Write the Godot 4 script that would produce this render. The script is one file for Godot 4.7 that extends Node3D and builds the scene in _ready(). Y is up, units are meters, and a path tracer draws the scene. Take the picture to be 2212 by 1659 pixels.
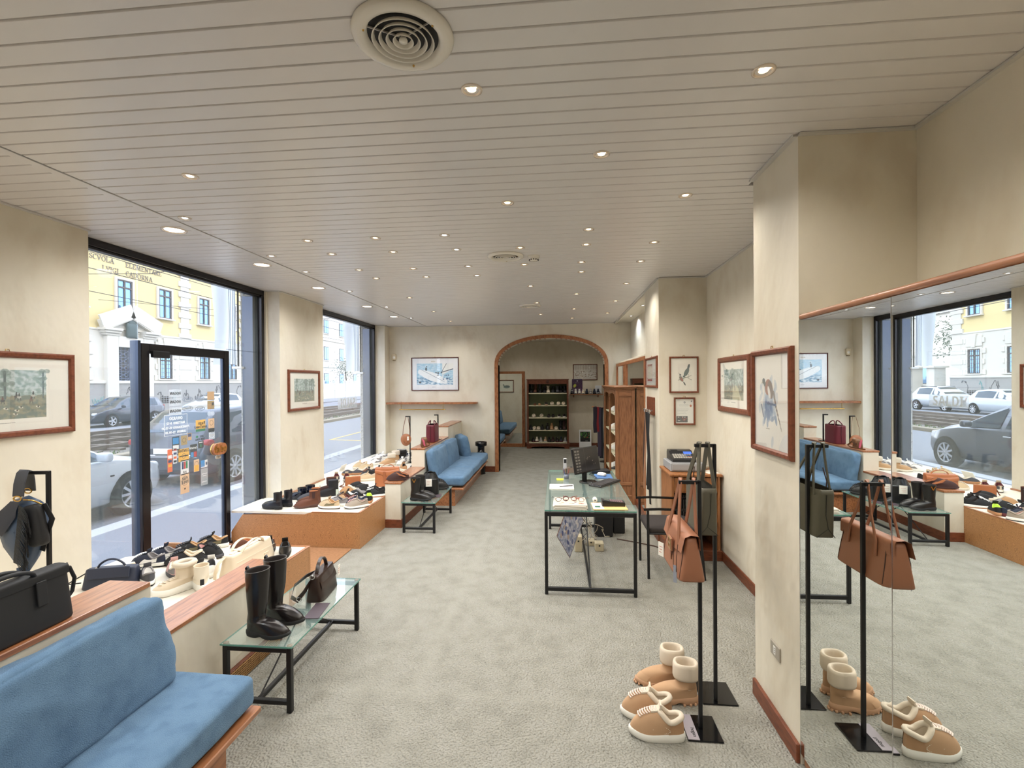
extends Node3D
# A shoe shop in a long room with street windows on the left. World: camera at the origin looking along -z (turned a little to the left), y up, metres.

const CEIL := 2.865
const XL := -3.33      # inner face of the street wall's piers
const XG := -3.56      # plane of the shop windows
const XP := 1.09       # face of the right-hand pillars, closets and mirrors
const XR := 1.59       # right wall between the pillars
const ZA := -9.26      # wall with the arch
const ZF := -12.95     # rear wall of the back room
const ZB := 2.6        # wall behind the camera

var names := {}
var M := {}
var rng := RandomNumberGenerator.new()

class Shape:
	var st := SurfaceTool.new()
	func _init() -> void:
		st.begin(Mesh.PRIMITIVE_TRIANGLES)
	func tri(a: Vector3, b: Vector3, c: Vector3) -> void:
		st.add_vertex(a); st.add_vertex(c); st.add_vertex(b)
	func quad(a: Vector3, b: Vector3, c: Vector3, d: Vector3) -> void:
		st.add_vertex(a); st.add_vertex(c); st.add_vertex(b)
		st.add_vertex(a); st.add_vertex(d); st.add_vertex(c)
	func oquad(a: Vector3, b: Vector3, c: Vector3, d: Vector3, o: Vector3) -> void:
		if (b - a).cross(c - a).dot((a + b + c + d) / 4.0 - o) < 0.0: quad(d, c, b, a)
		else: quad(a, b, c, d)
	func flat() -> void:
		st.set_smooth_group(-1)
	func smooth(n := 0) -> void:
		st.set_smooth_group(n)
	# box by centre and size, its edges chamfered by b
	func box(c: Vector3, s: Vector3, b := 0.0, xf := Transform3D.IDENTITY) -> Shape:
		flat()
		var h := s * 0.5
		var o := xf * c
		var v := func(sx: float, sy: float, sz: float, ax: int) -> Vector3:
			return xf * (c + Vector3(sx * (h.x - (0.0 if ax == 0 else b)), sy * (h.y - (0.0 if ax == 1 else b)), sz * (h.z - (0.0 if ax == 2 else b))))
		for g in [-1.0, 1.0]:
			oquad(v.call(g, -1, -1, 0), v.call(g, 1, -1, 0), v.call(g, 1, 1, 0), v.call(g, -1, 1, 0), o)
			oquad(v.call(-1, g, -1, 1), v.call(1, g, -1, 1), v.call(1, g, 1, 1), v.call(-1, g, 1, 1), o)
			oquad(v.call(-1, -1, g, 2), v.call(1, -1, g, 2), v.call(1, 1, g, 2), v.call(-1, 1, g, 2), o)
		if b > 0.0:
			for p in [-1.0, 1.0]:
				for q in [-1.0, 1.0]:
					oquad(v.call(p, q, -1, 0), v.call(p, q, -1, 1), v.call(p, q, 1, 1), v.call(p, q, 1, 0), o)
					oquad(v.call(p, -1, q, 0), v.call(p, -1, q, 2), v.call(p, 1, q, 2), v.call(p, 1, q, 0), o)
					oquad(v.call(-1, p, q, 1), v.call(-1, p, q, 2), v.call(1, p, q, 2), v.call(1, p, q, 1), o)
					for r in [-1.0, 1.0]:
						var a: Vector3 = v.call(p, q, r, 0)
						var d: Vector3 = v.call(p, q, r, 1)
						var e: Vector3 = v.call(p, q, r, 2)
						if (d - a).cross(e - a).dot(a - o) < 0.0: tri(a, e, d)
						else: tri(a, d, e)
		return self
	# box by two corners
	func span(x0: float, x1: float, y0: float, y1: float, z0: float, z1: float, b := 0.0) -> Shape:
		return box(Vector3(x0 + x1, y0 + y1, z0 + z1) * 0.5, Vector3(absf(x1 - x0), absf(y1 - y0), absf(z1 - z0)), b)
	# skin over rows of points
	func grid(rows: Array, close_u := false, close_v := false, group := 0) -> Shape:
		smooth(group)
		var n := rows.size()
		for i in (n if close_v else n - 1):
			var a: PackedVector3Array = rows[i]
			var b: PackedVector3Array = rows[(i + 1) % n]
			var m := a.size()
			for j in (m if close_u else m - 1):
				var k := (j + 1) % m
				quad(a[j], a[k], b[k], b[j])
		return self
	func fan(ring: PackedVector3Array, flip := false) -> Shape:
		flat()
		var c := Vector3.ZERO
		for p in ring: c += p
		c /= ring.size()
		for j in ring.size():
			var k := (j + 1) % ring.size()
			if flip: tri(c, ring[k], ring[j])
			else: tri(c, ring[j], ring[k])
		return self
	func sweep(path: Array, prof: PackedVector2Array, up := Vector3.UP, caps := true, closed := false, fixed := false, scales := []) -> Shape:
		var rows := []
		var nrm := up
		for i in path.size():
			var prev: Vector3 = path[i - 1] if i > 0 else (path[-1] if closed else path[0])
			var next: Vector3 = path[i + 1] if i < path.size() - 1 else (path[0] if closed else path[i])
			var t := (next - prev).normalized()
			if fixed: nrm = up
			nrm = nrm - t * nrm.dot(t)
			if nrm.length() < 1e-4: nrm = t.cross(Vector3(0.31, 0.2, 0.9))
			nrm = nrm.normalized()
			var side := t.cross(nrm)
			var k: float = scales[i] if scales.size() else 1.0
			var row := PackedVector3Array()
			for q in prof: row.append(path[i] + side * q.x * k + nrm * q.y * k)
			rows.append(row)
		grid(rows, true, closed)
		if caps and not closed:
			fan(rows[0], true); fan(rows[-1])
		return self
	func tube(path: Array, r: float, n := 8, caps := true, closed := false, scales := []) -> Shape:
		return sweep(path, Shape.circle(r, n), Vector3(0.02, 1, 0.03), caps, closed, false, scales)
	func bar(a: Vector3, b: Vector3, w: float, h: float, up := Vector3.UP, c := 0.0) -> Shape:
		return sweep_flat(a, b, w, h, up, c)
	func sweep_flat(a: Vector3, b: Vector3, w: float, h: float, up: Vector3, c: float) -> Shape:
		var t := (b - a).normalized()
		var s := t.cross(up).normalized()
		var u := s.cross(t)
		return box(Vector3.ZERO, Vector3((b - a).length(), h, w), c, Transform3D(Basis(t, u, s), (a + b) * 0.5))
	static func circle(r: float, n := 8, ry := -1.0) -> PackedVector2Array:
		var p := PackedVector2Array()
		for i in n:
			var a := TAU * i / n
			p.append(Vector2(cos(a) * r, sin(a) * (r if ry < 0.0 else ry)))
		return p
	static func rect(w: float, h: float) -> PackedVector2Array:
		return PackedVector2Array([Vector2(-w / 2, -h / 2), Vector2(w / 2, -h / 2), Vector2(w / 2, h / 2), Vector2(-w / 2, h / 2)])
	func strap(path: Array, w: float, t: float, width_dir: Vector3) -> Shape:
		# a flat band: width along width_dir
		var rows := []
		for i in path.size():
			var prev: Vector3 = path[maxi(i - 1, 0)]
			var next: Vector3 = path[mini(i + 1, path.size() - 1)]
			var d := (next - prev).normalized()
			var s := (width_dir - d * width_dir.dot(d)).normalized()
			var u := s.cross(d)
			var p: Vector3 = path[i]
			rows.append(PackedVector3Array([p - s * w / 2 - u * t / 2, p + s * w / 2 - u * t / 2, p + s * w / 2 + u * t / 2, p - s * w / 2 + u * t / 2]))
		for j in 4:
			var g := []
			for r in rows: g.append(PackedVector3Array([r[j], r[(j + 1) % 4]]))
			grid(g, false, false, j + 1)
		fan(rows[0], true); fan(rows[-1])
		return self
	func lathe(prof: Array, n := 24, at := Vector3.ZERO, basis := Basis.IDENTITY) -> Shape:
		var rows := []
		for q in prof:
			var row := PackedVector3Array()
			for i in n:
				var a := TAU * i / n
				row.append(at + basis * Vector3(cos(a) * q.x, q.y, sin(a) * q.x))
			rows.append(row)
		return grid(rows, true)
	func prism(poly: PackedVector2Array, d0: float, d1: float, xf := Transform3D.IDENTITY) -> Shape:
		flat()
		var n := poly.size()
		for i in n:
			var a := poly[i]
			var b := poly[(i + 1) % n]
			quad(xf * Vector3(a.x, a.y, d0), xf * Vector3(b.x, b.y, d0), xf * Vector3(b.x, b.y, d1), xf * Vector3(a.x, a.y, d1))
		var idx := Geometry2D.triangulate_polygon(poly)
		for k in range(0, idx.size(), 3):
			var a := poly[idx[k]]
			var b := poly[idx[k + 1]]
			var c := poly[idx[k + 2]]
			tri(xf * Vector3(a.x, a.y, d1), xf * Vector3(b.x, b.y, d1), xf * Vector3(c.x, c.y, d1))
			tri(xf * Vector3(a.x, a.y, d0), xf * Vector3(c.x, c.y, d0), xf * Vector3(b.x, b.y, d0))
		return self
	# a stuffed box: cube grid with rounded edges r, faces puffed out by puff, creased by noise
	func pillow(size: Vector3, r: float, puff: Vector3, n := 14, noise: FastNoiseLite = null, amp := 0.0, xf := Transform3D.IDENTITY) -> Shape:
		var h := size * 0.5
		for ax in 3:
			for g in [-1.0, 1.0]:
				var rows := []
				for i in n + 1:
					var row := PackedVector3Array()
					for j in n + 1:
						var u := sin((float(i) / n - 0.5) * PI) * 0.5 + (float(i) / n - 0.5)
						var v := sin((float(j) / n - 0.5) * PI) * 0.5 + (float(j) / n - 0.5)
						if g < 0.0: u = -u
						var q := Vector3.ZERO
						q[ax] = g; q[(ax + 1) % 3] = u; q[(ax + 2) % 3] = v
						var p := q * h
						var core := Vector3(clampf(p.x, -h.x + r, h.x - r), clampf(p.y, -h.y + r, h.y - r), clampf(p.z, -h.z + r, h.z - r))
						var d := p - core
						if d.length() > 1e-6: p = core + d.normalized() * r
						var w := Vector3((1 - q.y * q.y) * (1 - q.z * q.z), (1 - q.x * q.x) * (1 - q.z * q.z), (1 - q.x * q.x) * (1 - q.y * q.y))
						p += Vector3(p.x / h.x * puff.x * w.x, p.y / h.y * puff.y * w.y, p.z / h.z * puff.z * w.z)
						if noise: p += p.normalized() * noise.get_noise_3dv(p * 100.0) * amp
						row.append(xf * p)
					rows.append(row)
				grid(rows)
		return self
	func done() -> ArrayMesh:
		st.generate_normals()
		return st.commit()

func numbered(n: String) -> String:
	if not names.has(n):
		names[n] = 0
		return n
	names[n] += 1
	return "%s_%03d" % [n, names[n]]

func tag(o: Node, label := "", category := "", group := "", kind := "") -> Node:
	if label: o.set_meta("label", label)
	if category: o.set_meta("category", category)
	if group: o.set_meta("group", group)
	if kind: o.set_meta("kind", kind)
	return o

func thing(called: String, label: String, category: String, at := Vector3.ZERO, turn := 0.0, group := "") -> Node3D:
	var o := Node3D.new()
	o.name = numbered(called)
	add_child(o)
	o.position = at
	o.rotation.y = turn
	tag(o, label, category, group)
	return o

func part(called: String, mesh: Mesh, mat: Material, parent: Node, at := Vector3.ZERO, turn := 0.0) -> MeshInstance3D:
	var o := MeshInstance3D.new()
	o.name = called if parent != self else numbered(called)
	o.mesh = mesh
	o.material_override = mat
	parent.add_child(o, true)
	o.position = at
	o.rotation.y = turn
	return o

func solo(called: String, mesh: Mesh, mat: Material, label: String, category: String, at := Vector3.ZERO, turn := 0.0, group := "") -> MeshInstance3D:
	var o := part(called, mesh, mat, self, at, turn)
	tag(o, label, category, group)
	return o

func struct(called: String, mesh: Mesh, mat: Material, parent: Node = self) -> MeshInstance3D:
	var o := part(called, mesh, mat, parent)
	if parent == self: o.set_meta("kind", "structure")
	return o

func sroot(called: String) -> Node3D:
	var o := Node3D.new()
	o.name = numbered(called)
	add_child(o)
	o.set_meta("kind", "structure")
	return o

func again(o: Node3D, label: String, at: Vector3, turn := 0.0) -> Node3D:
	var c: Node3D = o.duplicate()
	c.name = numbered(String(o.name).rstrip("0123456789").rstrip("_"))
	add_child(c)
	c.position = at
	c.rotation.y = turn
	c.set_meta("label", label)
	return c

func rgb(r: float, g: float, b: float) -> Color:
	return Color(r / 255.0, g / 255.0, b / 255.0)

func mat(key: String, c: Color, rough := 0.7, metal := 0.0, tex: Texture2D = null, scale := Vector3.ONE, bump: Texture2D = null, bump_scale := 1.0) -> StandardMaterial3D:
	if M.has(key): return M[key]
	var m := StandardMaterial3D.new()
	m.resource_name = key
	m.albedo_color = c
	m.roughness = rough
	m.metallic = metal
	if tex or bump:
		m.uv1_triplanar = true
		m.uv1_world_triplanar = true
		m.uv1_scale = scale
		m.albedo_texture = tex
		if bump:
			m.normal_enabled = true
			m.normal_texture = bump
			m.normal_scale = bump_scale
	M[key] = m
	return m

func noise_of(freq: float, seed_ := 1, octaves := 4, type := FastNoiseLite.TYPE_SIMPLEX_SMOOTH, warp := 0.0) -> FastNoiseLite:
	var n := FastNoiseLite.new()
	n.noise_type = type
	n.seed = seed_
	n.frequency = freq
	n.fractal_octaves = octaves
	if warp > 0.0:
		n.domain_warp_enabled = true
		n.domain_warp_amplitude = warp
		n.domain_warp_frequency = freq * 1.5
	return n

func ntex(noise: FastNoiseLite, stops: Array, size := 512, normal := false, strength := 4.0) -> NoiseTexture2D:
	var t := NoiseTexture2D.new()
	t.width = size
	t.height = size
	t.seamless = true
	t.noise = noise
	if normal:
		t.as_normal_map = true
		t.bump_strength = strength
	else:
		var g := Gradient.new()
		var off := PackedFloat32Array()
		var col := PackedColorArray()
		for s in stops:
			off.append(s[0])
			col.append(s[1])
		g.offsets = off
		g.colors = col
		t.color_ramp = g
	return t

func label_text(text: String, h: float, depth: float, bold := false, serif := false) -> TextMesh:
	var f := SystemFont.new()
	f.font_names = PackedStringArray(["Droid Serif" if serif else "Droid Sans"])
	f.font_weight = 700 if bold else 400
	var t := TextMesh.new()
	t.text = text
	t.font = f
	t.font_size = 32
	t.pixel_size = h / 23.0
	t.depth = depth
	t.curve_step = 2.0
	return t

# the metas of pairs of things: the second one gets its own words
func _ready() -> void:
	rng.seed = 7
	camera_and_light()
	materials()
	shell()
	ceiling()
	windows()
	lamps()
	right_side()
	left_side()
	back_room()
	pictures()
	displays()
	desk_group()
	hanging_bags()
	shoes()
	street()

func camera_and_light() -> void:
	var cam := Camera3D.new()
	cam.name = "camera"
	add_child(cam)
	cam.position = Vector3(0, 1.75, 0)
	cam.rotation_order = EULER_ORDER_YXZ
	cam.rotation_degrees = Vector3(-0.244, 5.467, -0.399)
	cam.fov = 77.40
	cam.near = 0.05
	cam.far = 400.0
	cam.current = true
	var env := Environment.new()
	var sky := ProceduralSkyMaterial.new()
	sky.sky_top_color = Color(0.78, 0.84, 0.94)
	sky.sky_horizon_color = Color(0.92, 0.95, 1.0)
	sky.sky_curve = 0.25
	sky.ground_bottom_color = Color(0.35, 0.35, 0.36)
	sky.ground_horizon_color = Color(0.6, 0.62, 0.65)
	sky.sky_energy_multiplier = 1.0
	var s := Sky.new()
	s.sky_material = sky
	env.background_mode = Environment.BG_SKY
	env.sky = s
	env.background_energy_multiplier = 5.2
	env.tonemap_mode = Environment.TONE_MAPPER_LINEAR
	env.tonemap_exposure = 1.0
	env.sdfgi_enabled = true
	env.ssao_enabled = true
	env.ssil_enabled = true
	var we := WorldEnvironment.new()
	we.name = "world"
	we.environment = env
	add_child(we)
	var sun := DirectionalLight3D.new()
	sun.name = "sun"
	add_child(sun)
	sun.light_color = Color(1.0, 0.95, 0.86)
	sun.light_energy = 0.35
	sun.light_angular_distance = 0.6
	sun.shadow_enabled = true
	sun.look_at_from_position(Vector3.ZERO, Vector3(-1.0, -0.86, -0.35))

func materials() -> void:
	var plaster := ntex(noise_of(0.006, 3, 5, FastNoiseLite.TYPE_SIMPLEX_SMOOTH, 30.0), [[0.0, Color(0.93, 0.91, 0.88)], [0.45, Color(0.98, 0.98, 0.97)], [1.0, Color(1, 1, 1)]], 512)
	var fine := ntex(noise_of(0.05, 9, 3), [], 256, true, 3.0)
	var w := mat("plaster", rgb(224, 216, 200), 0.55, 0.0, plaster, Vector3(0.6, 0.35, 0.6), fine, 0.12)
	w.metallic_specular = 0.4
	mat("plaster_deep", rgb(222, 212, 190), 0.6, 0.0, plaster, Vector3(0.8, 0.45, 0.8), fine, 0.12)
	var carpet := ntex(noise_of(0.008, 21, 6, FastNoiseLite.TYPE_SIMPLEX_SMOOTH, 20.0), [[0.0, Color(0.90, 0.90, 0.89)], [0.5, Color(0.97, 0.97, 0.96)], [1.0, Color(1, 1, 1)]], 1024)
	var pile := ntex(noise_of(0.22, 5, 2), [], 512, true, 8.0)
	mat("carpet", rgb(156, 154, 146), 0.97, 0.0, carpet, Vector3(0.55, 0.55, 0.55), pile, 0.5)
	M.carpet.metallic_specular = 0.1
	mat("slat", rgb(218, 214, 211), 0.30)
	mat("slat_gap", rgb(46, 44, 42), 0.8)
	mat("ceiling_smooth", rgb(214, 208, 192), 0.6)
	mat("alu_trim", rgb(205, 202, 196), 0.35, 0.1)
	var grain := ntex(noise_of(0.012, 11, 5, FastNoiseLite.TYPE_SIMPLEX_SMOOTH, 18.0), [[0.0, Color(0.70, 0.64, 0.60)], [0.4, Color(0.90, 0.88, 0.86)], [0.7, Color(1, 1, 1)], [1.0, Color(0.82, 0.78, 0.74)]], 512)
	var cherry := rgb(172, 112, 70)
	mat("cherry_z", cherry, 0.25, 0.0, grain, Vector3(5, 5, 0.5)).clearcoat_enabled = true
	mat("cherry_x", cherry, 0.3, 0.0, grain, Vector3(0.5, 5, 5))
	mat("cherry_y", cherry, 0.4, 0.0, grain, Vector3(5, 0.5, 5))
	mat("birch", rgb(190, 138, 92), 0.42, 0.0, burl(), Vector3(1.15, 1.15, 1.15))
	mat("frame_wood", rgb(124, 68, 44), 0.38, 0.0, grain, Vector3(4, 4, 4))
	mat("skirting", rgb(122, 66, 40), 0.42, 0.0, grain, Vector3(1.5, 6, 1.5))
	mat("walnut", rgb(148, 100, 66), 0.42, 0.0, grain, Vector3(6, 0.7, 6))
	mat("walnut_x", rgb(150, 102, 68), 0.42, 0.0, grain, Vector3(0.7, 6, 0.7))
	mat("mahogany", rgb(112, 62, 40), 0.4, 0.0, grain, Vector3(3, 3, 3))
	mat("arch_wood", rgb(168, 110, 70), 0.4, 0.0, grain, Vector3(3, 1.2, 3))
	mat("cabinet_green", rgb(128, 138, 108), 0.7)
	mat("shelf_edge", rgb(214, 208, 180), 0.5)
	mat("bronze_frame", rgb(44, 42, 44), 0.22, 0.5)
	mat("blue_frame", rgb(62, 72, 90), 0.2, 0.6)
	mat("steel_black", rgb(26, 26, 28), 0.38, 0.2)
	mat("steel_gloss", rgb(16, 16, 18), 0.12, 0.2)
	mat("chrome", rgb(220, 220, 220), 0.12, 1.0)
	mat("brass", rgb(206, 168, 96), 0.22, 1.0)
	mat("mirror", rgb(238, 242, 240), 0.0, 1.0)
	var g := mat("glass", Color(0.9, 0.97, 1.0, 0.05), 0.0)
	g.transparency = BaseMaterial3D.TRANSPARENCY_ALPHA
	var tg := mat("table_glass", Color(0.80, 0.93, 0.90, 0.10), 0.0)
	tg.transparency = BaseMaterial3D.TRANSPARENCY_ALPHA
	mat("glass_edge", rgb(96, 150, 136), 0.1)
	mat("white_paint", rgb(232, 230, 224), 0.5)
	mat("vent_white", rgb(226, 220, 208), 0.2)
	mat("black", rgb(14, 14, 15), 0.6)
	mat("paper", rgb(240, 236, 226), 0.75)
	mat("platform_top", rgb(226, 220, 208), 0.55, 0.0, plaster, Vector3(1, 1, 1))
	mat("coir", rgb(184, 134, 94), 0.98, 0.0, carpet, Vector3(3, 3, 3), pile, 1.0)
	var denim := ntex(noise_of(0.01, 31, 5, FastNoiseLite.TYPE_SIMPLEX_SMOOTH, 25.0), [[0.0, Color(0.82, 0.85, 0.88)], [0.5, Color(0.95, 0.96, 0.97)], [1.0, Color(1, 1, 1)]], 512)
	mat("denim", rgb(98, 128, 156), 0.95, 0.0, denim, Vector3(1.8, 1.8, 1.8), pile, 0.25)
	M.denim.rim_enabled = true
	M.denim.rim = 0.25

# figured veneer: rings around wandering centres
func burl() -> ImageTexture:
	var n := 512
	var im := Image.create(n, n, false, Image.FORMAT_RGB8)
	var a := noise_of(0.010, 41, 3)
	var b := noise_of(0.05, 43, 2)
	for y in n:
		for x in n:
			var fx := absf(fposmod(float(x), 170.0) - 85.0)
			var v := a.get_noise_2d(fx * 1.5, y * 0.55) * 11.0 + y * 0.012 + fx * 0.016
			var line := pow(absf(sin(v * PI)), 0.35)
			var k := 0.70 + 0.27 * line + 0.05 * b.get_noise_2d(x, y * 3.0)
			im.set_pixel(x, y, Color(k, k * (0.965 + 0.03 * line), k * (0.92 + 0.06 * line)))
	return ImageTexture.create_from_image(im)

func wall(called: String, x0: float, x1: float, y0: float, y1: float, z0: float, z1: float, m := "plaster") -> MeshInstance3D:
	return struct(called, Shape.new().span(x0, x1, y0, y1, z0, z1).done(), M[m])

func shell() -> void:
	struct("floor", Shape.new().span(XG - 0.08, 2.1, -0.2, 0.0, ZB + 0.3, -13.4).done(), M.carpet)
	# street wall: the stretch beside the near sofa, the pier between the windows, the far pier
	wall("wall_left", -3.75, -3.36, 0, 2.95, ZB, -3.15)
	wall("wall_left", -3.75, XL, 0, 2.95, -5.48, -6.55)
	wall("wall_left", -3.75, XL, 0, 2.95, -9.0, ZA)
	# narrow reveals next to the window frames
	wall("trim_1", -3.56, -3.485, 0, CEIL, -5.46, -5.485)
	wall("trim_2", -3.56, -3.485, 0, CEIL, -8.985, -9.005)
	# right wall with its two pillars; the closets fill the recesses between them up to 2.03 m
	wall("wall_right", XR, 1.9, 0, 2.95, ZB, -5.32)
	wall("wall_right", XP, XR, 0, 2.95, -2.29, -2.79)
	wall("wall_right", XP, 1.9, 0, 2.95, -5.31, -6.13)
	wall("wall_right", 1.375, 1.9, 0, 2.95, -6.13, -9.2)
	wall("wall_back", -3.75, 1.9, 0, 2.95, ZB, ZB + 0.2)
	# wall with the arch: an ellipse over straight sides
	var cx := -0.134
	var a := 1.02
	var poly := PackedVector2Array([Vector2(-3.75, 0), Vector2(cx - a, 0), Vector2(cx - a, 2.08)])
	for i in range(1, 32):
		var t := PI - PI * i / 32.0
		poly.append(Vector2(cx + a * cos(t), 2.08 + 0.51 * pow(sin(t), 0.86)))
	poly.append_array(PackedVector2Array([Vector2(cx + a, 2.08), Vector2(cx + a, 0), Vector2(1.9, 0), Vector2(1.9, 2.95), Vector2(-3.75, 2.95)]))
	struct("wall_arch", Shape.new().prism(poly, ZA - 0.22, ZA).done(), M.plaster)
	# its wooden architrave
	var inner := PackedVector2Array([Vector2(cx - a, 0)])
	var outer := PackedVector2Array([Vector2(cx - a - 0.07, 0)])
	for i in 37:
		var t := PI - PI * i / 36.0
		inner.append(Vector2(cx + a * cos(t), 2.08 + 0.51 * pow(sin(t), 0.86)))
		outer.append(Vector2(cx + (a + 0.07) * cos(t), 2.08 + 0.575 * pow(sin(t), 0.86)))
	inner.append(Vector2(cx + a, 0))
	outer.append(Vector2(cx + a + 0.07, 0))
	var sh := Shape.new()
	var rows := [PackedVector3Array(), PackedVector3Array(), PackedVector3Array(), PackedVector3Array()]
	for i in inner.size():
		rows[0].append(Vector3(inner[i].x, inner[i].y, ZA - 0.22))
		rows[1].append(Vector3(inner[i].x, inner[i].y, ZA + 0.025))
		rows[2].append(Vector3(outer[i].x, outer[i].y, ZA + 0.025))
		rows[3].append(Vector3(outer[i].x, outer[i].y, ZA))
	for k in 3: sh.grid([rows[k], rows[k + 1]], false, false, k + 1)
	struct("trim_3", sh.done(), M.arch_wood)
	# back room behind the arch
	wall("wall_far", -3.75, 1.9, 0, 2.95, ZF, ZF - 0.2)
	wall("wall_far_side", 1.29, 1.9, 0, 2.95, ZA - 0.22, ZF)
	wall("wall_far_side", -3.95, -3.4, 0, 2.95, ZA - 0.22, ZF)
	wall("ceiling", -3.75, 1.9, 2.83, 2.95, ZA - 0.22, ZF, "ceiling_smooth")
	# skirting boards
	for b in [["baseboard_right", XP - 0.018, XP, -2.29, -2.79], ["baseboard_right", XR - 0.018, XR, -2.79, -5.31], ["baseboard_right", XP - 0.018, XP, -5.31, -6.13]]:
		struct(b[0], Shape.new().span(b[1], b[2], 0, 0.09, b[3], b[4], 0.004).done(), M.skirting)
	struct("baseboard_right", Shape.new().span(XP, XR - 0.018, 0, 0.09, -5.31, -5.292, 0.004).done(), M.skirting)
	struct("baseboard_arch", Shape.new().span(-1.86, -1.225, 0, 0.11, ZA, ZA + 0.016, 0.004).done(), M.skirting)
	struct("baseboard_far", Shape.new().span(-3.4, 1.29, 0, 0.11, ZF, ZF + 0.016, 0.004).done(), M.skirting)
	struct("baseboard_left", Shape.new().span(-3.36, -3.342, 0, 0.09, ZB, -3.15, 0.004).done(), M.skirting)

func ceiling() -> void:
	var root := sroot("ceiling")
	part("backing", Shape.new().span(-3.75, 1.9, 2.895, 3.0, ZB + 0.2, ZA).done(), M.slat_gap, root)
	# metal slats 9.7 cm apart in two bays, parted by a flat joint strip; the long ones stop at the pillars
	var pitch := 0.0968
	var meshes := {}
	var sl := func(x0: float, x1: float) -> ArrayMesh:
		var key := "%f_%f" % [x0, x1]
		if not meshes.has(key):
			var w := 0.0455
			var prof := PackedVector2Array([Vector2(-w, 0.022), Vector2(-w, 0.003), Vector2(-w + 0.003, 0), Vector2(w - 0.003, 0), Vector2(w, 0.003), Vector2(w, 0.022)])
			var rows := []
			for q in prof: rows.append(PackedVector3Array([Vector3(x0, q.y, q.x), Vector3(x1, q.y, q.x)]))
			var s := Shape.new()
			s.grid(rows.slice(0, 2), false, false, 1)
			s.grid(rows.slice(1, 3), false, false, 1)
			s.grid(rows.slice(2, 4), false, false, 2)
			s.grid(rows.slice(3, 5), false, false, 3)
			s.grid(rows.slice(4, 6), false, false, 3)
			meshes[key] = s.done()
		return meshes[key]
	for i in 120:
		var z := -9.205 + i * pitch
		if z > ZB: break
		var right := XR
		if (z < -2.25 and z > -2.83) or z < -5.27: right = XP
		part("slat", sl.call(-2.575, right), M.slat, root, Vector3(0, CEIL, z))
		var left := XG
		if (z < -5.44 and z > -6.59) or z < -8.96: left = XL
		elif z > -3.19: left = -3.36
		part("slat", sl.call(left, -2.635), M.slat, root, Vector3(0, CEIL, z))
	part("joint_strip", Shape.new().span(-2.637, -2.585, CEIL - 0.004, CEIL + 0.02, ZB, ZA + 0.01, 0.002).done(), M.slat, root)
	# angle trims along the walls
	var tr := Shape.new()
	for e in [[XP - 0.022, XP, -2.29, -2.79], [XR - 0.022, XR, -2.79, -5.31], [XP - 0.022, XP, -5.31, ZA], [XR - 0.022, XR, ZB, -2.29], [XL, XL + 0.02, -5.48, -6.55], [-3.36, -3.34, ZB, -3.15], [XL, XL + 0.02, -9.0, ZA]]:
		tr.span(e[0], e[1], CEIL - 0.012, CEIL - 0.002, e[2], e[3])
	for e in [[XP, XR - 0.02, -2.29, -2.27], [XP, XR - 0.02, -5.31, -5.29], [-3.33, XP, ZA, ZA + 0.02], [XG, XL, -5.48, -5.46], [XG, XL, -9.0, -8.98]]:
		tr.span(e[0], e[1], CEIL - 0.012, CEIL - 0.002, e[2], e[3])
	part("edge_trim", tr.done(), M.alu_trim, root)
	# smooth ceiling of the recess above the mirrored closet
	struct("ceiling_recess", Shape.new().span(XP + 0.02, 1.375, CEIL - 0.004, 2.96, -6.13, -9.2).done(), M.ceiling_smooth)
	struct("trim_4", Shape.new().span(XP, XP + 0.025, CEIL - 0.03, CEIL + 0.03, -6.13, ZA).done(), M.ceiling_smooth)
	# air outlets
	var v: Node3D = null
	for p in [[-0.487, -1.505, "largest round white ceiling air outlet with concentric rings, nearest the camera"], [-0.453, -4.22, "round white air outlet in slat ceiling beside smoke detector"], [-0.398, -7.0, "farthest round white air outlet in slat ceiling near the arch"]]:
		if v == null:
			v = thing("air_outlet", p[2], "air vent", Vector3(p[0], CEIL, p[1]), 0.0, "round ceiling air outlets")
			part("duct", Shape.new().lathe([Vector2(0.124, -0.002), Vector2(0.0, -0.0021)], 32).done(), M.black, v)
			part("rim", Shape.new().lathe([Vector2(0.161, -0.001), Vector2(0.162, -0.007), Vector2(0.154, -0.016), Vector2(0.136, -0.021), Vector2(0.120, -0.018), Vector2(0.112, -0.003)], 48).done(), M.vent_white, v)
			for k in 4:
				var r := 0.098 - k * 0.022
				part("ring", Shape.new().lathe([Vector2(r - 0.008, -0.008), Vector2(r - 0.003, -0.020), Vector2(r, -0.023), Vector2(r + 0.0015, -0.021), Vector2(r - 0.006, -0.008)], 40).done(), M.vent_white, v)
			part("hub", Shape.new().lathe([Vector2(0.0, -0.022), Vector2(0.013, -0.021), Vector2(0.014, -0.016), Vector2(0.008, -0.003)], 20).done(), M.vent_white, v)
			for k in 3:
				var a := TAU * k / 3.0 + 0.5
				part("spoke", Shape.new().bar(Vector3(cos(a) * 0.012, -0.006, sin(a) * 0.012), Vector3(cos(a) * 0.114, -0.006, sin(a) * 0.114), 0.003, 0.005).done(), M.alu_trim, v)
				part("screw", Shape.new().lathe([Vector2(0.0, -0.0225), Vector2(0.003, -0.022), Vector2(0.004, -0.016)], 8, Vector3(cos(a) * 0.126, 0, sin(a) * 0.12)).done(), M.brass, v)
		else: again(v, p[2], Vector3(p[0], CEIL, p[1]))
	var sd := thing("smoke_detector", "small white smoke detector on slat ceiling beside air outlet", "smoke detector", Vector3(-0.205, CEIL, -4.25))
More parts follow.
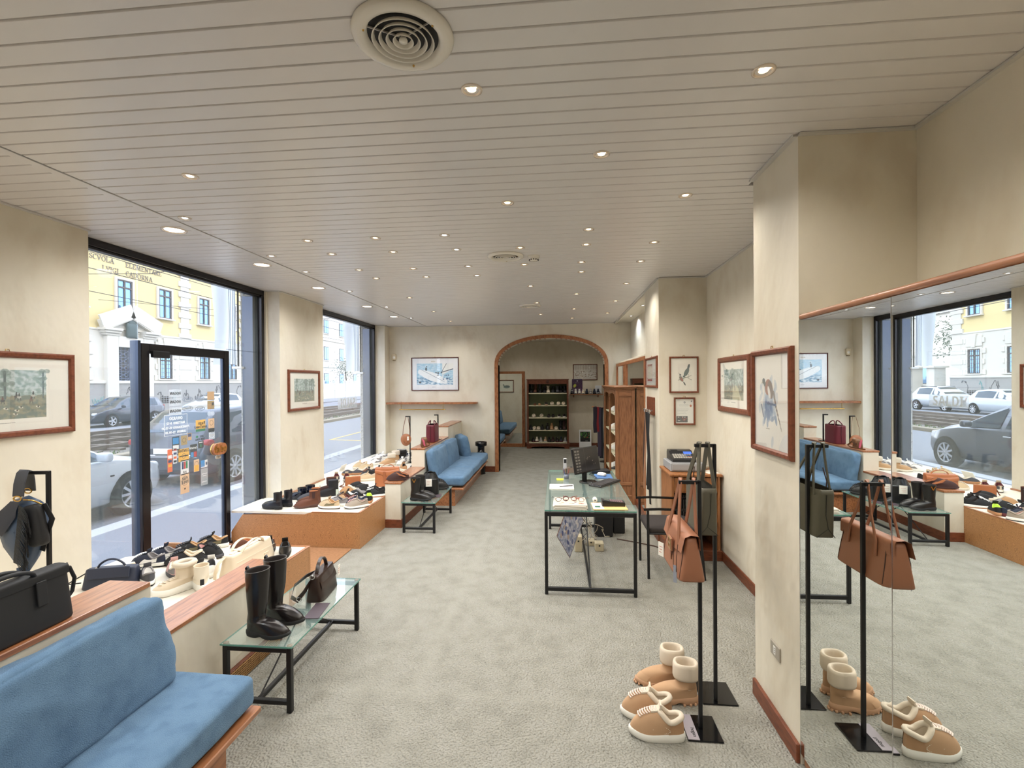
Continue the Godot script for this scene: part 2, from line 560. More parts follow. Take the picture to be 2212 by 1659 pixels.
	part("base", Shape.new().lathe([Vector2(0.052, 0.0), Vector2(0.052, -0.012), Vector2(0.046, -0.018)], 24).done(), M.vent_white, sd)
	part("head", Shape.new().lathe([Vector2(0.046, -0.018), Vector2(0.044, -0.034), Vector2(0.030, -0.046), Vector2(0.0, -0.048)], 24).done(), M.vent_white, sd)
	for k in 12:
		var a := TAU * k / 12.0
		part("slot", Shape.new().box(Vector3(0.0415, -0.037, 0), Vector3(0.006, 0.010, 0.009), 0.0, Transform3D(Basis(Vector3.UP, a), Vector3.ZERO)).done(), M.black, sd)

func windows() -> void:
	# two shop windows from floor to ceiling, dark metal frames
	for k in 2:
		var z0: float = [-3.15, -6.55][k]
		var z1: float = [-5.46, -8.985][k]
		var w := sroot("window_%d" % (k + 1))
		var s := Shape.new()
		s.span(XG - 0.06, XG + 0.05, 2.805, CEIL, z0, z1, 0.004)
		s.span(XG - 0.03, XG + 0.035, 2.785, 2.805, z0, z1, 0.003)
		part("head_rail", s.done(), M.bronze_frame, w)
		part("jamb", Shape.new().span(XG - 0.09, XG + 0.05, 0, 2.805, z1 + 0.05, z1, 0.004).done(), M.bronze_frame, w)
		part("jamb_inner", Shape.new().span(XG - 0.16, XG - 0.02, 0, 2.785, z1 + 0.115, z1 + 0.05, 0.004).done(), M.blue_frame, w)
		part("jamb", Shape.new().span(XG - 0.09, XG + 0.03, 0, 2.805, z0, z0 - 0.05, 0.004).done(), M.bronze_frame, w)
		part("bottom_rail", Shape.new().span(XG - 0.05, XG + 0.03, 0.0, 0.05, z0, z1).done(), M.bronze_frame, w)
		if k == 0:
			# panes around the door: near, over it and far
			part("pane", Shape.new().span(XG - 0.004, XG + 0.004, 0.05, 2.795, z0 - 0.05, -3.76).done(), M.glass, w)
			part("pane", Shape.new().span(XG - 0.004, XG + 0.004, 2.125, 2.795, -3.763, z1 + 0.06).done(), M.glass, w)
			part("pane", Shape.new().span(XG - 0.004, XG + 0.004, 0.05, 2.121, -4.875, z1 + 0.06).done(), M.glass, w)
			part("glass_joint", Shape.new().span(XG - 0.005, XG + 0.005, 2.121, 2.125, -4.86, z1 + 0.06).done(), M.blue_frame, w)
		else:
			part("pane", Shape.new().span(XG - 0.004, XG + 0.004, 0.05, 2.795, z0 - 0.05, z1 + 0.06).done(), M.glass, w)
	# glass door in a dark metal frame
	var d := sroot("door_1")
	var a := -3.765
	var b := -4.865
	for e in [[a, a - 0.085], [b + 0.07, b]]:
		part("stile", Shape.new().span(XG - 0.03, XG + 0.03, 0.012, 2.105, e[0], e[1], 0.006).done(), M.bronze_frame, d)
	part("rail", Shape.new().span(XG - 0.028, XG + 0.028, 2.02, 2.105, a - 0.085, b + 0.07, 0.006).done(), M.bronze_frame, d)
	part("rail", Shape.new().span(XG - 0.028, XG + 0.028, 0.012, 0.105, a - 0.085, b + 0.07, 0.006).done(), M.bronze_frame, d)
	part("glazing_bead", Shape.new().span(XG - 0.015, XG + 0.015, 0.105, 2.02, b + 0.085, b + 0.07, 0.002).done(), M.blue_frame, d)
	part("pane", Shape.new().span(XG - 0.004, XG + 0.004, 0.105, 2.02, a - 0.085, b + 0.085).done(), M.glass, d)
	part("closer", Shape.new().span(XG + 0.028, XG + 0.062, 1.985, 2.045, a - 0.09, a - 0.27, 0.006).done(), M.steel_black, d)
	part("pivot", Shape.new().span(XG + 0.01, XG + 0.05, 0.0, 0.06, b + 0.06, b + 0.0, 0.004).done(), M.steel_black, d)
	# door post on the near side, glass edge
	struct("trim_5", Shape.new().span(XG - 0.05, XG + 0.03, 0, 2.125, -3.735, -3.762, 0.003).done(), M.blue_frame)

func lamps() -> void:
	var warm := Color(1.0, 0.975, 0.935)
	var cool := Color(0.90, 0.95, 1.0)
	var spots := []
	for p in [[-0.32, -1.81], [0.745, -1.81], [0.22, -2.39], [-1.955, -2.4], [-0.305, -2.972], [0.77, -2.974], [-1.94, -3.58], [-1.39, -3.575], [0.232, -3.555], [0.237, -3.946], [0.777, -3.946], [-1.936, -3.977], [-1.39, -3.972], [-0.305, -3.972], [-0.31, -4.545], [-1.944, -4.563], [-1.40, -4.572], [-1.375, -4.951], [-1.92, -4.95], [0.226, -4.52], [0.245, -4.92], [0.774, -4.553], [0.784, -5.567], [-0.31, -5.58], [-1.93, -6.136], [-1.934, -7.386], [-1.944, -8.6], [0.243, -6.16], [0.254, -7.41], [0.258, -8.48], [0.806, -6.765], [0.811, -7.937], [-0.286, -6.77], [-0.275, -7.94],
		# the run goes on over the camera
		[-1.94, -1.2], [0.235, -1.2], [-0.845, -0.6], [0.77, -0.6], [-1.94, 0.0], [0.235, 0.0], [-0.845, 0.7], [0.77, 0.7], [-1.94, 1.4], [0.235, 1.4]]:
		spots.append([p[0], p[1], true])
	for p in [[-2.485, -2.998], [-2.485, -3.974], [-2.50, -4.574], [-2.509, -5.606], [-2.498, -6.838], [-2.514, -8.07], [-0.848, -3.569], [-0.84, -3.966], [-0.85, -4.548], [-0.835, -4.954], [-2.485, -1.3], [-2.485, -0.5]]:
		spots.append([p[0], p[1], false])
	var proto := {}
	for s in spots:
		var key: bool = s[2]
		var at := Vector3(s[0], CEIL, s[1])
		var text := "small recessed warm-white spotlight glowing in the slatted metal ceiling" if key else "small recessed cool-white spotlight glowing in the slatted metal ceiling"
		if not proto.has(key):
			var n := thing("ceiling_spotlight", text, "light", at, 0.0, "warm ceiling spotlights" if key else "cool ceiling spotlights")
			part("rim", Shape.new().lathe([Vector2(0.041, 0.0), Vector2(0.0405, -0.004), Vector2(0.032, -0.005), Vector2(0.029, 0.0), Vector2(0.026, 0.008)], 24).done(), mat("lamp_rim", rgb(228, 214, 198), 0.2, 0.3), n)
			var e := mat("lamp_warm" if key else "lamp_cool", Color(1, 1, 1), 0.5)
			e.emission_enabled = true
			e.emission = Color(1.0, 0.86, 0.66) if key else Color(0.92, 0.97, 1.0)
			e.emission_energy_multiplier = 6.0
			part("bulb", Shape.new().lathe([Vector2(0.0, -0.003), Vector2(0.015, -0.0015), Vector2(0.024, 0.004), Vector2(0.028, 0.008)], 20).done(), e, n)
			var l := SpotLight3D.new()
			l.name = "beam"
			l.light_color = warm if key else cool
			l.light_energy = 0.56
			l.light_size = 0.025
			l.spot_range = 14.0
			l.spot_attenuation = 2.0
			l.spot_angle = 74.0
			l.spot_angle_attenuation = 0.7
			l.shadow_enabled = true
			l.position = Vector3(0, -0.012, 0)
			l.rotation_degrees.x = -90
			n.add_child(l)
			proto[key] = n
		else: again(proto[key], text, at)
	# larger round downlights in the strip along the windows
	var big: Node3D = null
	for p in [[-2.755, -3.222], [-2.755, -4.256], [-2.78, -5.368], [-2.76, -6.758], [-2.745, -7.86], [-2.755, -1.4], [-2.755, -0.4]]:
		var text := "large round bright white downlight in ceiling strip along shop windows"
		if big == null:
			big = thing("window_downlight", text, "light", Vector3(p[0], CEIL, p[1]), 0.0, "downlights along the windows")
			part("rim", Shape.new().lathe([Vector2(0.082, 0.0), Vector2(0.081, -0.005), Vector2(0.072, -0.006), Vector2(0.069, 0.0)], 32).done(), M.lamp_rim, big)
			var e := mat("lamp_big", Color(1, 1, 1), 0.5)
			e.emission_enabled = true
			e.emission = Color(1.0, 0.94, 0.86)
			e.emission_energy_multiplier = 5.0
			part("diffuser", Shape.new().lathe([Vector2(0.0, -0.003), Vector2(0.05, -0.002), Vector2(0.071, 0.002)], 32).done(), e, big)
			var l := SpotLight3D.new()
			l.name = "beam"
			l.light_color = Color(1.0, 0.98, 0.95)
			l.light_energy = 1.0
			l.light_size = 0.065
			l.spot_range = 14.0
			l.spot_attenuation = 2.0
			l.spot_angle = 82.0
			l.spot_angle_attenuation = 0.8
			l.shadow_enabled = true
			l.position = Vector3(0, -0.012, 0)
			l.rotation_degrees.x = -90
			big.add_child(l)
		else: again(big, text, Vector3(p[0], CEIL, p[1]))
	# cool lamps in the recess over the mirrored closet, and the back room's lamps
	for p in [[1.25, -7.19], [1.25, -8.33]]:
		var c := again(proto[false], "small cool-white downlight in the recess above the wood-framed wall mirror", Vector3(p[0], CEIL - 0.004, p[1]))
		c.set_meta("group", "recess downlights")
	for p in [[-0.9, -10.4], [0.4, -10.4], [-0.9, -11.9], [0.5, -11.9], [-2.3, -11.2], [-2.3, -10.2]]:
		var c := again(proto[true], "small recessed warm spotlight in the back room ceiling", Vector3(p[0], 2.83, p[1]))
		c.set_meta("group", "back room spotlights")

func right_side() -> void:
	# closet with mirrored doors beside the camera
	var c := thing("mirror_closet", "low closet with frameless mirror doors and thin wooden top strip, near camera", "closet", Vector3(0, 0, 0))
	part("carcass", Shape.new().span(XP + 0.035, XR, 0.0, 2.03, -2.285, 1.4).done(), M.plaster_deep, c)
	part("plinth", Shape.new().span(XP + 0.012, XP + 0.034, 0.0, 0.045, -2.285, 1.4, 0.003).done(), M.cherry_z, c)
	part("top_strip", Shape.new().sweep([Vector3(XP + 0.012, 2.036, -2.287), Vector3(XP + 0.012, 2.036, 1.4)], Shape.circle(0.013, 12)).done(), M.cherry_z, c)
	var k := 0
	for z in [-2.287, -1.683, -1.075, -0.47]:
		var d := Node3D.new()
		d.name = "mirror_door"
		c.add_child(d, true)
		d.position = Vector3(XP, 0, z)
		d.rotation_degrees.y = [0.5, -0.42, 0.1, 0.0][k]
		part("pane", Shape.new().span(0.0, 0.006, 0.05, 2.02, 0.0, 0.594).done(), M.mirror, d)
		part("board", Shape.new().span(0.0065, 0.022, 0.05, 2.02, 0.002, 0.592).done(), M.mahogany, d)
		part("edge_strip", Shape.new().span(-0.001, 0.012, 0.05, 2.02, -0.005, -0.0005, 0.001).done(), M.chrome, d)
		k += 1
	# tall framed mirror doors in the far recess
	var m := thing("wall_mirror", "tall wood-framed mirror doors in recess behind the open shelf cabinet", "mirror")
	part("backing", Shape.new().span(XP + 0.02, 1.375, 0.0, 2.05, -6.135, -9.19).done(), M.plaster, m)
	part("pane", Shape.new().span(XP + 0.004, XP + 0.012, 0.06, 2.02, -6.15, -9.05).done(), M.mirror, m)
	for z in [[-6.13, -6.185], [-7.78, -7.84], [-9.0, -9.06]]:
		part("stile", Shape.new().span(XP - 0.012, XP + 0.014, 0.0, 2.065, z[0], z[1], 0.004).done(), M.arch_wood, m)
	part("rail", Shape.new().span(XP - 0.012, XP + 0.014, 2.015, 2.065, -6.185, -9.0, 0.004).done(), M.arch_wood, m)
	part("rail", Shape.new().span(XP - 0.012, XP + 0.014, 0.0, 0.085, -6.185, -9.0, 0.004).done(), M.skirting, m)
	part("ledge", Shape.new().span(XP - 0.005, 1.375, 2.066, 2.09, -6.13, -9.2, 0.003).done(), M.plaster, m)
	shelf_cabinet()
	belts()
	side_cabinet()
	chair()
	# double socket on the pillar
	var s := thing("wall_socket", "small metal socket plate low on the pillar beside the mirror", "socket", Vector3(XP, 0.385, -2.53))
	part("plate", Shape.new().span(-0.009, 0.0, -0.036, 0.036, -0.05, 0.05, 0.003).done(), mat("socket_plate", rgb(176, 168, 156), 0.35, 0.4), s)
	part("insert", Shape.new().span(-0.011, -0.0085, -0.02, 0.02, -0.012, 0.012, 0.001).done(), M.white_paint, s)
	for y in [-0.01, 0.0, 0.01]:
		part("hole", Shape.new().span(-0.0115, -0.0108, y - 0.0025, y + 0.0025, -0.003, 0.003).done(), M.black, s)

func shelf_cabinet() -> void:
	var c := thing("shelf_cabinet", "walnut cabinet with open green-lined shelves of shoes beside the desk", "cabinet")
	var x0 := 0.81
	var x1 := 1.085
	var z0 := -6.90
	var z1 := -8.62
	var w: Material = M.walnut
	part("cornice", Shape.new().span(x0 - 0.035, x1, 1.655, 1.68, z0 + 0.035, z1 - 0.035, 0.006).done(), M.walnut_x, c)
	part("cornice_moulding", Shape.new().span(x0 - 0.018, x1, 1.63, 1.655, z0 + 0.018, z1 - 0.018, 0.006).done(), M.walnut_x, c)
	# framed end panel facing the desk
	for x in [[x0, x0 + 0.05], [x1 - 0.05, x1]]:
		part("end_stile", Shape.new().span(x[0], x[1], 0.0, 1.63, z0, z0 - 0.03, 0.004).done(), w, c)
	for y in [[1.53, 1.63], [0.27, 0.32], [0.0, 0.13]]:
		part("end_rail", Shape.new().span(x0 + 0.05, x1 - 0.05, y[0], y[1], z0 + (0.004 if y[0] > 0.2 and y[0] < 0.3 else 0.0), z0 - 0.03, 0.003).done(), M.walnut_x, c)
	part("end_panel", Shape.new().span(x0 + 0.05, x1 - 0.05, 0.32, 1.53, z0 - 0.012, z0 - 0.026).done(), w, c)
	part("end_panel", Shape.new().span(x0 + 0.05, x1 - 0.05, 0.13, 0.27, z0 - 0.012, z0 - 0.026).done(), w, c)
	part("far_end", Shape.new().span(x0, x1, 0.0, 1.63, z1, z1 + 0.03, 0.004).done(), w, c)
	part("back_panel", Shape.new().span(x1 - 0.012, x1, 0.06, 1.63, z0 - 0.03, z1 + 0.03).done(), mat("lining_green", rgb(164, 182, 160), 0.8), c)
	for z in [z0 - 0.03, (z0 + z1) * 0.5 + 0.02, z1 + 0.07]:
		part("front_stile", Shape.new().span(x0, x0 + 0.028, 0.10, 1.56, z, z - 0.042, 0.003).done(), w, c)
	# valance with two cusped arches per bay
	for b in 2:
		var a := [z0 - 0.072, (z0 + z1) * 0.5 - 0.022][b] as float
		var e := [(z0 + z1) * 0.5 + 0.02, z1 + 0.07][b] as float
		var poly := PackedVector2Array([Vector2(a, 1.63), Vector2(a, 1.50), Vector2(a - 0.03, 1.52), Vector2(a - 0.06, 1.555)])
		for i in range(1, 8): poly.append(Vector2(lerpf(a - 0.06, e + 0.06, i / 8.0), 1.555 + 0.02 * sin(PI * i / 8.0)))
		poly.append_array(PackedVector2Array([Vector2(e + 0.06, 1.555), Vector2(e + 0.03, 1.52), Vector2(e, 1.50), Vector2(e, 1.63)]))
		part("valance", Shape.new().prism(poly, 0.0, 0.022, Transform3D(Basis(Vector3(0, 0, 1), Vector3.UP, Vector3(1, 0, 0)), Vector3(x0, 0, 0))).done(), M.walnut_x, c)
	for y in [1.24, 0.94, 0.615, 0.30]:
		part("shelf", Shape.new().span(x0 + 0.03, x1 - 0.012, y, y + 0.02, z0 - 0.03, z1 + 0.03, 0.003).done(), M.shelf_edge, c)
	part("base", Shape.new().span(x0 - 0.004, x1 - 0.012, 0.0, 0.10, z0 - 0.03, z1 + 0.03, 0.004).done(), M.walnut_x, c)

func belts() -> void:
	var b := thing("belt_rack", "small wooden board with hooks on the pillar side, belts hanging from it", "rack", Vector3(XP, 0, 0))
	part("board", Shape.new().span(-0.022, 0, 1.36, 1.565, -5.53, -5.93, 0.004).done(), M.frame_wood, b)
	for z in [-5.60, -5.84]: part("rod", Shape.new().tube([Vector3(-0.085, 1.41, z), Vector3(-0.02, 1.41, z)], 0.006).done(), M.chrome, b)
	part("rail", Shape.new().tube([Vector3(-0.082, 1.412, -5.40), Vector3(-0.082, 1.412, -5.88)], 0.006).done(), M.chrome, b)
	var cols := [rgb(22, 22, 24), rgb(26, 24, 26), rgb(18, 18, 20), rgb(30, 28, 28), rgb(150, 108, 80), rgb(62, 42, 34)]
	var say := ["long black leather belt with steel buckle on rack, nearest the desk", "black leather belt hanging second from the front of the rack", "black leather belt hanging third from the front of the rack", "dark grey belt hanging in the middle of the rack", "light woven brown patterned belt hanging among the black belts", "dark brown belt hanging behind the woven one on the rack"]
	for i in 6:
		var z: float = [-5.44, -5.50, -5.56, -5.62, -5.70, -5.80][i]
		var x := XP - 0.085 + (i % 2) * 0.012
		var bottom: float = [0.38, 0.46, 0.52, 0.55, 0.50, 0.58][i]
		var t := thing("belt", say[i], "belt", Vector3(x, 1.40, z), 0.0, "belts on the rack")
		var m := mat("belt_%d" % i, cols[i], 0.45)
		var path := []
		for k in 9:
			var f := k / 8.0
			path.append(Vector3(-0.012 * sin(f * 4.0 + i), -f * (1.40 - bottom), 0.006 * sin(f * 3.0)))
		part("strap", Shape.new().strap(path, 0.034, 0.004, Vector3(0.35, 0, 1)).done(), m, t)
		part("buckle", Shape.new().tube([Vector3(0, 0.03, -0.02), Vector3(0, 0.03, 0.02), Vector3(0, -0.012, 0.02), Vector3(0, -0.012, -0.02)], 0.0035, 6, false, true).done(), M.chrome, t)
		part("prong", Shape.new().tube([Vector3(0, -0.012, 0), Vector3(-0.003, 0.03, 0)], 0.002, 5).done(), M.chrome, t)

func side_cabinet() -> void:
	var c := thing("till_cabinet", "low oak cabinet with drawer under the cash register, against the right wall", "cabinet")
	var x0 := XP + 0.01
	var x1 := XR - 0.03
	var z0 := -4.81
	var z1 := -5.28
	var w: Material = mat("oak", rgb(166, 110, 66), 0.4, 0.0, M.walnut.albedo_texture, Vector3(5, 0.7, 5))
	part("top", Shape.new().span(x0 - 0.02, x1 + 0.02, 0.815, 0.84, z0 + 0.02, z1, 0.005).done(), w, c)
	part("side", Shape.new().span(x0, x0 + 0.025, 0.09, 0.815, z0, z1, 0.003).done(), w, c)
	part("side", Shape.new().span(x1 - 0.025, x1, 0.09, 0.815, z0, z1, 0.003).done(), w, c)
	part("back", Shape.new().span(x0, x1, 0.09, 0.815, z1, z1 + 0.012).done(), M.mahogany, c)
	var d := part("drawer", Shape.new().span(x0 + 0.028, x1 - 0.028, 0.665, 0.805, z0 + 0.004, z0 - 0.02, 0.004).done(), w, c)
	part("knob", Shape.new().lathe([Vector2(0, 0.02), Vector2(0.011, 0.017), Vector2(0.012, 0.01), Vector2(0.005, 0)], 14, Vector3((x0 + x1) / 2, 0.735, z0 + 0.004), Basis(Vector3.RIGHT, PI / 2)).done(), M.brass, d)
	part("drawer_box", Shape.new().span(x0 + 0.028, x1 - 0.028, 0.655, 0.665, z0, z1, 0.0).done(), w, c)
	part("shelf", Shape.new().span(x0 + 0.025, x1 - 0.025, 0.36, 0.378, z0 - 0.01, z1, 0.002).done(), w, c)
	part("plinth", Shape.new().span(x0 - 0.012, x1 + 0.012, 0.0, 0.10, z0 + 0.012, z1, 0.005).done(), M.skirting, c)
	# folded dark bags on its shelves
	for e in [[0.378, 0.62, 1.16, 1.30, "stack of folded grey paper bags standing inside the till cabinet"], [0.10, 0.30, 1.15, 1.45, "black folded bags at the bottom of the till cabinet"]]:
		var b := thing("bag_stack", e[4], "bags", Vector3(0, e[0], 0))
		for i in 6:
			var x := lerpf(e[2], e[3], i / 6.0)
			part("bag", Shape.new().box(Vector3(x, (e[1] - e[0]) * 0.5, -4.98), Vector3(0.012, e[1] - e[0], 0.22), 0.003, Transform3D(Basis(Vector3.BACK, 0.0), Vector3.ZERO)).done(), mat("paper_bag_%d" % (i % 3), [rgb(58, 58, 56), rgb(92, 92, 88), rgb(40, 40, 42)][i % 3], 0.8), b)
	# cash drawer and register
	var g := thing("till_box", "grey metal cash drawer under the black cash register", "till", Vector3(1.28, 0.84, -5.06))
	part("body", Shape.new().span(-0.165, 0.165, 0.004, 0.088, -0.19, 0.15, 0.006).done(), mat("till_grey", rgb(150, 150, 152), 0.45), g)
	part("front", Shape.new().span(-0.15, 0.15, 0.018, 0.076, 0.15, 0.156, 0.002).done(), mat("till_grey_light", rgb(158, 158, 160), 0.4), g)
	part("lock", Shape.new().lathe([Vector2(0, 0.006), Vector2(0.008, 0.005), Vector2(0.008, 0)], 12, Vector3(0.11, 0.047, 0.156), Basis(Vector3.RIGHT, PI / 2)).done(), M.chrome, g)
	for x in [-0.14, 0.14]:
		part("foot", Shape.new().span(x - 0.012, x + 0.012, 0, 0.005, 0.1, 0.125).done(), M.black, g)
	var r := thing("cash_register", "black cash register with keypad and small blue display", "cash register", Vector3(1.265, 0.928, -5.09))
	var side := PackedVector2Array([Vector2(0.12, 0.0), Vector2(0.12, 0.028), Vector2(0.0, 0.062), Vector2(-0.05, 0.095), Vector2(-0.13, 0.10), Vector2(-0.15, 0.07), Vector2(-0.15, 0.0)])
	part("body", Shape.new().prism(side, -0.115, 0.115, Transform3D(Basis(Vector3(0, 0, 1), Vector3.UP, Vector3(-1, 0, 0)), Vector3.ZERO)).done(), mat("till_black", rgb(30, 30, 33), 0.35), r)
	var tilt := Basis(Vector3.RIGHT, 0.277)
	for i in 8:
		for j in 4:
			part("key", Shape.new().box(Vector3(-0.085 + i * 0.0235, 0.052, 0.045) + Vector3(0, -0.0078 * (j - 1.5), 0.026 * (j - 1.5)), Vector3(0.019, 0.008, 0.019), 0.002, Transform3D(Basis.IDENTITY, Vector3.ZERO)).done(), mat("key_%d" % ((i * 3 + j) % 3 if i > 5 else 0), [rgb(196, 190, 180), rgb(128, 160, 190), rgb(206, 150, 130)][(i * 3 + j) % 3 if i > 5 else 0], 0.5), r)
	var dm := mat("till_display", rgb(60, 90, 170), 0.2)
	dm.emission_enabled = true
	dm.emission = rgb(80, 120, 220)
	dm.emission_energy_multiplier = 0.7
	part("display", Shape.new().box(Vector3(0.045, 0.086, -0.027), Vector3(0.08, 0.002, 0.036), 0.0, Transform3D(Basis(Vector3.RIGHT, 0.58), Vector3(0, 0.0, 0.028))).done(), dm, r)
	part("paper_slot", Shape.new().box(Vector3(-0.06, 0.094, -0.075), Vector3(0.07, 0.01, 0.05), 0.003).done(), M.black, r)
	solo("receipt_paper", Shape.new().span(-0.06, 0.06, 0, 0.002, -0.09, 0.09).done(), M.paper, "white printed sheet lying on the till cabinet beside the cash drawer", "paper", Vector3(1.50, 0.84, -4.93), 0.2)
	var dish := thing("tape_dispenser", "small clear dish on the till cabinet behind the olive tote", "dish", Vector3(1.50, 0.842, -5.12))
	part("bowl", Shape.new().lathe([Vector2(0.0, 0.0), Vector2(0.035, 0.0), Vector2(0.045, 0.03), Vector2(0.042, 0.032), Vector2(0.032, 0.006), Vector2(0, 0.005)], 20).done(), mat("dish", rgb(190, 186, 172), 0.2), dish)

func chair() -> void:
	var c := thing("armchair", "black metal chair with thin armrests and dark fabric seat behind the tan handbag", "chair")
	var x0 := 0.78
	var x1 := 1.22
	var za := -4.33
	var zb := -4.77
	var st: Material = M.steel_black
	for z in [za, zb]:
		part("leg", Shape.new().tube([Vector3(x0 + 0.01, 0, z), Vector3(x0 + 0.005, 0.61, z)], 0.012, 10).done(), st, c)
		part("leg", Shape.new().tube([Vector3(x1 + 0.05, 0, z), Vector3(x1 + 0.01, 0.45, z), Vector3(x1 + 0.03, 0.80, z)], 0.012, 10).done(), st, c)
		part("armrest", Shape.new().tube([Vector3(x0 - 0.03, 0.612, z), Vector3(x0 + 0.1, 0.618, z), Vector3(x1 + 0.02, 0.612, z)], 0.011, 10).done(), M.steel_gloss, c)
		part("side_rail", Shape.new().tube([Vector3(x0 + 0.01, 0.40, z), Vector3(x1 + 0.01, 0.40, z)], 0.009, 8).done(), st, c)
	part("seat", Shape.new().pillow(Vector3(0.43, 0.06, 0.44), 0.022, Vector3(0, 0.012, 0), 8, null, 0.0, Transform3D(Basis.IDENTITY, Vector3((x0 + x1) / 2, 0.425, (za + zb) / 2))).done(), mat("seat_dark", rgb(52, 46, 44), 0.95), c)
	part("backrest", Shape.new().pillow(Vector3(0.035, 0.28, 0.44), 0.016, Vector3(0.008, 0, 0), 8, null, 0.0, Transform3D(Basis(Vector3.BACK, -0.06), Vector3(x1 + 0.025, 0.67, (za + zb) / 2))).done(), M.seat_dark, c)

func left_side() -> void:
	# stepped low walls with wooden caps that part the window displays from the room
	var xf := -1.897
	var xb := -2.088
	var spec := [["near", [[0.55, -3.10, -2.06], [0.835, -2.06, -0.60], [1.0, -0.60, ZB]]], ["far", [[0.55, -5.62, -6.67], [0.815, -6.67, -8.15], [1.0, -8.15, ZA]]]]
	for s in spec:
		var near: bool = s[0] == "near"
		var wl := sroot("wall_divider")
		for k in 3:
			var e: Array = s[1][k]
			part("step", Shape.new().span(xb, xf, 0.0, e[0] - 0.024, e[1], e[2]).done(), M.plaster, wl)
			part("cap_board", Shape.new().span(xb - 0.008, xf + 0.008, e[0] - 0.024, e[0], e[1] + (0.0 if near and k == 0 else 0.008), e[2], 0.003).done(), M.cherry_z, wl)
		var z0: float = s[1][0][1]
		var z1: float = s[1][2][2]
		part("skirting_board", Shape.new().span(xf, xf + 0.014, 0.0, 0.10, z0, z1 if not near else -2.1, 0.003).done(), M.skirting, wl)
		if not near: part("skirting_board", Shape.new().span(xb, xf + 0.014, 0.0, 0.10, z0 + 0.014, z0, 0.003).done(), M.skirting, wl)
	# woven heater grille at the foot of the near wall
	var hg := thing("floor_grille", "woven brass-coloured vent grille at foot of wall under the near glass bench", "grille", Vector3(xf + 0.015, 0, -2.6))
	part("frame", Shape.new().span(0, 0.012, 0.0, 0.10, -0.45, 0.45, 0.003).done(), M.mahogany, hg)
	var weave := Shape.new()
	for i in 60: weave.bar(Vector3(0.013, 0.006, -0.44 + i * 0.0149), Vector3(0.013, 0.094, -0.44 + i * 0.0149), 0.005, 0.003, Vector3.RIGHT)
	for i in 7: weave.bar(Vector3(0.0155, 0.010 + i * 0.013, -0.445), Vector3(0.0155, 0.010 + i * 0.013, 0.445), 0.005, 0.003, Vector3.RIGHT)
	part("weave", weave.done(), mat("cane", rgb(168, 130, 84), 0.5), hg)
	sofas()
	platforms()
	benches()
	# door mat
	solo("door_mat", Shape.new().span(-3.50, -2.17, 0.0, 0.012, -3.90, -4.85, 0.003).done(), M.coir, "brown coir mat on the floor between the two display platforms", "mat")
	# shelf with a brass rail on the arch wall
	var sh := thing("wall_shelf", "long narrow wooden shelf with hanging brass rail below the sailing picture", "shelf")
	var poly := PackedVector2Array([Vector2(-3.33, ZA), Vector2(-1.56, ZA)])
	for i in 7:
		var a := PI / 2 * i / 6.0
		poly.append(Vector2(-1.68 + 0.12 * cos(a), ZA + 0.10 + 0.12 * sin(a)))
	poly.append(Vector2(-3.33, ZA + 0.22))
	part("board", Shape.new().prism(poly, -1.366, -1.33, Transform3D(Basis(Vector3.RIGHT, Vector3(0, 0, 1), Vector3(0, -1, 0)), Vector3.ZERO)).done(), M.arch_wood, sh)
	for x in [-3.06, -2.22]:
		part("rod", Shape.new().tube([Vector3(x, 1.38, ZA + 0.12), Vector3(x, 1.22, ZA + 0.12)], 0.005).done(), M.brass, sh)
	part("rail", Shape.new().tube([Vector3(-3.10, 1.225, ZA + 0.12), Vector3(-2.18, 1.225, ZA + 0.12)], 0.011, 12).done(), M.brass, sh)
	# motion sensor in the corner
	var pir := thing("motion_sensor", "small cream motion sensor box high in the corner left of sailing picture", "sensor", Vector3(-3.23, 2.26, ZA))
	part("body", Shape.new().box(Vector3(0.0, 0.0, 0.025), Vector3(0.085, 0.12, 0.05), 0.010).done(), mat("pir_cream", rgb(214, 200, 172), 0.5), pir)
	part("lens", Shape.new().lathe([Vector2(0.0, 0.012), Vector2(0.018, 0.008), Vector2(0.026, 0.0)], 16, Vector3(0.008, -0.012, 0.05), Basis(Vector3.RIGHT, PI / 2)).done(), M.white_paint, pir)
	part("bracket", Shape.new().box(Vector3(0, -0.068, 0.018), Vector3(0.05, 0.02, 0.03), 0.004).done(), mat("pir_bracket", rgb(140, 124, 98), 0.6), pir)
	# black pedestal ash bin beside the far sofa
	var ash := thing("ash_bin", "black glossy pedestal bin standing between far sofa and the arch", "bin", Vector3(-1.47, 0, -9.06))
	part("bowl", Shape.new().lathe([Vector2(0.0, 0.565), Vector2(0.095, 0.565), Vector2(0.10, 0.612), Vector2(0.112, 0.612), Vector2(0.112, 0.545), Vector2(0.104, 0.535), Vector2(0.07, 0.53)], 28).done(), M.steel_gloss, ash)
	part("column", Shape.new().lathe([Vector2(0.07, 0.53), Vector2(0.066, 0.50), Vector2(0.066, 0.42), Vector2(0.09, 0.41), Vector2(0.095, 0.36), Vector2(0.08, 0.02), Vector2(0.085, 0.0)], 28).done(), M.steel_gloss, ash)

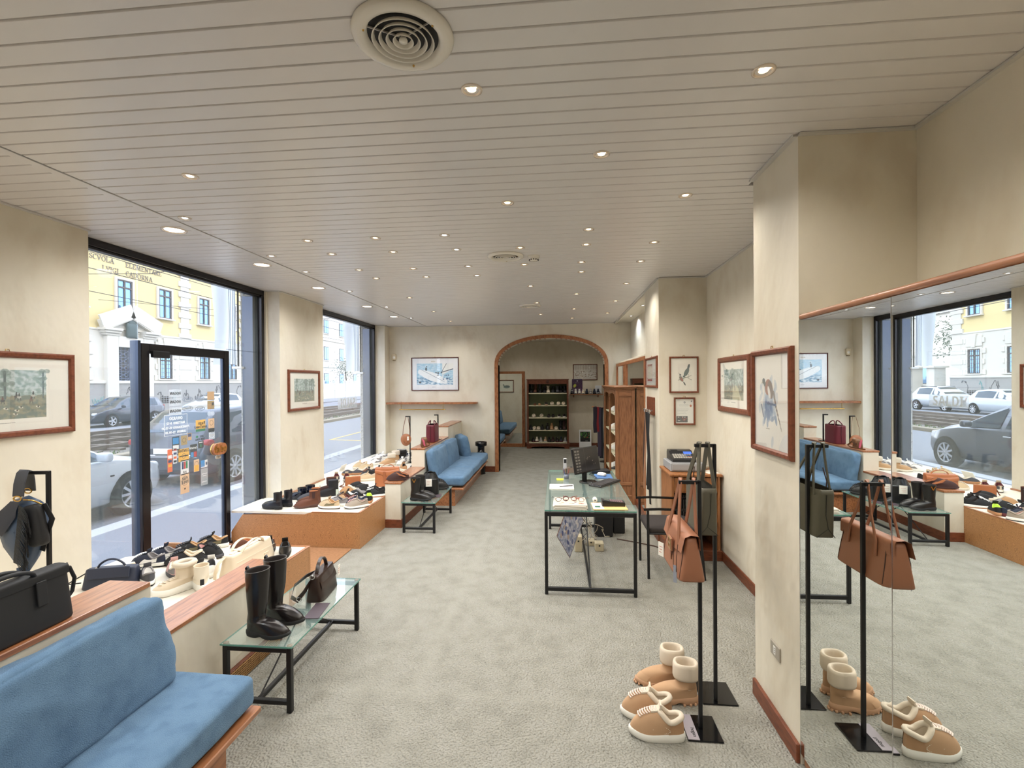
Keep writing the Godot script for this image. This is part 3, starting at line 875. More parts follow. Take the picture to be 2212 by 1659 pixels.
func sofas() -> void:
	var wrinkle := noise_of(0.035, 5, 4)
	var s := thing("bench_sofa", "long cherry-wood bench base of the near blue sofa", "sofa base")
	part("plinth", Shape.new().span(-1.88, -1.50, 0.0, 0.235, -2.02, 1.0).done(), M.cherry_z, s)
	part("seat_board", Shape.new().span(-1.89, -1.375, 0.235, 0.262, -2.09, 1.0, 0.004).done(), M.cherry_z, s)
	var f := thing("bench_sofa", "long cherry-wood bench base of the far blue sofa by the arch", "sofa base")
	part("plinth", Shape.new().span(-1.88, -1.46, 0.0, 0.235, -6.67, -8.95).done(), M.cherry_z, f)
	part("seat_board", Shape.new().span(-1.89, -1.33, 0.235, 0.262, -6.62, -8.98, 0.004).done(), M.cherry_z, f)
	# near cushions
	var seat := Shape.new().pillow(Vector3(0.485, 0.135, 1.02), 0.028, Vector3(0.004, 0.012, 0.004), 24, wrinkle, 0.012).done()
	solo("seat_cushion", seat, M.denim, "blue denim seat cushion of the near sofa, at the end beside glass bench", "cushion", Vector3(-1.635, 0.345, -1.575), 0.0, "near sofa seat cushions")
	solo("seat_cushion", seat, M.denim, "blue denim seat cushion of the near sofa, nearest the camera", "cushion", Vector3(-1.635, 0.345, -0.545), 0.0, "near sofa seat cushions")
	var wr2 := noise_of(0.05, 17, 5)
	var xf := Transform3D(Basis(Vector3.BACK, 0.16), Vector3.ZERO)
	var back := Shape.new().pillow(Vector3(0.115, 0.40, 1.14), 0.03, Vector3(0.022, 0.012, 0.012), 30, wr2, 0.024, xf).done()
	solo("back_cushion", back, M.denim, "blue denim back cushion leaning on low wall, right of the black tote", "cushion", Vector3(-1.80, 0.60, -1.44), 0.0, "near sofa back cushions")
	solo("back_cushion", back, M.denim, "blue denim back cushion of the near sofa, nearest the camera", "cushion", Vector3(-1.80, 0.60, -0.27), 0.0, "near sofa back cushions")
	# far cushions: three and three
	var seat2 := Shape.new().pillow(Vector3(0.55, 0.135, 0.775), 0.035, Vector3(0.01, 0.022, 0.008), 16, wrinkle, 0.014).done()
	var back2 := Shape.new().pillow(Vector3(0.13, 0.40, 0.77), 0.04, Vector3(0.03, 0.02, 0.015), 18, wr2, 0.022, xf).done()
	var say := ["nearest of the three", "middle of the three", "farthest of the three"]
	for i in 3:
		solo("seat_cushion", seat2, M.denim, "blue denim seat cushion on the far sofa, " + say[i], "cushion", Vector3(-1.60, 0.35, -7.03 - 0.785 * i), 0.0, "far sofa seat cushions")
	for i in 2:
		solo("back_cushion", back2, M.denim, "blue denim back cushion on the far sofa, " + say[i], "cushion", Vector3(-1.80, 0.58, -7.06 - 0.80 * i), 0.0, "far sofa back cushions")
	var b3 := solo("back_cushion", back2, M.denim, "blue denim back cushion on the far sofa, crumpled and turned in the corner", "cushion", Vector3(-1.74, 0.585, -8.62), 0.45, "far sofa back cushions")
	b3.scale = Vector3(1.15, 1.0, 0.62)

func platforms() -> void:
	# veneered display platforms on either side of the entrance
	var h := 0.378
	var p := thing("display_platform", "figured cherry veneer display platform with cream top beyond the entrance", "platform")
	var face := PackedVector2Array([Vector2(-3.53, 0), Vector2(-2.088, 0), Vector2(-2.088, h), Vector2(-2.62, h), Vector2(-2.70, h - 0.024), Vector2(-3.40, h - 0.040), Vector2(-3.53, 0.15)])
	part("front", Shape.new().prism(face, -4.868, -4.892).done(), M.birch, p)
	part("side", Shape.new().span(-2.112, -2.088, 0.0, h, -4.892, -5.62, 0.002).done(), M.birch, p)
	part("top", Shape.new().prism(PackedVector2Array([Vector2(-3.53, -4.872), Vector2(-2.10, -4.872), Vector2(-2.10, -9.25), Vector2(-3.32, -9.25), Vector2(-3.32, -8.99), Vector2(-3.53, -8.99), Vector2(-3.53, -6.56), Vector2(-3.32, -6.56), Vector2(-3.32, -5.47), Vector2(-3.53, -5.47)]), -h + 0.002, -h + 0.024, Transform3D(Basis(Vector3.RIGHT, Vector3(0, 0, 1), Vector3(0, -1, 0)), Vector3.ZERO)).done(), M.platform_top, p)
	part("edge_strip", Shape.new().span(-2.112, -2.086, h - 0.004, h + 0.003, -4.87, -5.62, 0.001).done(), M.cherry_z, p)
	part("edge_strip", Shape.new().span(-2.62, -2.088, h - 0.004, h + 0.003, -4.868, -4.886, 0.001).done(), M.cherry_x, p)
	part("sill", Shape.new().span(XL, XL + 0.02, h - 0.002, h + 0.018, -5.48, -6.55, 0.003).done(), M.cherry_z, p)
	part("back_fill", Shape.new().span(-3.31, -2.14, 0.0, h - 0.03, -4.90, -9.2).done(), M.mahogany, p)
	var q := thing("display_platform", "figured cherry veneer display platform with cream top before the entrance", "platform")
	part("front", Shape.new().prism(PackedVector2Array([Vector2(-3.40, 0), Vector2(-2.088, 0), Vector2(-2.088, h), Vector2(-3.40, h)]), -3.856, -3.832).done(), M.birch, q)
	part("side", Shape.new().span(-2.112, -2.088, 0.0, h, -3.832, -3.10, 0.002).done(), M.birch, q)
	part("top", Shape.new().prism(PackedVector2Array([Vector2(-3.36, -1.2), Vector2(-2.10, -1.2), Vector2(-2.10, -3.852), Vector2(-2.9, -3.852), Vector2(-3.44, -3.50), Vector2(-3.44, -3.16), Vector2(-3.36, -3.14)]), -h + 0.002, -h + 0.024, Transform3D(Basis(Vector3.RIGHT, Vector3(0, 0, 1), Vector3(0, -1, 0)), Vector3.ZERO)).done(), M.platform_top, q)
	part("edge_strip", Shape.new().span(-2.112, -2.086, h - 0.004, h + 0.003, -3.856, -3.10, 0.001).done(), M.cherry_z, q)
	part("edge_strip", Shape.new().span(-2.9, -2.112, h - 0.004, h + 0.003, -3.84, -3.857, 0.001).done(), M.cherry_x, q)
	part("back_fill", Shape.new().span(-3.34, -2.14, 0.0, h - 0.03, -3.82, -1.2).done(), M.mahogany, q)

func benches() -> void:
	var b := thing("glass_bench", "low glass bench on black steel frame holding tall black boots, near the camera", "bench", Vector3(-1.61, 0, -2.845))
	bench_parts(b, 0.18, 0.445)
	again(b, "low glass bench on black steel frame holding black boots, beside the far sofa", Vector3(-1.62, 0, -5.87))

func bench_parts(b: Node3D, hx: float, hz: float) -> void:
	for g in [-1, 1]:
		for x in [-1, 1]:
			part("leg", Shape.new().span(x * hx - 0.014, x * hx + 0.014, 0, 0.345, g * (hz - 0.02) - 0.014, g * (hz - 0.02) + 0.014, 0.003).done(), M.steel_black, b)
		part("end_rail", Shape.new().span(-hx, hx, 0.318, 0.343, g * (hz - 0.02) - 0.012, g * (hz - 0.02) + 0.012, 0.003).done(), M.steel_black, b)
		part("foot_rail", Shape.new().span(-hx, hx, 0.04, 0.066, g * (hz - 0.02) - 0.012, g * (hz - 0.02) + 0.012, 0.003).done(), M.steel_black, b)
		part("brace", Shape.new().tube([Vector3(0, 0.06, g * (hz - 0.03)), Vector3(0, 0.325, -g * 0.02)], 0.005, 6).done(), M.steel_black, b)
	part("stretcher", Shape.new().span(-0.012, 0.012, 0.042, 0.066, -hz + 0.03, hz - 0.03, 0.003).done(), M.steel_black, b)
	part("cross_bar", Shape.new().span(-0.05, 0.05, 0.318, 0.336, -0.02, 0.02, 0.003).done(), M.steel_black, b)
	var gl := part("glass_top", Shape.new().span(-hx - 0.022, hx + 0.022, 0.349, 0.357, -hz, hz).done(), M.table_glass, b)
	var e := Shape.new()
	for x in [-1, 1]: e.span(x * (hx + 0.022) - 0.0006, x * (hx + 0.022) + 0.0006, 0.349, 0.357, -hz, hz)
	for z in [-1, 1]: e.span(-hx - 0.022, hx + 0.022, 0.349, 0.357, z * hz - 0.0006, z * hz + 0.0006)
	part("edge", e.done(), M.glass_edge, gl)
	for g in [-1, 1]:
		for x in [-1, 1]:
			part("pad", Shape.new().lathe([Vector2(0.0, 0.359), Vector2(0.012, 0.3585), Vector2(0.014, 0.3575), Vector2(0.014, 0.344)], 12, Vector3(x * hx, 0, g * (hz - 0.02))).done(), mat("pad", rgb(120, 112, 98), 0.4), b)

func back_room() -> void:
	# tall mahogany shoe cabinet
	var c := thing("shoe_cabinet", "tall antique mahogany cabinet with five shelves of shoes beyond the arch", "cabinet")
	var x0 := -0.812
	var x1 := 0.276
	var z0 := -12.565
	var z1 := -12.93
	for x in [[x0, x0 + 0.045], [x1 - 0.045, x1]]:
		part("stile", Shape.new().span(x[0], x[1], 0.0, 1.80, z0, z0 - 0.03, 0.005).done(), M.mahogany, c)
		part("side", Shape.new().span(x[0] + (0.0 if x[0] < -0.5 else 0.025), x[1] - (0.025 if x[0] < -0.5 else 0.0), 0.06, 1.79, z0 - 0.03, z1, 0.002).done(), M.mahogany, c)
	part("top_rail", Shape.new().span(x0 + 0.045, x1 - 0.045, 1.69, 1.80, z0, z0 - 0.03, 0.004).done(), M.mahogany, c)
	part("top_moulding", Shape.new().span(x0 - 0.012, x1 + 0.012, 1.795, 1.82, z0 + 0.012, z1, 0.006).done(), M.mahogany, c)
	part("rosette", Shape.new().lathe([Vector2(0, 0.014), Vector2(0.012, 0.012), Vector2(0.018, 0.006), Vector2(0.028, 0.012), Vector2(0.038, 0.008), Vector2(0.040, 0.0)], 20, Vector3((x0 + x1) / 2, 1.75, z0), Basis(Vector3.RIGHT, PI / 2)).done(), mat("mahogany_dark", rgb(70, 38, 26), 0.45), c)
	part("back_panel", Shape.new().span(x0 + 0.02, x1 - 0.02, 0.12, 1.79, z1 + 0.012, z1).done(), M.cabinet_green, c)
	for k in 3:
		part("back_batten", Shape.new().span(x0 + 0.28 + k * 0.27, x0 + 0.284 + k * 0.27, 0.12, 1.69, z1 + 0.015, z1 + 0.012).done(), mat("batten_green", rgb(110, 120, 92), 0.7), c)
	for y in [1.43, 1.107, 0.787, 0.458, 0.138]:
		part("shelf", Shape.new().span(x0 + 0.028, x1 - 0.028, y, y + 0.025, z0 - 0.008, z1 + 0.012, 0.003).done(), M.shelf_edge, c)
	# plinth with a flat arch cut out and bracket feet
	var a := PackedVector2Array([Vector2(x0 - 0.012, 0.0), Vector2(x0 + 0.09, 0.0), Vector2(x0 + 0.12, 0.035)])
	for i in 9: a.append(Vector2(lerpf(x0 + 0.15, x1 - 0.15, i / 8.0), 0.045 + 0.018 * sin(PI * i / 8.0)))
	a.append_array(PackedVector2Array([Vector2(x1 - 0.12, 0.035), Vector2(x1 - 0.09, 0.0), Vector2(x1 + 0.012, 0.0), Vector2(x1 + 0.012, 0.105), Vector2(x0 - 0.012, 0.105)]))
	part("plinth", Shape.new().prism(a, z0 - 0.02, z0 + 0.012).done(), M.mahogany, c)
	part("plinth_moulding", Shape.new().span(x0 - 0.02, x1 + 0.02, 0.105, 0.128, z0 + 0.02, z1, 0.006).done(), M.mahogany, c)
	# wall shelf with sneakers, cards
	var sh := thing("back_shelf", "short wooden wall shelf of sneakers right of the mahogany cabinet", "shelf")
	part("board", Shape.new().span(0.31, 1.175, 1.395, 1.42, -12.68, ZF, 0.004).done(), M.walnut_x, sh)
	for x in [0.42, 1.06]: part("bracket", Shape.new().span(x - 0.012, x + 0.012, 1.33, 1.395, -12.86, ZF, 0.003).done(), M.walnut_x, sh)
	poster_card("promo_card", "dark purple cardboard display card with lime slice on the wall shelf", Vector3(0.515, 1.421, -12.90), 0.0, 0.28, 0.40, "purple")
	poster_card("notice_card", "white printed notice card leaning on the wall shelf's right end", Vector3(1.07, 1.421, -12.895), 0.0, 0.17, 0.22, "notice")
	var pc := poster_card("floor_poster", "white-bordered poster with green toucans leaning on the rear wall", Vector3(0.712, 0.0, -12.80), 0.0, 0.32, 0.475, "jungle")
	pc.rotation.x = -0.10
	# tall mirror left of the cabinet
	var m := thing("standing_mirror", "tall wood-framed mirror against the rear wall left of the cabinet", "mirror")
	part("pane", Shape.new().span(-1.60, -0.955, 0.07, 1.985, -12.885, -12.90).done(), M.mirror, m)
	for x in [[-1.66, -1.59], [-0.965, -0.885]]: part("stile", Shape.new().span(x[0], x[1], 0.0, 2.035, -12.86, -12.93, 0.006).done(), M.arch_wood, m)
	for y in [[1.97, 2.035], [0.0, 0.09]]: part("rail", Shape.new().span(-1.59, -0.965, y[0], y[1], -12.86, -12.93, 0.006).done(), M.arch_wood, m)
	# sofa of the back room
	var s := thing("bench_sofa", "cherry-wood bench base of the sofa in the back room", "sofa base")
	part("plinth", Shape.new().span(-1.95, -1.48, 0.0, 0.235, -10.0, -12.30).done(), M.cherry_z, s)
	part("seat_board", Shape.new().span(-1.97, -1.36, 0.235, 0.262, -9.95, -12.33, 0.004).done(), M.cherry_z, s)
	var seat := Shape.new().pillow(Vector3(0.58, 0.14, 1.16), 0.04, Vector3(0.01, 0.02, 0.01), 14, noise_of(0.035, 5, 4), 0.012).done()
	var back := Shape.new().pillow(Vector3(0.13, 0.40, 1.14), 0.04, Vector3(0.03, 0.02, 0.015), 14, noise_of(0.05, 17, 4), 0.016, Transform3D(Basis(Vector3.BACK, 0.15), Vector3.ZERO)).done()
	for k in 2:
		solo("seat_cushion", seat, M.denim, ["blue denim seat cushion in the back room, nearer the arch", "blue denim seat cushion in the back room, beside the standing mirror"][k], "cushion", Vector3(-1.65, 0.352, -10.56 - k * 1.18), 0.0, "back room cushions")
		solo("back_cushion", back, M.denim, ["blue denim back cushion in the back room, nearer the arch", "blue denim back cushion in the back room, beside the standing mirror"][k], "cushion", Vector3(-1.90, 0.61, -10.56 - k * 1.18), 0.0, "back room cushions")
	# scarves and belts on a wooden arm, white door leaf
	var arm := thing("scarf_hanger", "wooden peg rail with dark red and black scarves right inside the arch", "hanger", Vector3(0.86, 0, -10.55))
	part("peg", Shape.new().tube([Vector3(-0.13, 1.20, 0.0), Vector3(0.16, 1.17, 0.0)], 0.012, 8).done(), M.arch_wood, arm)
	part("post", Shape.new().tube([Vector3(0.16, 0.0, 0.0), Vector3(0.16, 1.19, 0.0)], 0.014, 8).done(), M.steel_black, arm)
	part("foot", Shape.new().lathe([Vector2(0, 0.02), Vector2(0.12, 0.018), Vector2(0.13, 0.0)], 20, Vector3(0.16, 0, 0)).done(), M.steel_black, arm)
	var cols := [rgb(40, 34, 46), rgb(128, 36, 40), rgb(60, 52, 66), rgb(34, 36, 44)]
	for i in 4:
		var f := Vector3(0.80 + i * 0.045, 1.185 - i * 0.006, -10.55)
		var len: float = [0.55, 0.52, 1.05, 1.08][i]
		var path := []
		for k in 9: path.append(Vector3(0.006 * sin(k * 0.9 + i), -len * k / 8.0, 0.02))
		var sc := solo("scarf", Shape.new().strap(path, 0.075, 0.014, Vector3(1, 0, 0.2)).strap([Vector3(0, 0, 0.02), Vector3(0, 0.015, 0), Vector3(0, 0, -0.02), Vector3(0, -len * 0.8, -0.022)], 0.072, 0.012, Vector3(1, 0, 0.2)).done(), mat("scarf_%d" % i, cols[i], 0.95), ["black scarf on the peg rail, leftmost", "dark red scarf on the peg rail", "long plum scarf on the peg rail", "long black scarf on the peg rail, rightmost"][i], "scarf", f, 0.0, "scarves on the peg rail")
	struct("door_2", Shape.new().span(1.10, 1.145, 0.0, 2.05, -9.75, -10.5, 0.004).done(), M.white_paint)

func poster_card(called: String, label: String, at: Vector3, turn: float, w: float, h: float, art: String) -> Node3D:
	var t := thing(called, label, "poster", at, turn)
	part("board", Shape.new().span(-w / 2, w / 2, 0.0, h, -0.006, 0.0).done(), M.paper, t)
	part("print", sheet(w * 0.985, h * 0.985, Vector3(0, h / 2, 0.0008)), print_mat(art, w / h), t)
	return t

func sheet(w: float, h: float, at := Vector3.ZERO) -> ArrayMesh:
	var st := SurfaceTool.new()
	st.begin(Mesh.PRIMITIVE_TRIANGLES)
	var p := [Vector3(-w / 2, -h / 2, 0), Vector3(w / 2, -h / 2, 0), Vector3(w / 2, h / 2, 0), Vector3(-w / 2, h / 2, 0)]
	var uv := [Vector2(0, 1), Vector2(1, 1), Vector2(1, 0), Vector2(0, 0)]
	for i in [0, 2, 1, 0, 3, 2]:
		st.set_normal(Vector3.BACK)
		st.set_uv(uv[i])
		st.add_vertex(p[i] + at)
	return st.commit()

func blob(im: Image, x: float, y: float, rx: float, ry: float, c: Color, rot := 0.0) -> void:
	var w := im.get_width()
	var h := im.get_height()
	var r := maxf(rx, ry)
	var cr := cos(rot)
	var sr := sin(rot)
	for j in range(maxi(0, int(y - r)), mini(h, int(y + r) + 1)):
		for i in range(maxi(0, int(x - r)), mini(w, int(x + r) + 1)):
			var dx := (i - x) * cr + (j - y) * sr
			var dy := -(i - x) * sr + (j - y) * cr
			if dx * dx / (rx * rx) + dy * dy / (ry * ry) < 1.0: im.set_pixel(i, j, im.get_pixel(i, j).lerp(c, c.a))

func stroke(im: Image, x0: float, y0: float, x1: float, y1: float, r: float, c: Color) -> void:
	var n := int(Vector2(x1 - x0, y1 - y0).length() / maxf(r * 0.7, 0.5)) + 1
	for k in n + 1: blob(im, lerpf(x0, x1, k / float(n)), lerpf(y0, y1, k / float(n)), r, r, c)

func script_lines(im: Image, x0: float, x1: float, y0: float, y1: float, n: int, c: Color, r: RandomNumberGenerator) -> void:
	for k in n:
		var y := lerpf(y0, y1, k / maxf(1.0, n - 1))
		var x := x0
		var e := lerpf(x0, x1, 0.6 + 0.4 * r.randf())
		while x < e:
			var l := 2.0 + r.randf() * 6.0
			stroke(im, x, y, minf(x + l, e), y, 0.8, c)
			x += l + 2.5

func print_mat(art: String, aspect: float) -> Material:
	if M.has("print_" + art): return M["print_" + art]
	var h := 256
	var w := int(256 * aspect)
	if aspect > 1.0:
		w = 320
		h = int(320 / aspect)
	var im := Image.create(w, h, false, Image.FORMAT_RGB8)
	var r := RandomNumberGenerator.new()
	r.seed = art.hash()
	var ns := noise_of(0.03, 9, 4)
	var fw := float(w)
	var fh := float(h)
	im.fill(rgb(238, 232, 220))
	match art:
		"hunt", "hunt_small", "road":
			# a grey-green wooded scene inside a wide margin
			var ax := fw * (0.13 if art == "hunt" else 0.15)
			var bx := fw * (0.80 if art == "hunt" else 0.85)
			var ay := fh * 0.17
			var by := fh * 0.83
			for j in range(int(ay), int(by)):
				for i in range(int(ax), int(bx)):
					var f := (j - ay) / (by - ay)
					var k := ns.get_noise_2d(i * 1.6, j * 2.0)
					var sky := rgb(196, 206, 204).lerp(rgb(140, 160, 152), clampf(0.5 + k * 1.6, 0, 1))
					var land := rgb(112, 122, 108).lerp(rgb(150, 144, 116), clampf(0.5 + k * 1.8, 0, 1))
					if art == "road" and absf(i - lerpf(fw * 0.5, fw * 0.62, f)) < fw * 0.16 * f: land = rgb(196, 192, 160)
					im.set_pixel(i, j, sky if f < 0.52 + 0.05 * k else land)
			for t in 7:
				var x := lerpf(ax + 6, bx - 8, r.randf())
				stroke(im, x, by - fh * 0.28, x + r.randf_range(-3, 3), ay + 4, 1.4 + r.randf() * 1.6, rgb(76, 92, 92))
				for q in 5: blob(im, x + r.randfn() * 12, ay + r.randf() * fh * 0.22, 9, 6, Color(0.42, 0.50, 0.46, 0.55))
			for t in 9:
				var x := lerpf(ax + 14, bx - 14, r.randf())
				var y := lerpf(fh * 0.50, fh * 0.60, r.randf())
				blob(im, x, y, 5.5, 4, [rgb(70, 58, 50), rgb(120, 100, 80), rgb(186, 180, 168), rgb(50, 48, 50)][t % 4])
				blob(im, x, y - 6, 2.2, 4, [rgb(40, 40, 44), rgb(110, 50, 44)][t % 2])
				blob(im, x, y - 10.5, 1.5, 1.5, rgb(60, 46, 42))
				stroke(im, x - 3, y + 3, x - 4, y + 9, 0.8, rgb(60, 54, 50))
				stroke(im, x + 3, y + 3, x + 4, y + 9, 0.8, rgb(60, 54, 50))
			if art != "road":
				for t in 8:
					var x := lerpf(ax + 10, bx - 10, r.randf())
					var y := lerpf(fh * 0.67, fh * 0.77, r.randf())
					blob(im, x, y, 6, 2.6, rgb(226, 218, 196), 0.2)
					blob(im, x + 1, y - 0.5, 2.4, 1.8, rgb(72, 56, 46))
			script_lines(im, fw * 0.42, fw * 0.58, fh * 0.88, fh * 0.88, 1, rgb(110, 104, 96), r)
		"sail":
			im.fill(rgb(236, 234, 236))
			for j in range(int(fh * 0.17), int(fh * 0.84)):
				for i in range(int(fw * 0.10), int(fw * 0.895)):
					var k := ns.get_noise_2d(i * 1.2, j * 3.0)
					var f := float(j) / fh
					im.set_pixel(i, j, rgb(152, 196, 222).lerp(rgb(206, 224, 236), clampf(0.4 + k, 0, 1)) if f < 0.62 + 0.04 * k else rgb(96, 142, 178).lerp(rgb(206, 222, 232), clampf(0.45 + k * 1.8, 0, 1)))
			# white hull lying over, sail and boom, a figure on the bow
			for k in 60:
				var f := k / 59.0
				blob(im, lerpf(fw * 0.17, fw * 0.72, f), lerpf(fh * 0.43, fh * 0.74, f), 15 + 16 * sin(f * PI), 16 + 13 * sin(f * PI), rgb(238, 240, 242))
			for k in 40: stroke(im, fw * 0.66 + k * fw * 0.006, fh * (0.17 + 0.0), fw * 0.66 + k * fw * 0.006 - (40 - k) * 0.0, fh * (0.52 - k * 0.005), 1.2, Color(0.93, 0.92, 0.90, 0.9))
			stroke(im, fw * 0.75, fh * 0.17, fw * 0.65, fh * 0.42, 1.6, rgb(60, 70, 84))
			stroke(im, fw * 0.63, fh * 0.45, fw * 0.89, fh * 0.34, 2.6, rgb(52, 60, 78))
			stroke(im, fw * 0.20, fh * 0.36, fw * 0.62, fh * 0.68, 1.4, rgb(140, 152, 168))
			stroke(im, fw * 0.62, fh * 0.68, fw * 0.70, fh * 0.74, 1.2, rgb(140, 152, 168))
			blob(im, fw * 0.305, fh * 0.34, 6, 12, rgb(30, 38, 54))
			blob(im, fw * 0.315, fh * 0.26, 3.4, 3.6, rgb(30, 38, 54))
			for q in 9: blob(im, fw * (0.50 + r.randf() * 0.16), fh * (0.44 + r.randf() * 0.12), 4, 3, rgb(40, 48, 66))
			for q in 12: blob(im, fw * (0.66 + r.randf() * 0.16), fh * (0.52 + r.randf() * 0.20), 4, 5, [rgb(70, 100, 140), rgb(232, 232, 236)][q % 2])
			for q in 30: blob(im, fw * (0.12 + r.randf() * 0.75), fh * (0.76 + r.randf() * 0.07), 9, 2, Color(0.93, 0.96, 0.98, 0.6))
			blob(im, fw * 0.17, fh * 0.76, 8, 6, rgb(34, 40, 54))
			script_lines(im, fw * 0.42, fw * 0.56, fh * 0.09, fh * 0.11, 2, rgb(170, 150, 110), r)
			script_lines(im, fw * 0.44, fw * 0.53, fh * 0.91, fh * 0.91, 1, rgb(70, 90, 130), r)
		"birds":
			stroke(im, fw * 0.30, fh * 0.66, fw * 0.78, fh * 0.52, 1.4, rgb(96, 84, 70))
			stroke(im, fw * 0.45, fh * 0.60, fw * 0.30, fh * 0.44, 1.0, rgb(96, 84, 70))
			stroke(im, fw * 0.60, fh * 0.57, fw * 0.80, fh * 0.66, 1.0, rgb(96, 84, 70))
			blob(im, fw * 0.60, fh * 0.42, 15, 34, rgb(76, 92, 90), 0.45)
			blob(im, fw * 0.68, fh * 0.26, 8, 22, rgb(64, 78, 78), 0.25)
			blob(im, fw * 0.50, fh * 0.55, 8, 8, rgb(70, 84, 84))
			blob(im, fw * 0.40, fh * 0.62, 11, 24, rgb(120, 108, 92), -0.5)
			blob(im, fw * 0.42, fh * 0.64, 6, 14, rgb(172, 78, 60), -0.5)
			blob(im, fw * 0.36, fh * 0.50, 7, 7, rgb(92, 92, 84))
			blob(im, fw * 0.52, fh * 0.76, 5, 16, rgb(80, 78, 72), -0.5)
			for q in 14: blob(im, fw * (0.28 + 0.5 * r.randf()), fh * (0.50 + 0.18 * r.randf()), 4, 2, rgb(104, 112, 84), r.randf() * 3)
		"pheasant":
			im.fill(rgb(240, 234, 224))
			for q in 60: blob(im, fw * (0.42 + 0.12 * r.randfn()), fh * (0.50 + 0.12 * r.randfn()), 7, 16, Color(0.52, 0.62, 0.74, 0.28), r.randfn() * 0.4)
			for q in 22: blob(im, fw * (0.40 + 0.07 * r.randfn()), fh * (0.60 + 0.07 * r.randfn()), 6, 14, Color(0.36, 0.47, 0.64, 0.5), r.randfn() * 0.4)
			blob(im, fw * 0.40, fh * 0.345, 20, 22, rgb(156, 88, 64), 0.3)
			blob(im, fw * 0.47, fh * 0.37, 15, 26, rgb(108, 84, 76), -0.3)
			blob(im, fw * 0.43, fh * 0.40, 7, 18, rgb(232, 228, 222), -0.4)
			blob(im, fw * 0.27, fh * 0.28, 9, 8, rgb(48, 62, 72))
			blob(im, fw * 0.30, fh * 0.31, 6, 7, rgb(62, 84, 84))
			stroke(im, fw * 0.235, fh * 0.29, fw * 0.21, fh * 0.30, 1.4, rgb(196, 184, 150))
			stroke(im, fw * 0.56, fh * 0.40, fw * 0.62, fh * 0.54, 4.5, rgb(120, 110, 104))
			for k in 12: stroke(im, lerpf(fw * 0.62, fw * 0.78, k / 12.0), lerpf(fh * 0.54, fh * 0.80, k / 12.0), lerpf(fw * 0.62, fw * 0.78, (k + 0.5) / 12.0), lerpf(fh * 0.54, fh * 0.80, (k + 0.5) / 12.0), 3.6 - k * 0.2, rgb(70, 60, 58) if k % 2 == 0 else rgb(170, 150, 130))
			stroke(im, fw * 0.20, fh * 0.545, fw * 0.26, fh * 0.66, 4, rgb(128, 134, 150))
			stroke(im, fw * 0.38, fh * 0.52, fw * 0.62, fh * 0.53, 3, rgb(80, 100, 136))
			script_lines(im, fw * 0.34, fw * 0.46, fh * 0.79, fh * 0.79, 1, rgb(130, 124, 116), r)
		"cert":
			im.fill(rgb(232, 230, 222))
			blob(im, fw * 0.5, fh * 0.14, 10, 10, rgb(120, 120, 124))
			blob(im, fw * 0.5, fh * 0.14, 5, 5, rgb(214, 212, 206))
			script_lines(im, fw * 0.2, fw * 0.8, fh * 0.24, fh * 0.30, 3, rgb(120, 120, 124), r)
			script_lines(im, fw * 0.1, fw * 0.75, fh * 0.36, fh * 0.60, 8, rgb(150, 150, 152), r)
			blob(im, fw * 0.84, fh * 0.28, 10, 12, rgb(198, 110, 70))
			blob(im, fw * 0.88, fh * 0.10, 7, 9, rgb(110, 110, 116))
			im.fill_rect(Rect2i(int(fw * 0.06), int(fh * 0.70), int(fw * 0.62), int(fh * 0.25)), rgb(52, 46, 44))
			for q in 18: blob(im, fw * (0.10 + r.randf() * 0.55), fh * (0.73 + r.randf() * 0.18), 7, 5, [rgb(206, 196, 186), rgb(150, 60, 48), rgb(92, 84, 76)][q % 3])
		"document":
			im.fill(rgb(238, 234, 226))
			im.fill_rect(Rect2i(int(fw * 0.12), int(fh * 0.18), int(fw * 0.46), int(fh * 0.66)), rgb(166, 70, 60))
			im.fill_rect(Rect2i(int(fw * 0.16), int(fh * 0.26), int(fw * 0.38), int(fh * 0.50)), rgb(232, 224, 206))
			script_lines(im, fw * 0.20, fw * 0.50, fh * 0.32, fh * 0.70, 8, rgb(120, 106, 92), r)
			for q in 26: blob(im, fw * (0.76 + 0.05 * r.randfn()), fh * (0.58 + 0.12 * r.randfn()), 2.5, 7, Color(0.55, 0.55, 0.42, 0.7), r.randfn())
		"sepia":
			im.fill(rgb(206, 198, 188))
			for i in 14: im.fill_rect(Rect2i(int(i * fw / 14.0), 0, 3, int(fh * 0.34)), rgb(122, 92, 70))
			for i in 4: im.fill_rect(Rect2i(0, int(fh * 0.09 * i), w, 2), rgb(140, 108, 84))
			for q in 130: blob(im, fw * r.randf(), fh * (0.40 + 0.45 * r.randf()), 3 + r.randf() * 9, 2 + r.randf() * 5, [rgb(232, 226, 220), rgb(112, 80, 58), rgb(214, 206, 198), rgb(150, 120, 98)][q % 4])
			blob(im, fw * 0.68, fh * 0.18, 8, 16, rgb(228, 222, 216))
		"duck":
			im.fill(rgb(232, 230, 214))
			blob(im, fw * 0.46, fh * 0.56, fw * 0.24, fh * 0.13, rgb(132, 146, 136))
			blob(im, fw * 0.42, fh * 0.53, fw * 0.17, fh * 0.08, rgb(92, 106, 104), 0.1)
			blob(im, fw * 0.68, fh * 0.40, fw * 0.05, fh * 0.06, rgb(60, 84, 80))
			stroke(im, fw * 0.66, fh * 0.44, fw * 0.60, fh * 0.54, 7, rgb(80, 104, 98))
			stroke(im, fw * 0.72, fh * 0.40, fw * 0.77, fh * 0.42, 2, rgb(160, 140, 90))
			for q in 10: stroke(im, fw * (0.25 + r.randf() * 0.4), fh * 0.70, fw * (0.35 + r.randf() * 0.4), fh * 0.70, 1.0, rgb(150, 170, 168))
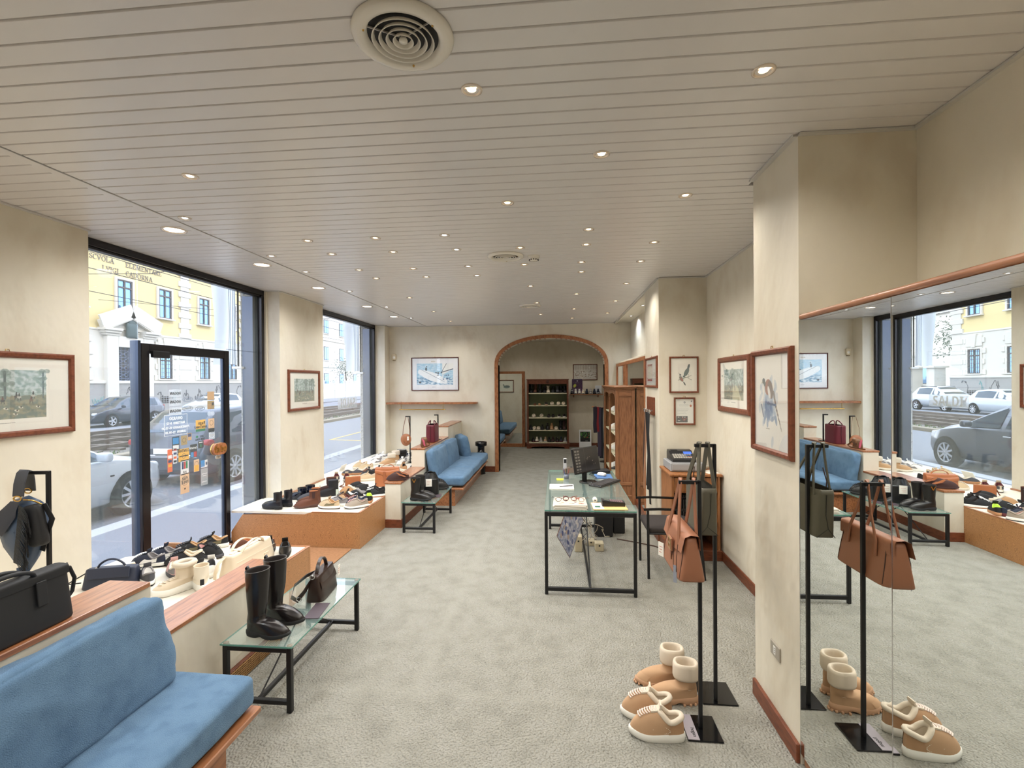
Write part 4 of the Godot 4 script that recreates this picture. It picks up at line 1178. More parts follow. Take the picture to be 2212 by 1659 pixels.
		"purple":
			for j in h:
				for i in w:
					var k := ns.get_noise_2d(i * 1.5, j * 1.5)
					im.set_pixel(i, j, rgb(54, 38, 64).lerp(rgb(128, 62, 108), clampf(k * 1.6 + (float(j) / fh - 0.5) * 0.8, 0, 1)))
			blob(im, fw * 0.5, fh * 0.13, 9, 9, rgb(232, 228, 236))
			blob(im, fw * 0.5, fh * 0.13, 4, 4, rgb(70, 46, 80))
			script_lines(im, fw * 0.25, fw * 0.78, fh * 0.25, fh * 0.27, 2, rgb(230, 226, 236), r)
			blob(im, fw * 0.25, fh * 0.46, 24, 34, rgb(172, 180, 62), 0.5)
			blob(im, fw * 0.25, fh * 0.46, 17, 27, rgb(196, 200, 96), 0.5)
			for q in 14: stroke(im, fw * r.randf(), fh * (0.6 + 0.35 * r.randf()), fw * r.randf(), fh * (0.6 + 0.35 * r.randf()), 1.4, rgb(150, 140, 150))
		"notice":
			im.fill(rgb(226, 230, 236))
			script_lines(im, fw * 0.15, fw * 0.85, fh * 0.15, fh * 0.85, 10, rgb(120, 140, 176), r)
		"jungle":
			im.fill(rgb(236, 238, 240))
			im.fill_rect(Rect2i(int(fw * 0.09), int(fh * 0.11), int(fw * 0.82), int(fh * 0.57)), rgb(24, 28, 26))
			for q in 60: blob(im, fw * (0.12 + 0.75 * r.randf()), fh * (0.13 + 0.34 * r.randf()), 9, 4, [rgb(60, 128, 62), rgb(40, 92, 52), rgb(96, 150, 70)][q % 3], r.randf() * 3)
			for q in 6: blob(im, fw * (0.2 + 0.65 * r.randf()), fh * (0.2 + 0.25 * r.randf()), 7, 3, rgb(222, 116, 50), r.randf())
			script_lines(im, fw * 0.5, fw * 0.85, fh * 0.62, fh * 0.64, 2, rgb(236, 236, 232), r)
			script_lines(im, fw * 0.1, fw * 0.4, fh * 0.05, fh * 0.05, 1, rgb(90, 90, 94), r)
		"leaning":
			for j in h:
				for i in w:
					var k := ns.get_noise_2d(i * 1.3, j * 1.3)
					im.set_pixel(i, j, rgb(150, 158, 188).lerp(rgb(206, 206, 222), clampf(0.5 + k * 1.6, 0, 1)))
			for q in 26: blob(im, fw * (0.1 + 0.8 * r.randf()), fh * (0.1 + 0.8 * r.randf()), 10, 14, [rgb(120, 128, 168), rgb(226, 222, 228), rgb(92, 100, 150), rgb(196, 178, 170)][q % 4], r.randf() * 3)
		"magazine":
			im.fill(rgb(206, 188, 170))
			for q in 26: blob(im, fw * r.randf(), fh * r.randf(), 14, 10, [rgb(160, 70, 60), rgb(232, 222, 206), rgb(90, 80, 90), rgb(190, 140, 110)][q % 4], r.randf() * 3)
		"form":
			im.fill(rgb(242, 236, 232))
			script_lines(im, fw * 0.08, fw * 0.9, fh * 0.12, fh * 0.88, 9, rgb(170, 160, 160), r)
			im.fill_rect(Rect2i(int(fw * 0.3), int(fh * 0.2), int(fw * 0.5), int(fh * 0.14)), rgb(214, 196, 190))
		"desktop":
			im.fill(rgb(44, 42, 42))
			for a in 9:
				for b in 2: im.fill_rect(Rect2i(10 + b * 34, 14 + a * 26, 24, 14), rgb(110, 106, 102))
			for q in 8: blob(im, fw * (0.45 + 0.45 * r.randf()), fh * (0.1 + 0.75 * r.randf()), 4, 4, rgb(128, 120, 112))
			stroke(im, fw * 0.42, 4, fw * 0.42, fh - 4, 1.0, rgb(80, 78, 76))
	var m := StandardMaterial3D.new()
	m.resource_name = "print_" + art
	m.albedo_texture = ImageTexture.create_from_image(im)
	m.roughness = 0.6
	M["print_" + art] = m
	return m

# framed picture whose back lies at `at`, facing the way `turn` turns +z
func picture(label: String, at: Vector3, turn: float, w: float, h: float, bar: float, art: String, frame: Material) -> Node3D:
	var p := thing("framed_picture", label, "picture", at, turn)
	var prof := PackedVector2Array([Vector2(0, 0), Vector2(0, 0.016), Vector2(bar * 0.25, 0.024), Vector2(bar * 0.75, 0.022), Vector2(bar, 0.012), Vector2(bar, 0)])
	for k in 4:
		# mitred bar along each edge
		var a: float = [0.0, PI / 2, PI, -PI / 2][k]
		var hw: float = [w, h, w, h][k] / 2
		var hh: float = [h, w, h, w][k] / 2
		var rows := []
		for q in prof:
			var b := Basis(Vector3.BACK, a)
			rows.append(PackedVector3Array([b * Vector3(-hw + q.x, -hh + q.x, q.y), b * Vector3(hw - q.x, -hh + q.x, q.y)]))
		var s := Shape.new()
		for i in rows.size() - 1: s.grid([rows[i], rows[i + 1]], false, false, i + 1)
		part("frame_bar", s.done(), frame, p)
	part("print", sheet(w - 2 * bar + 0.004, h - 2 * bar + 0.004, Vector3(0, 0, 0.007)), print_mat(art, (w - 2 * bar) / (h - 2 * bar)), p)
	part("backing", Shape.new().span(-w / 2 + 0.004, w / 2 - 0.004, -h / 2 + 0.004, h / 2 - 0.004, 0.0, 0.005).done(), M.mahogany, p)
	part("glass", Shape.new().span(-w / 2 + bar, w / 2 - bar, -h / 2 + bar, h / 2 - bar, 0.0085, 0.0105).done(), M.glass, p)
	part("hook", Shape.new().tube([Vector3(-0.012, h / 2, 0.004), Vector3(-0.008, h / 2 + 0.014, 0.004), Vector3(0.008, h / 2 + 0.014, 0.004), Vector3(0.012, h / 2, 0.004)], 0.0018, 5).done(), M.brass, p)
	return p

func pictures() -> void:
	var f: Material = M.frame_wood
	picture("framed hunting print with riders and hounds on the left wall above the black tote", Vector3(-3.36, 1.694, -2.63), PI / 2, 0.80, 0.53, 0.038, "hunt", f)
	picture("small framed hunting print on the pier between the two shop windows", Vector3(XL, 1.66, -6.03), PI / 2, 0.79, 0.53, 0.04, "hunt_small", f)
	picture("framed white poster of a heeling sailing boat on the arch wall", Vector3(-2.408, 1.917, ZA), 0.0, 0.95, 0.655, 0.018, "sail", mat("frame_dark", rgb(84, 34, 28), 0.35))
	picture("framed sepia photograph of a crowded workshop in the back room", Vector3(0.728, 1.998, ZF), 0.0, 0.645, 0.43, 0.022, "sepia", M.mahogany)
	picture("framed document with red border on the pillar side above the belts", Vector3(XP, 1.85, -5.705), -PI / 2, 0.685, 0.355, 0.028, "document", f)
	picture("framed print of two birds on a branch on the far pillar", Vector3(1.348, 1.814, -5.31), 0.0, 0.305, 0.392, 0.018, "birds", f)
	picture("small framed certificate below the bird print on the far pillar", Vector3(1.353, 1.423, -5.31), 0.0, 0.222, 0.297, 0.018, "cert", f)
	picture("framed print of a hunting party on a country road on the right wall", Vector3(XR, 1.711, -4.518), -PI / 2, 0.778, 0.517, 0.05, "road", f)
	picture("tall framed print of a pheasant on the pillar beside the mirror", Vector3(XP, 1.64, -2.558), -PI / 2, 0.457, 0.538, 0.03, "pheasant", f)
	picture("framed duck print on the back of the arch wall, seen in the standing mirror", Vector3(-1.76, 1.61, ZA - 0.22), PI, 0.52, 0.42, 0.02, "duck", f)

func desk_group() -> void:
	var d := thing("glass_desk", "long glass-topped desk on black steel frame in the middle of the shop", "desk")
	var x0 := -0.115
	var x1 := 0.627
	var z0 := -3.94
	var z1 := -5.72
	for z in [z0 - 0.012, z1 + 0.012]:
		for x in [x0 + 0.012, x1 - 0.012]:
			part("leg", Shape.new().span(x - 0.013, x + 0.013, 0, 0.682, z - 0.013, z + 0.013, 0.003).done(), M.steel_black, d)
		part("end_rail", Shape.new().span(x0 + 0.02, x1 - 0.02, 0.645, 0.68, z - 0.011, z + 0.011, 0.003).done(), M.steel_black, d)
		part("foot_rail", Shape.new().span(x0 + 0.02, x1 - 0.02, 0.03, 0.062, z - 0.011, z + 0.011, 0.003).done(), M.steel_black, d)
	part("beam", Shape.new().span(0.244, 0.268, 0.648, 0.678, z0 - 0.02, z1 + 0.02, 0.003).done(), M.steel_black, d)
	part("stretcher", Shape.new().span(0.246, 0.266, 0.034, 0.058, z0 - 0.02, z1 + 0.02, 0.003).done(), M.steel_black, d)
	for g in [[z0 - 0.02, -4.75], [z1 + 0.02, -4.9]]:
		part("brace", Shape.new().tube([Vector3(0.256, 0.05, g[0]), Vector3(0.256, 0.66, g[1])], 0.006, 6).done(), M.steel_black, d)
	var gl := part("glass_top", Shape.new().span(x0, x1, 0.687, 0.697, z0, z1).done(), M.table_glass, d)
	var e := Shape.new()
	for x in [x0, x1]: e.span(x - 0.0006, x + 0.0006, 0.687, 0.697, z0, z1)
	for z in [z0, z1]: e.span(x0, x1, 0.687, 0.697, z - 0.0006, z + 0.0006)
	part("edge", e.done(), M.glass_edge, gl)
	var top := 0.698
	# magazines with reading glasses on top
	for i in 4:
		var m := thing("magazine", ["lowest magazine of the stack under the reading glasses", "second magazine from the bottom of the desk stack", "third magazine from the bottom of the desk stack", "colourful magazine on top of the desk stack under reading glasses"][i], "magazine", Vector3(0.094 + [0.0, 0.006, -0.004, 0.003][i], top + i * 0.0095, -4.09), [0.0, 0.03, -0.02, 0.02][i], "magazines on the desk")
		part("pages", Shape.new().span(-0.135, 0.135, 0.0, 0.009, -0.135, 0.135, 0.001).done(), mat("pages_%d" % (i % 2), [rgb(226, 218, 204), rgb(236, 230, 220)][i % 2], 0.8), m)
		if i == 3: part("cover", sheet(0.268, 0.268), print_mat("magazine", 1.0), m, Vector3(0, 0.0095, 0)).rotation = Vector3(-PI / 2, 0, 0)
	var gsay := ["thin dark reading glasses lying on the magazines, leftmost", "red-brown reading glasses lying on the magazines, middle", "tortoiseshell reading glasses lying on the magazines, rightmost"]
	for i in 3:
		var g := thing("reading_glasses", gsay[i], "glasses", Vector3(0.03 + i * 0.065, top + 0.0385, -4.08 - 0.03 * (i % 2)), 0.3 - i * 0.35, "reading glasses on the magazines")
		var gm := mat("spectacle_%d" % i, [rgb(46, 34, 40), rgb(120, 48, 44), rgb(110, 72, 50)][i], 0.3)
		for sx in [-1.0, 1.0]:
			var ring := []
			for k in 14: ring.append(Vector3(sx * 0.032 + 0.024 * cos(TAU * k / 14.0), 0.018 + 0.017 * sin(TAU * k / 14.0), 0.0))
			part("rim", Shape.new().tube(ring, 0.002, 6, false, true).done(), gm, g)
			part("temple", Shape.new().tube([Vector3(sx * 0.056, 0.022, 0), Vector3(sx * 0.057, 0.022, -0.09), Vector3(sx * 0.055, 0.004, -0.125)], 0.0018, 5).done(), gm, g)
		part("bridge", Shape.new().tube([Vector3(-0.008, 0.022, 0), Vector3(0, 0.027, 0), Vector3(0.008, 0.022, 0)], 0.002, 5).done(), gm, g)
	# envelope, card terminal, tape roll
	var en := thing("envelope", "yellow envelope with green label under the black card terminal", "envelope", Vector3(0.42, top, -4.075), 0.04)
	part("paper", Shape.new().span(-0.14, 0.14, 0.0, 0.006, -0.11, 0.11, 0.001).done(), mat("manila", rgb(228, 190, 120), 0.8), en)
	part("label_patch", Shape.new().span(-0.12, -0.075, 0.006, 0.0068, 0.0, 0.05).done(), mat("green_label", rgb(40, 96, 72), 0.7), en)
	part("sheet", Shape.new().span(-0.138, -0.05, 0.006, 0.0066, -0.10, 0.10).done(), M.paper, en)
	var ct := thing("card_terminal", "black card payment terminal with rows of keys on the yellow envelope", "terminal", Vector3(0.455, top + 0.007, -4.10), 0.05)
	part("body", Shape.new().prism(PackedVector2Array([Vector2(-0.095, 0), Vector2(0.095, 0), Vector2(0.095, 0.03), Vector2(-0.03, 0.04), Vector2(-0.095, 0.05)]), -0.045, 0.045).done(), M.till_black, ct)
	for i in 6:
		for j in 3: part("key", Shape.new().box(Vector3(-0.018 + i * 0.018, 0.040 - i * 0.0015, -0.026 + j * 0.026), Vector3(0.013, 0.005, 0.018), 0.001).done(), mat("terminal_key", rgb(120, 92, 96), 0.6), ct)
	part("screen", Shape.new().box(Vector3(-0.062, 0.0465, 0), Vector3(0.045, 0.002, 0.06), 0.0, Transform3D(Basis(Vector3.BACK, -0.15), Vector3(0, -0.009, 0))).done(), mat("terminal_screen", rgb(90, 100, 96), 0.2), ct)
	var tp := thing("paper_roll", "white receipt paper roll standing behind the card terminal", "roll", Vector3(0.315, top, -4.225))
	part("roll", Shape.new().lathe([Vector2(0.006, 0.0), Vector2(0.02, 0.0), Vector2(0.02, 0.05), Vector2(0.006, 0.05)], 18, Vector3(0, 0.02, 0.025), Basis(Vector3.RIGHT, -PI / 2)).done(), M.paper, tp)
	var fm := thing("order_form", "pink-white printed form lying on the middle of the desk", "paper", Vector3(0.03, top, -4.80), 0.0)
	part("pad", Shape.new().span(-0.12, 0.12, 0.0, 0.008, -0.105, 0.105, 0.001).done(), M.paper, fm)
	part("print", sheet(0.238, 0.208), print_mat("form", 1.14), fm, Vector3(0, 0.0085, 0)).rotation = Vector3(-PI / 2, 0, 0)
	part("pen", Shape.new().tube([Vector3(-0.02, 0.013, 0.03), Vector3(0.11, 0.013, -0.02)], 0.004, 8).done(), M.steel_black, fm)
	solo("sticky_notes", Shape.new().span(-0.037, 0.037, 0, 0.01, -0.03, 0.03, 0.001).done(), mat("sticky", rgb(226, 226, 74), 0.7), "yellow sticky note pad on the desk beside the phone", "notepad", Vector3(0.016, top, -5.16))
	var ph := thing("pen_holder", "clear pen cup with pens on the desk before the phone", "pen cup", Vector3(0.085, top, -5.22))
	part("cup", Shape.new().lathe([Vector2(0.0, 0.002), Vector2(0.026, 0.002), Vector2(0.028, 0.05), Vector2(0.026, 0.05)], 16).done(), mat("cup_grey", rgb(110, 116, 130), 0.3), ph)
	for i in 3: part("pen", Shape.new().tube([Vector3(0.005 * i - 0.005, 0.004, 0), Vector3(0.03 * (i - 1), 0.11, 0.01 * i)], 0.0035, 6).done(), mat("pen_%d" % i, [rgb(60, 70, 130), rgb(30, 30, 32), rgb(150, 60, 50)][i], 0.4), ph)
	# cordless phone on its cradle
	var tel := thing("cordless_phone", "silver and black cordless phone standing in its cradle on the desk", "phone", Vector3(0.10, top, -5.60))
	part("cradle", Shape.new().prism(PackedVector2Array([Vector2(-0.05, 0), Vector2(0.08, 0), Vector2(0.08, 0.055), Vector2(0.03, 0.06), Vector2(-0.05, 0.03)]), -0.04, 0.04).done(), mat("phone_bronze", rgb(112, 96, 84), 0.35), tel)
	part("handset", Shape.new().box(Vector3(-0.022, 0.085, 0.0), Vector3(0.046, 0.155, 0.026), 0.010, Transform3D(Basis(Vector3.RIGHT, -0.16), Vector3.ZERO)).done(), mat("phone_silver", rgb(176, 176, 176), 0.3, 0.4), tel)
	part("screen", Shape.new().box(Vector3(-0.022, 0.125, 0.0135), Vector3(0.03, 0.042, 0.002), 0.0, Transform3D(Basis(Vector3.RIGHT, -0.16), Vector3.ZERO)).done(), M.till_black, tel)
	part("keypad", Shape.new().box(Vector3(-0.022, 0.07, 0.0135), Vector3(0.034, 0.05, 0.003), 0.001, Transform3D(Basis(Vector3.RIGHT, -0.16), Vector3.ZERO)).done(), M.till_grey_light, tel)
	part("dial", Shape.new().lathe([Vector2(0, 0.004), Vector2(0.016, 0.003), Vector2(0.018, 0)], 16, Vector3(0.045, 0.06, 0.02), Basis(Vector3.RIGHT, 0.4)).done(), M.till_black, tel)
	# monitor turned towards the chair
	var mo := thing("monitor", "black flat computer monitor tilted on a round base on the desk", "monitor", Vector3(0.315, top, -5.06))
	part("base", Shape.new().lathe([Vector2(0, 0.018), Vector2(0.06, 0.016), Vector2(0.10, 0.007), Vector2(0.10, 0.0), Vector2(0, 0)], 28).done(), M.steel_gloss, mo)
	part("neck", Shape.new().box(Vector3(-0.045, 0.06, -0.01), Vector3(0.05, 0.12, 0.03), 0.008).done(), M.steel_gloss, mo)
	var b := Basis(Vector3.UP, 0.82) * Basis(Vector3.RIGHT, -0.20)
	var o := Vector3(-0.03, 0.235, 0.01)
	part("bezel", Shape.new().box(Vector3.ZERO, Vector3(0.40, 0.265, 0.028), 0.006, Transform3D(b, o)).done(), mat("monitor_black", rgb(26, 25, 25), 0.3), mo)
	var dm: StandardMaterial3D = print_mat("desktop", 1.6)
	dm.roughness = 0.15
	var sc := part("screen", sheet(0.375, 0.235, Vector3(0, 0.004, 0.0145)), dm, mo, o)
	sc.basis = b
	var kb := thing("keyboard", "black keyboard lying at an angle on the desk", "keyboard", Vector3(0.475, top, -4.985), 0.95)
	part("tray", Shape.new().box(Vector3(0, 0.009, 0), Vector3(0.40, 0.016, 0.145), 0.004).done(), M.monitor_black, kb)
	var key_mesh := Shape.new().box(Vector3.ZERO, Vector3(0.0175, 0.008, 0.0175), 0.002).done()
	for r in 6:
		for c in 19: part("key", key_mesh, mat("key_dark", rgb(52, 48, 48), 0.5), kb, Vector3(-0.18 + c * 0.02, 0.019, -0.055 + r * 0.0215))
	solo("mouse_pad", Shape.new().box(Vector3(0, 0.0025, 0), Vector3(0.185, 0.004, 0.24), 0.001).done(), mat("pad_blue", rgb(74, 112, 164), 0.85), "blue mouse pad at the desk's far right", "mouse pad", Vector3(0.492, top, -5.365))
	var ms := thing("computer_mouse", "white computer mouse on the blue mouse pad", "mouse", Vector3(0.478, top + 0.0045, -5.38), 0.9)
	part("shell", Shape.new().pillow(Vector3(0.058, 0.034, 0.10), 0.016, Vector3(0, 0.004, 0), 8, null, 0.0, Transform3D(Basis.IDENTITY, Vector3(0, 0.017, 0))).done(), M.white_paint, ms)
	part("wheel", Shape.new().lathe([Vector2(0.007, -0.003), Vector2(0.007, 0.003)], 12, Vector3(0, 0.031, -0.025), Basis(Vector3.BACK, PI / 2)).done(), M.till_grey, ms)
	var rt := thing("wireless_router", "black flat box with cables behind the monitor on the desk", "router", Vector3(0.47, top, -5.60), 0.2)
	part("case", Shape.new().box(Vector3(0, 0.018, 0), Vector3(0.22, 0.034, 0.14), 0.006).done(), M.till_black, rt)
	part("cable", Shape.new().tube([Vector3(-0.1, 0.02, 0.06), Vector3(-0.16, 0.01, 0.16), Vector3(-0.12, 0.008, 0.3), Vector3(-0.18, 0.008, 0.42)], 0.003, 6).done(), M.black, rt)
	# under the desk
	var po := thing("leaning_poster", "blue-grey photo board leaning diagonally under the desk", "poster board", Vector3(0.105, 0.012, -4.74))
	var ex := Vector3(-0.125, 0.245, 0.10)
	var ey := Vector3(0.135, 0.405, 0.09)
	var en_ := ex.cross(ey).normalized() * -1.0
	var pb := Basis(-ex.normalized(), ey.normalized(), en_)
	var pbd := part("board", Shape.new().span(-ex.length(), 0.0, 0.0, ey.length(), -0.008, 0.0).done(), M.mahogany, po)
	var pr := part("print", sheet(ex.length() * 0.97, ey.length() * 0.97, Vector3(-ex.length() / 2, ey.length() / 2, 0.0012)), print_mat("leaning", 0.65), po)
	pbd.basis = pb
	pr.basis = pb
	for q in [[0.515, -5.46, 0.20, 0.40, 0.40, "black computer tower under the desk, left one"], [0.70, -5.57, 0.13, 0.38, 0.34, "black box behind the computer tower under the desk"]]:
		var t := thing("computer_tower", q[5], "computer", Vector3(q[0] - 0.01, 0, q[1] - 0.1))
		part("case", Shape.new().box(Vector3(0, q[3] / 2, 0), Vector3(q[2], q[3], q[4] * 0.5), 0.01).done(), mat("tower_black", rgb(20, 20, 22), 0.5), t)
		part("front", Shape.new().box(Vector3(0, q[3] / 2, q[4] * 0.25 + 0.004), Vector3(q[2] * 0.94, q[3] * 0.96, 0.008), 0.003).done(), M.till_black, t)
	for q in [[0.415, -5.03, 0.088, 0.085, "beige power adapter box on the floor under the desk, right one"], [0.20, -5.0, 0.075, 0.16, "taller beige box standing beside the leaning board"], [0.34, -5.19, 0.085, 0.055, "flat white junction box among the cables under the desk"]]:
		var t := thing("adapter_box", q[4], "box", Vector3(q[0], 0, q[1]))
		part("case", Shape.new().box(Vector3(0, q[3] / 2, 0), Vector3(q[2], q[3], 0.10), 0.006).done(), mat("adapter_beige", rgb(190, 178, 150), 0.6), t)
		part("button", Shape.new().box(Vector3(0, q[3] * 0.7, 0.051), Vector3(0.016, 0.016, 0.004), 0.001).done(), M.till_black, t)
	rng.seed = 3
	for i in 7:
		var path := []
		var p := Vector3(0.24 + i * 0.03, 0.30 - 0.02 * i, -5.25)
		for k in 9:
			path.append(p)
			p += Vector3(rng.randf_range(-0.05, 0.05), rng.randf_range(-0.075, 0.02), rng.randf_range(-0.03, 0.05))
			p.y = maxf(p.y, 0.008)
		solo("cable", Shape.new().tube(path, 0.004, 5).done(), mat("cable_%d" % (i % 3), [rgb(160, 148, 128), rgb(40, 40, 42), rgb(190, 180, 160)][i % 3], 0.6), "tangled computer cable hanging under the desk", "cable", Vector3.ZERO, 0.0, "cables under the desk")
	solo("floor_cable", Shape.new().tube([Vector3(0.64, 0.006, -5.38), Vector3(0.80, 0.006, -5.30), Vector3(1.0, 0.006, -5.18), Vector3(1.07, 0.006, -5.10)], 0.006, 6).done(), mat("floor_cable", rgb(70, 46, 36), 0.7), "dark cable running over the carpet from desk to till cabinet", "cable")

# soft rectangular bag: rounded-rectangle rings from base to rim. w along x, d along z
func bag_body(w: float, d: float, h: float, tw := 1.0, td := 1.0, bulge := 0.0, closed := true, n := 36, e := 5.0) -> Shape:
	var rows := []
	var lv := [[0.0, 0.90], [0.012, 0.985], [0.05, 1.0], [0.3, 1.0], [0.5, 1.0], [0.7, 1.0], [0.9, 1.0], [0.985, 0.99], [1.0, 0.94]]
	for q in lv:
		var f: float = q[0]
		var k: float = q[1]
		var b := 1.0 + bulge * sin(PI * f)
		var r := PackedVector3Array()
		for i in n:
			var a := TAU * i / n
			var cx := signf(cos(a)) * pow(absf(cos(a)), 2.0 / e)
			var cz := signf(sin(a)) * pow(absf(sin(a)), 2.0 / e)
			r.append(Vector3(cx * w / 2 * lerpf(1.0, tw, f) * k, f * h, cz * d / 2 * lerpf(1.0, td, f) * k * b))
		rows.append(r)
	var s := Shape.new().grid(rows, true)
	s.fan(rows[0], true)
	if closed: s.fan(rows[-1])
	return s

func arc(a: Vector3, b: Vector3, rise: Vector3, n := 12, p := 0.7) -> Array:
	var out := []
	for i in n + 1:
		var f := float(i) / n
		out.append(a.lerp(b, f) + rise * pow(sin(PI * f), p))
	return out

func price_tag(parent: Node3D, at: Vector3, turn: float, w := 0.035, h := 0.06, m: Material = null) -> void:
	var t := part("price_tag", Shape.new().span(-w / 2, w / 2, -h, 0, -0.0006, 0.0006).done(), m if m else M.paper, parent, at, turn)
	if not m:
		var ink := mat("tag_ink", rgb(190, 90, 80), 0.7)
		for k in 3: part("print_line", Shape.new().span(-w * 0.3, w * (0.3 - 0.1 * k), -h * (0.3 + 0.2 * k) - 0.003, -h * (0.3 + 0.2 * k), -0.0009, 0.0009).done(), ink, t)

func gallows(called: String, label: String, at: Vector3, h: float, arm: Vector3, base: Vector2) -> Node3D:
	var s := thing(called, label, "stand", at)
	if base.x > 0.0: part("base_plate", Shape.new().box(Vector3(0, 0.004, base.y * 0.0), Vector3(base.x, 0.008, base.y), 0.002).done(), M.steel_gloss, s)
	part("post", Shape.new().box(Vector3(0, h / 2 + 0.004, 0), Vector3(0.018, h - 0.008, 0.018), 0.002).done(), M.steel_black, s)
	part("arm", Shape.new().bar(Vector3(0, h - 0.009, 0), Vector3(0, h - 0.009, 0) + arm, 0.018, 0.018, Vector3.UP, 0.002).done(), M.steel_black, s)
	return s

func hanging_bags() -> void:
	var tan_ := lm("saddle_bag", rgb(152, 100, 72), 0.48)
	var dark := lm("piping_dark", rgb(58, 34, 26), 0.6)
	# stand with the tan flap bag
	var s1 := gallows("bag_stand", "black steel bag stand carrying the tan flap handbag, with grey card on base", Vector3(0.702, 0, -2.478), 1.25, Vector3(-0.10, 0, 0), Vector2(0.168, 0.185))
	var cd := part("name_card", Shape.new().span(-0.082, -0.028, 0.0085, 0.011, -0.088, 0.09).done(), mat("card_grey", rgb(150, 142, 148), 0.6), s1)
	var tx := part("lettering", label_text("hogan", 0.016, 0.0012), M.black, cd, Vector3(-0.045, 0.0115, 0.04))
	tx.rotation = Vector3(-PI / 2, 0, PI / 2 + PI)
	var t := thing("flap_handbag", "large tan leather flap handbag with square metal buckle hanging on black stand", "handbag", Vector3(0.632, 0.792, -2.53))
	part("body", bag_body(0.135, 0.39, 0.205, 0.42, 0.90, 0.02, true, 44, 6.0).done(), tan_, t)
	# piping along the near gusset
	for gx in [-1.0, 1.0]:
		for gz in [-1.0, 1.0]:
			part("piping", Shape.new().tube([Vector3(gx * 0.058, 0.010, gz * 0.170), Vector3(gx * 0.0435, 0.10, gz * 0.166), Vector3(gx * 0.028, 0.195, gz * 0.156)], 0.0028, 6).done(), dark, t)
	# flap over the top, longer in front, scalloped at the ends
	var rows := []
	for i in 13:
		var f := i / 12.0
		var r := PackedVector3Array()
		for j in 15:
			var z := lerpf(-0.188, 0.188, j / 14.0)
			var p := Vector3.ZERO
			if f < 0.3: p = Vector3(0.036 - 0.004 * f, 0.150 + 0.062 * f / 0.3, z)
			elif f < 0.5: p = Vector3(0.034 * cos((f - 0.3) / 0.2 * PI), 0.212 + 0.010 * sin((f - 0.3) / 0.2 * PI), z)
			else:
				var g := (f - 0.5) / 0.5
				p = Vector3(-0.036 - 0.018 * g, 0.210 - (0.085 + 0.012 * cos(z * 16.0)) * g, z)
			r.append(p)
		rows.append(r)
	part("flap", Shape.new().grid(rows).done(), lm("saddle_flap", rgb(158, 104, 76), 0.45), t)
	# square buckle
	var bk := part("buckle", Shape.new().box(Vector3(-0.060, 0.125, 0.0), Vector3(0.008, 0.066, 0.07), 0.003).done(), tan_, t)
	var gold := mat("pale_gold", rgb(196, 164, 118), 0.3, 0.8)
	var bs := Shape.new()
	for e in [[0.0, 0.026, 0.062, 0.008], [0.0, -0.026, 0.062, 0.008]]: bs.box(Vector3(-0.0655, 0.125 + e[1], e[0]), Vector3(0.004, e[3], e[2]), 0.001)
	for e in [-0.024, 0.024]: bs.box(Vector3(-0.0655, 0.125, e), Vector3(0.004, 0.05, 0.010), 0.001)
	bs.box(Vector3(-0.0655, 0.125, 0), Vector3(0.004, 0.010, 0.05), 0.001)
	part("buckle_plate", bs.done(), gold, bk)
	part("keeper_strap", Shape.new().box(Vector3(-0.061, 0.075, 0.0), Vector3(0.004, 0.06, 0.028), 0.001).done(), tan_, t)
	for e in [[-1.0, -0.045], [1.0, 0.020]]:
		var q: float = e[1]
		var base_x: float = e[0] * 0.042
		var path := [Vector3(base_x - 0.004 * e[0] + 0.01 * e[0], 0.12, 0.105), Vector3(base_x, 0.19, 0.10)]
		for k in 9:
			var f := k / 8.0
			path.append(Vector3(lerpf(base_x, q + 0.025, sin(PI * f)), 0.20 + 0.268 * sin(PI * f) if f < 0.5 or true else 0.0, lerpf(0.098, -0.098, f) * (1.0 if true else 0.0) * (1.0 - 0.62 * sin(PI * f))) + Vector3(0, 0, 0.045 * sin(PI * f)))
		path.append(Vector3(base_x, 0.19, -0.10))
		path.append(Vector3(base_x + 0.006 * e[0], 0.12, -0.105))
		part("handle", Shape.new().strap(path, 0.020, 0.006, Vector3(0.25, 0.0, 1)).done(), tan_, t)
	for e in [0.07, 0.13]: part("cord", Shape.new().tube([Vector3(-0.055, 0.16, e), Vector3(-0.064, 0.10, e + 0.01), Vector3(-0.066, 0.03, e + 0.012)], 0.0016, 5).done(), dark, t)
	price_tag(t, Vector3(-0.076, 0.075, -0.155), -PI / 2 + 0.5, 0.042, 0.075)
	price_tag(t, Vector3(-0.070, 0.06, 0.135), -PI / 2 + 0.8, 0.018, 0.085, mat("tag_grey", rgb(150, 156, 170), 0.6))
	# stand with the olive tote
	var s2 := gallows("bag_stand", "black steel bag stand carrying the olive tote, behind the tan handbag", Vector3(0.845, 0, -2.70), 1.405, Vector3(-0.105, 0, 0), Vector2(0.0, 0.0))
	part("base_plate", Shape.new().span(-0.075, 0.11, 0.0, 0.008, -0.165, 0.035, 0.002).done(), M.steel_gloss, s2)
	var ol := lm("olive_leather", rgb(88, 84, 70), 0.5)
	var t2 := thing("olive_tote", "olive green leather tote bag with two long handles hanging on black stand", "handbag", Vector3(0.793, 0.925, -2.775))
	part("body", bag_body(0.098, 0.30, 0.255, 0.86, 1.12, 0.0, false, 40, 7.0).done(), ol, t2)
	part("inside", bag_body(0.090, 0.285, 0.25, 0.86, 1.12, 0.0, false, 40, 7.0).done(), lm("olive_in", rgb(62, 58, 48), 0.8), t2)
	part("gusset_fold", Shape.new().tube([Vector3(-0.01, 0.05, 0.152), Vector3(0.004, 0.12, 0.158), Vector3(0.006, 0.23, 0.170)], 0.0025, 6).done(), lm("olive_dark", rgb(48, 46, 38), 0.6), t2)
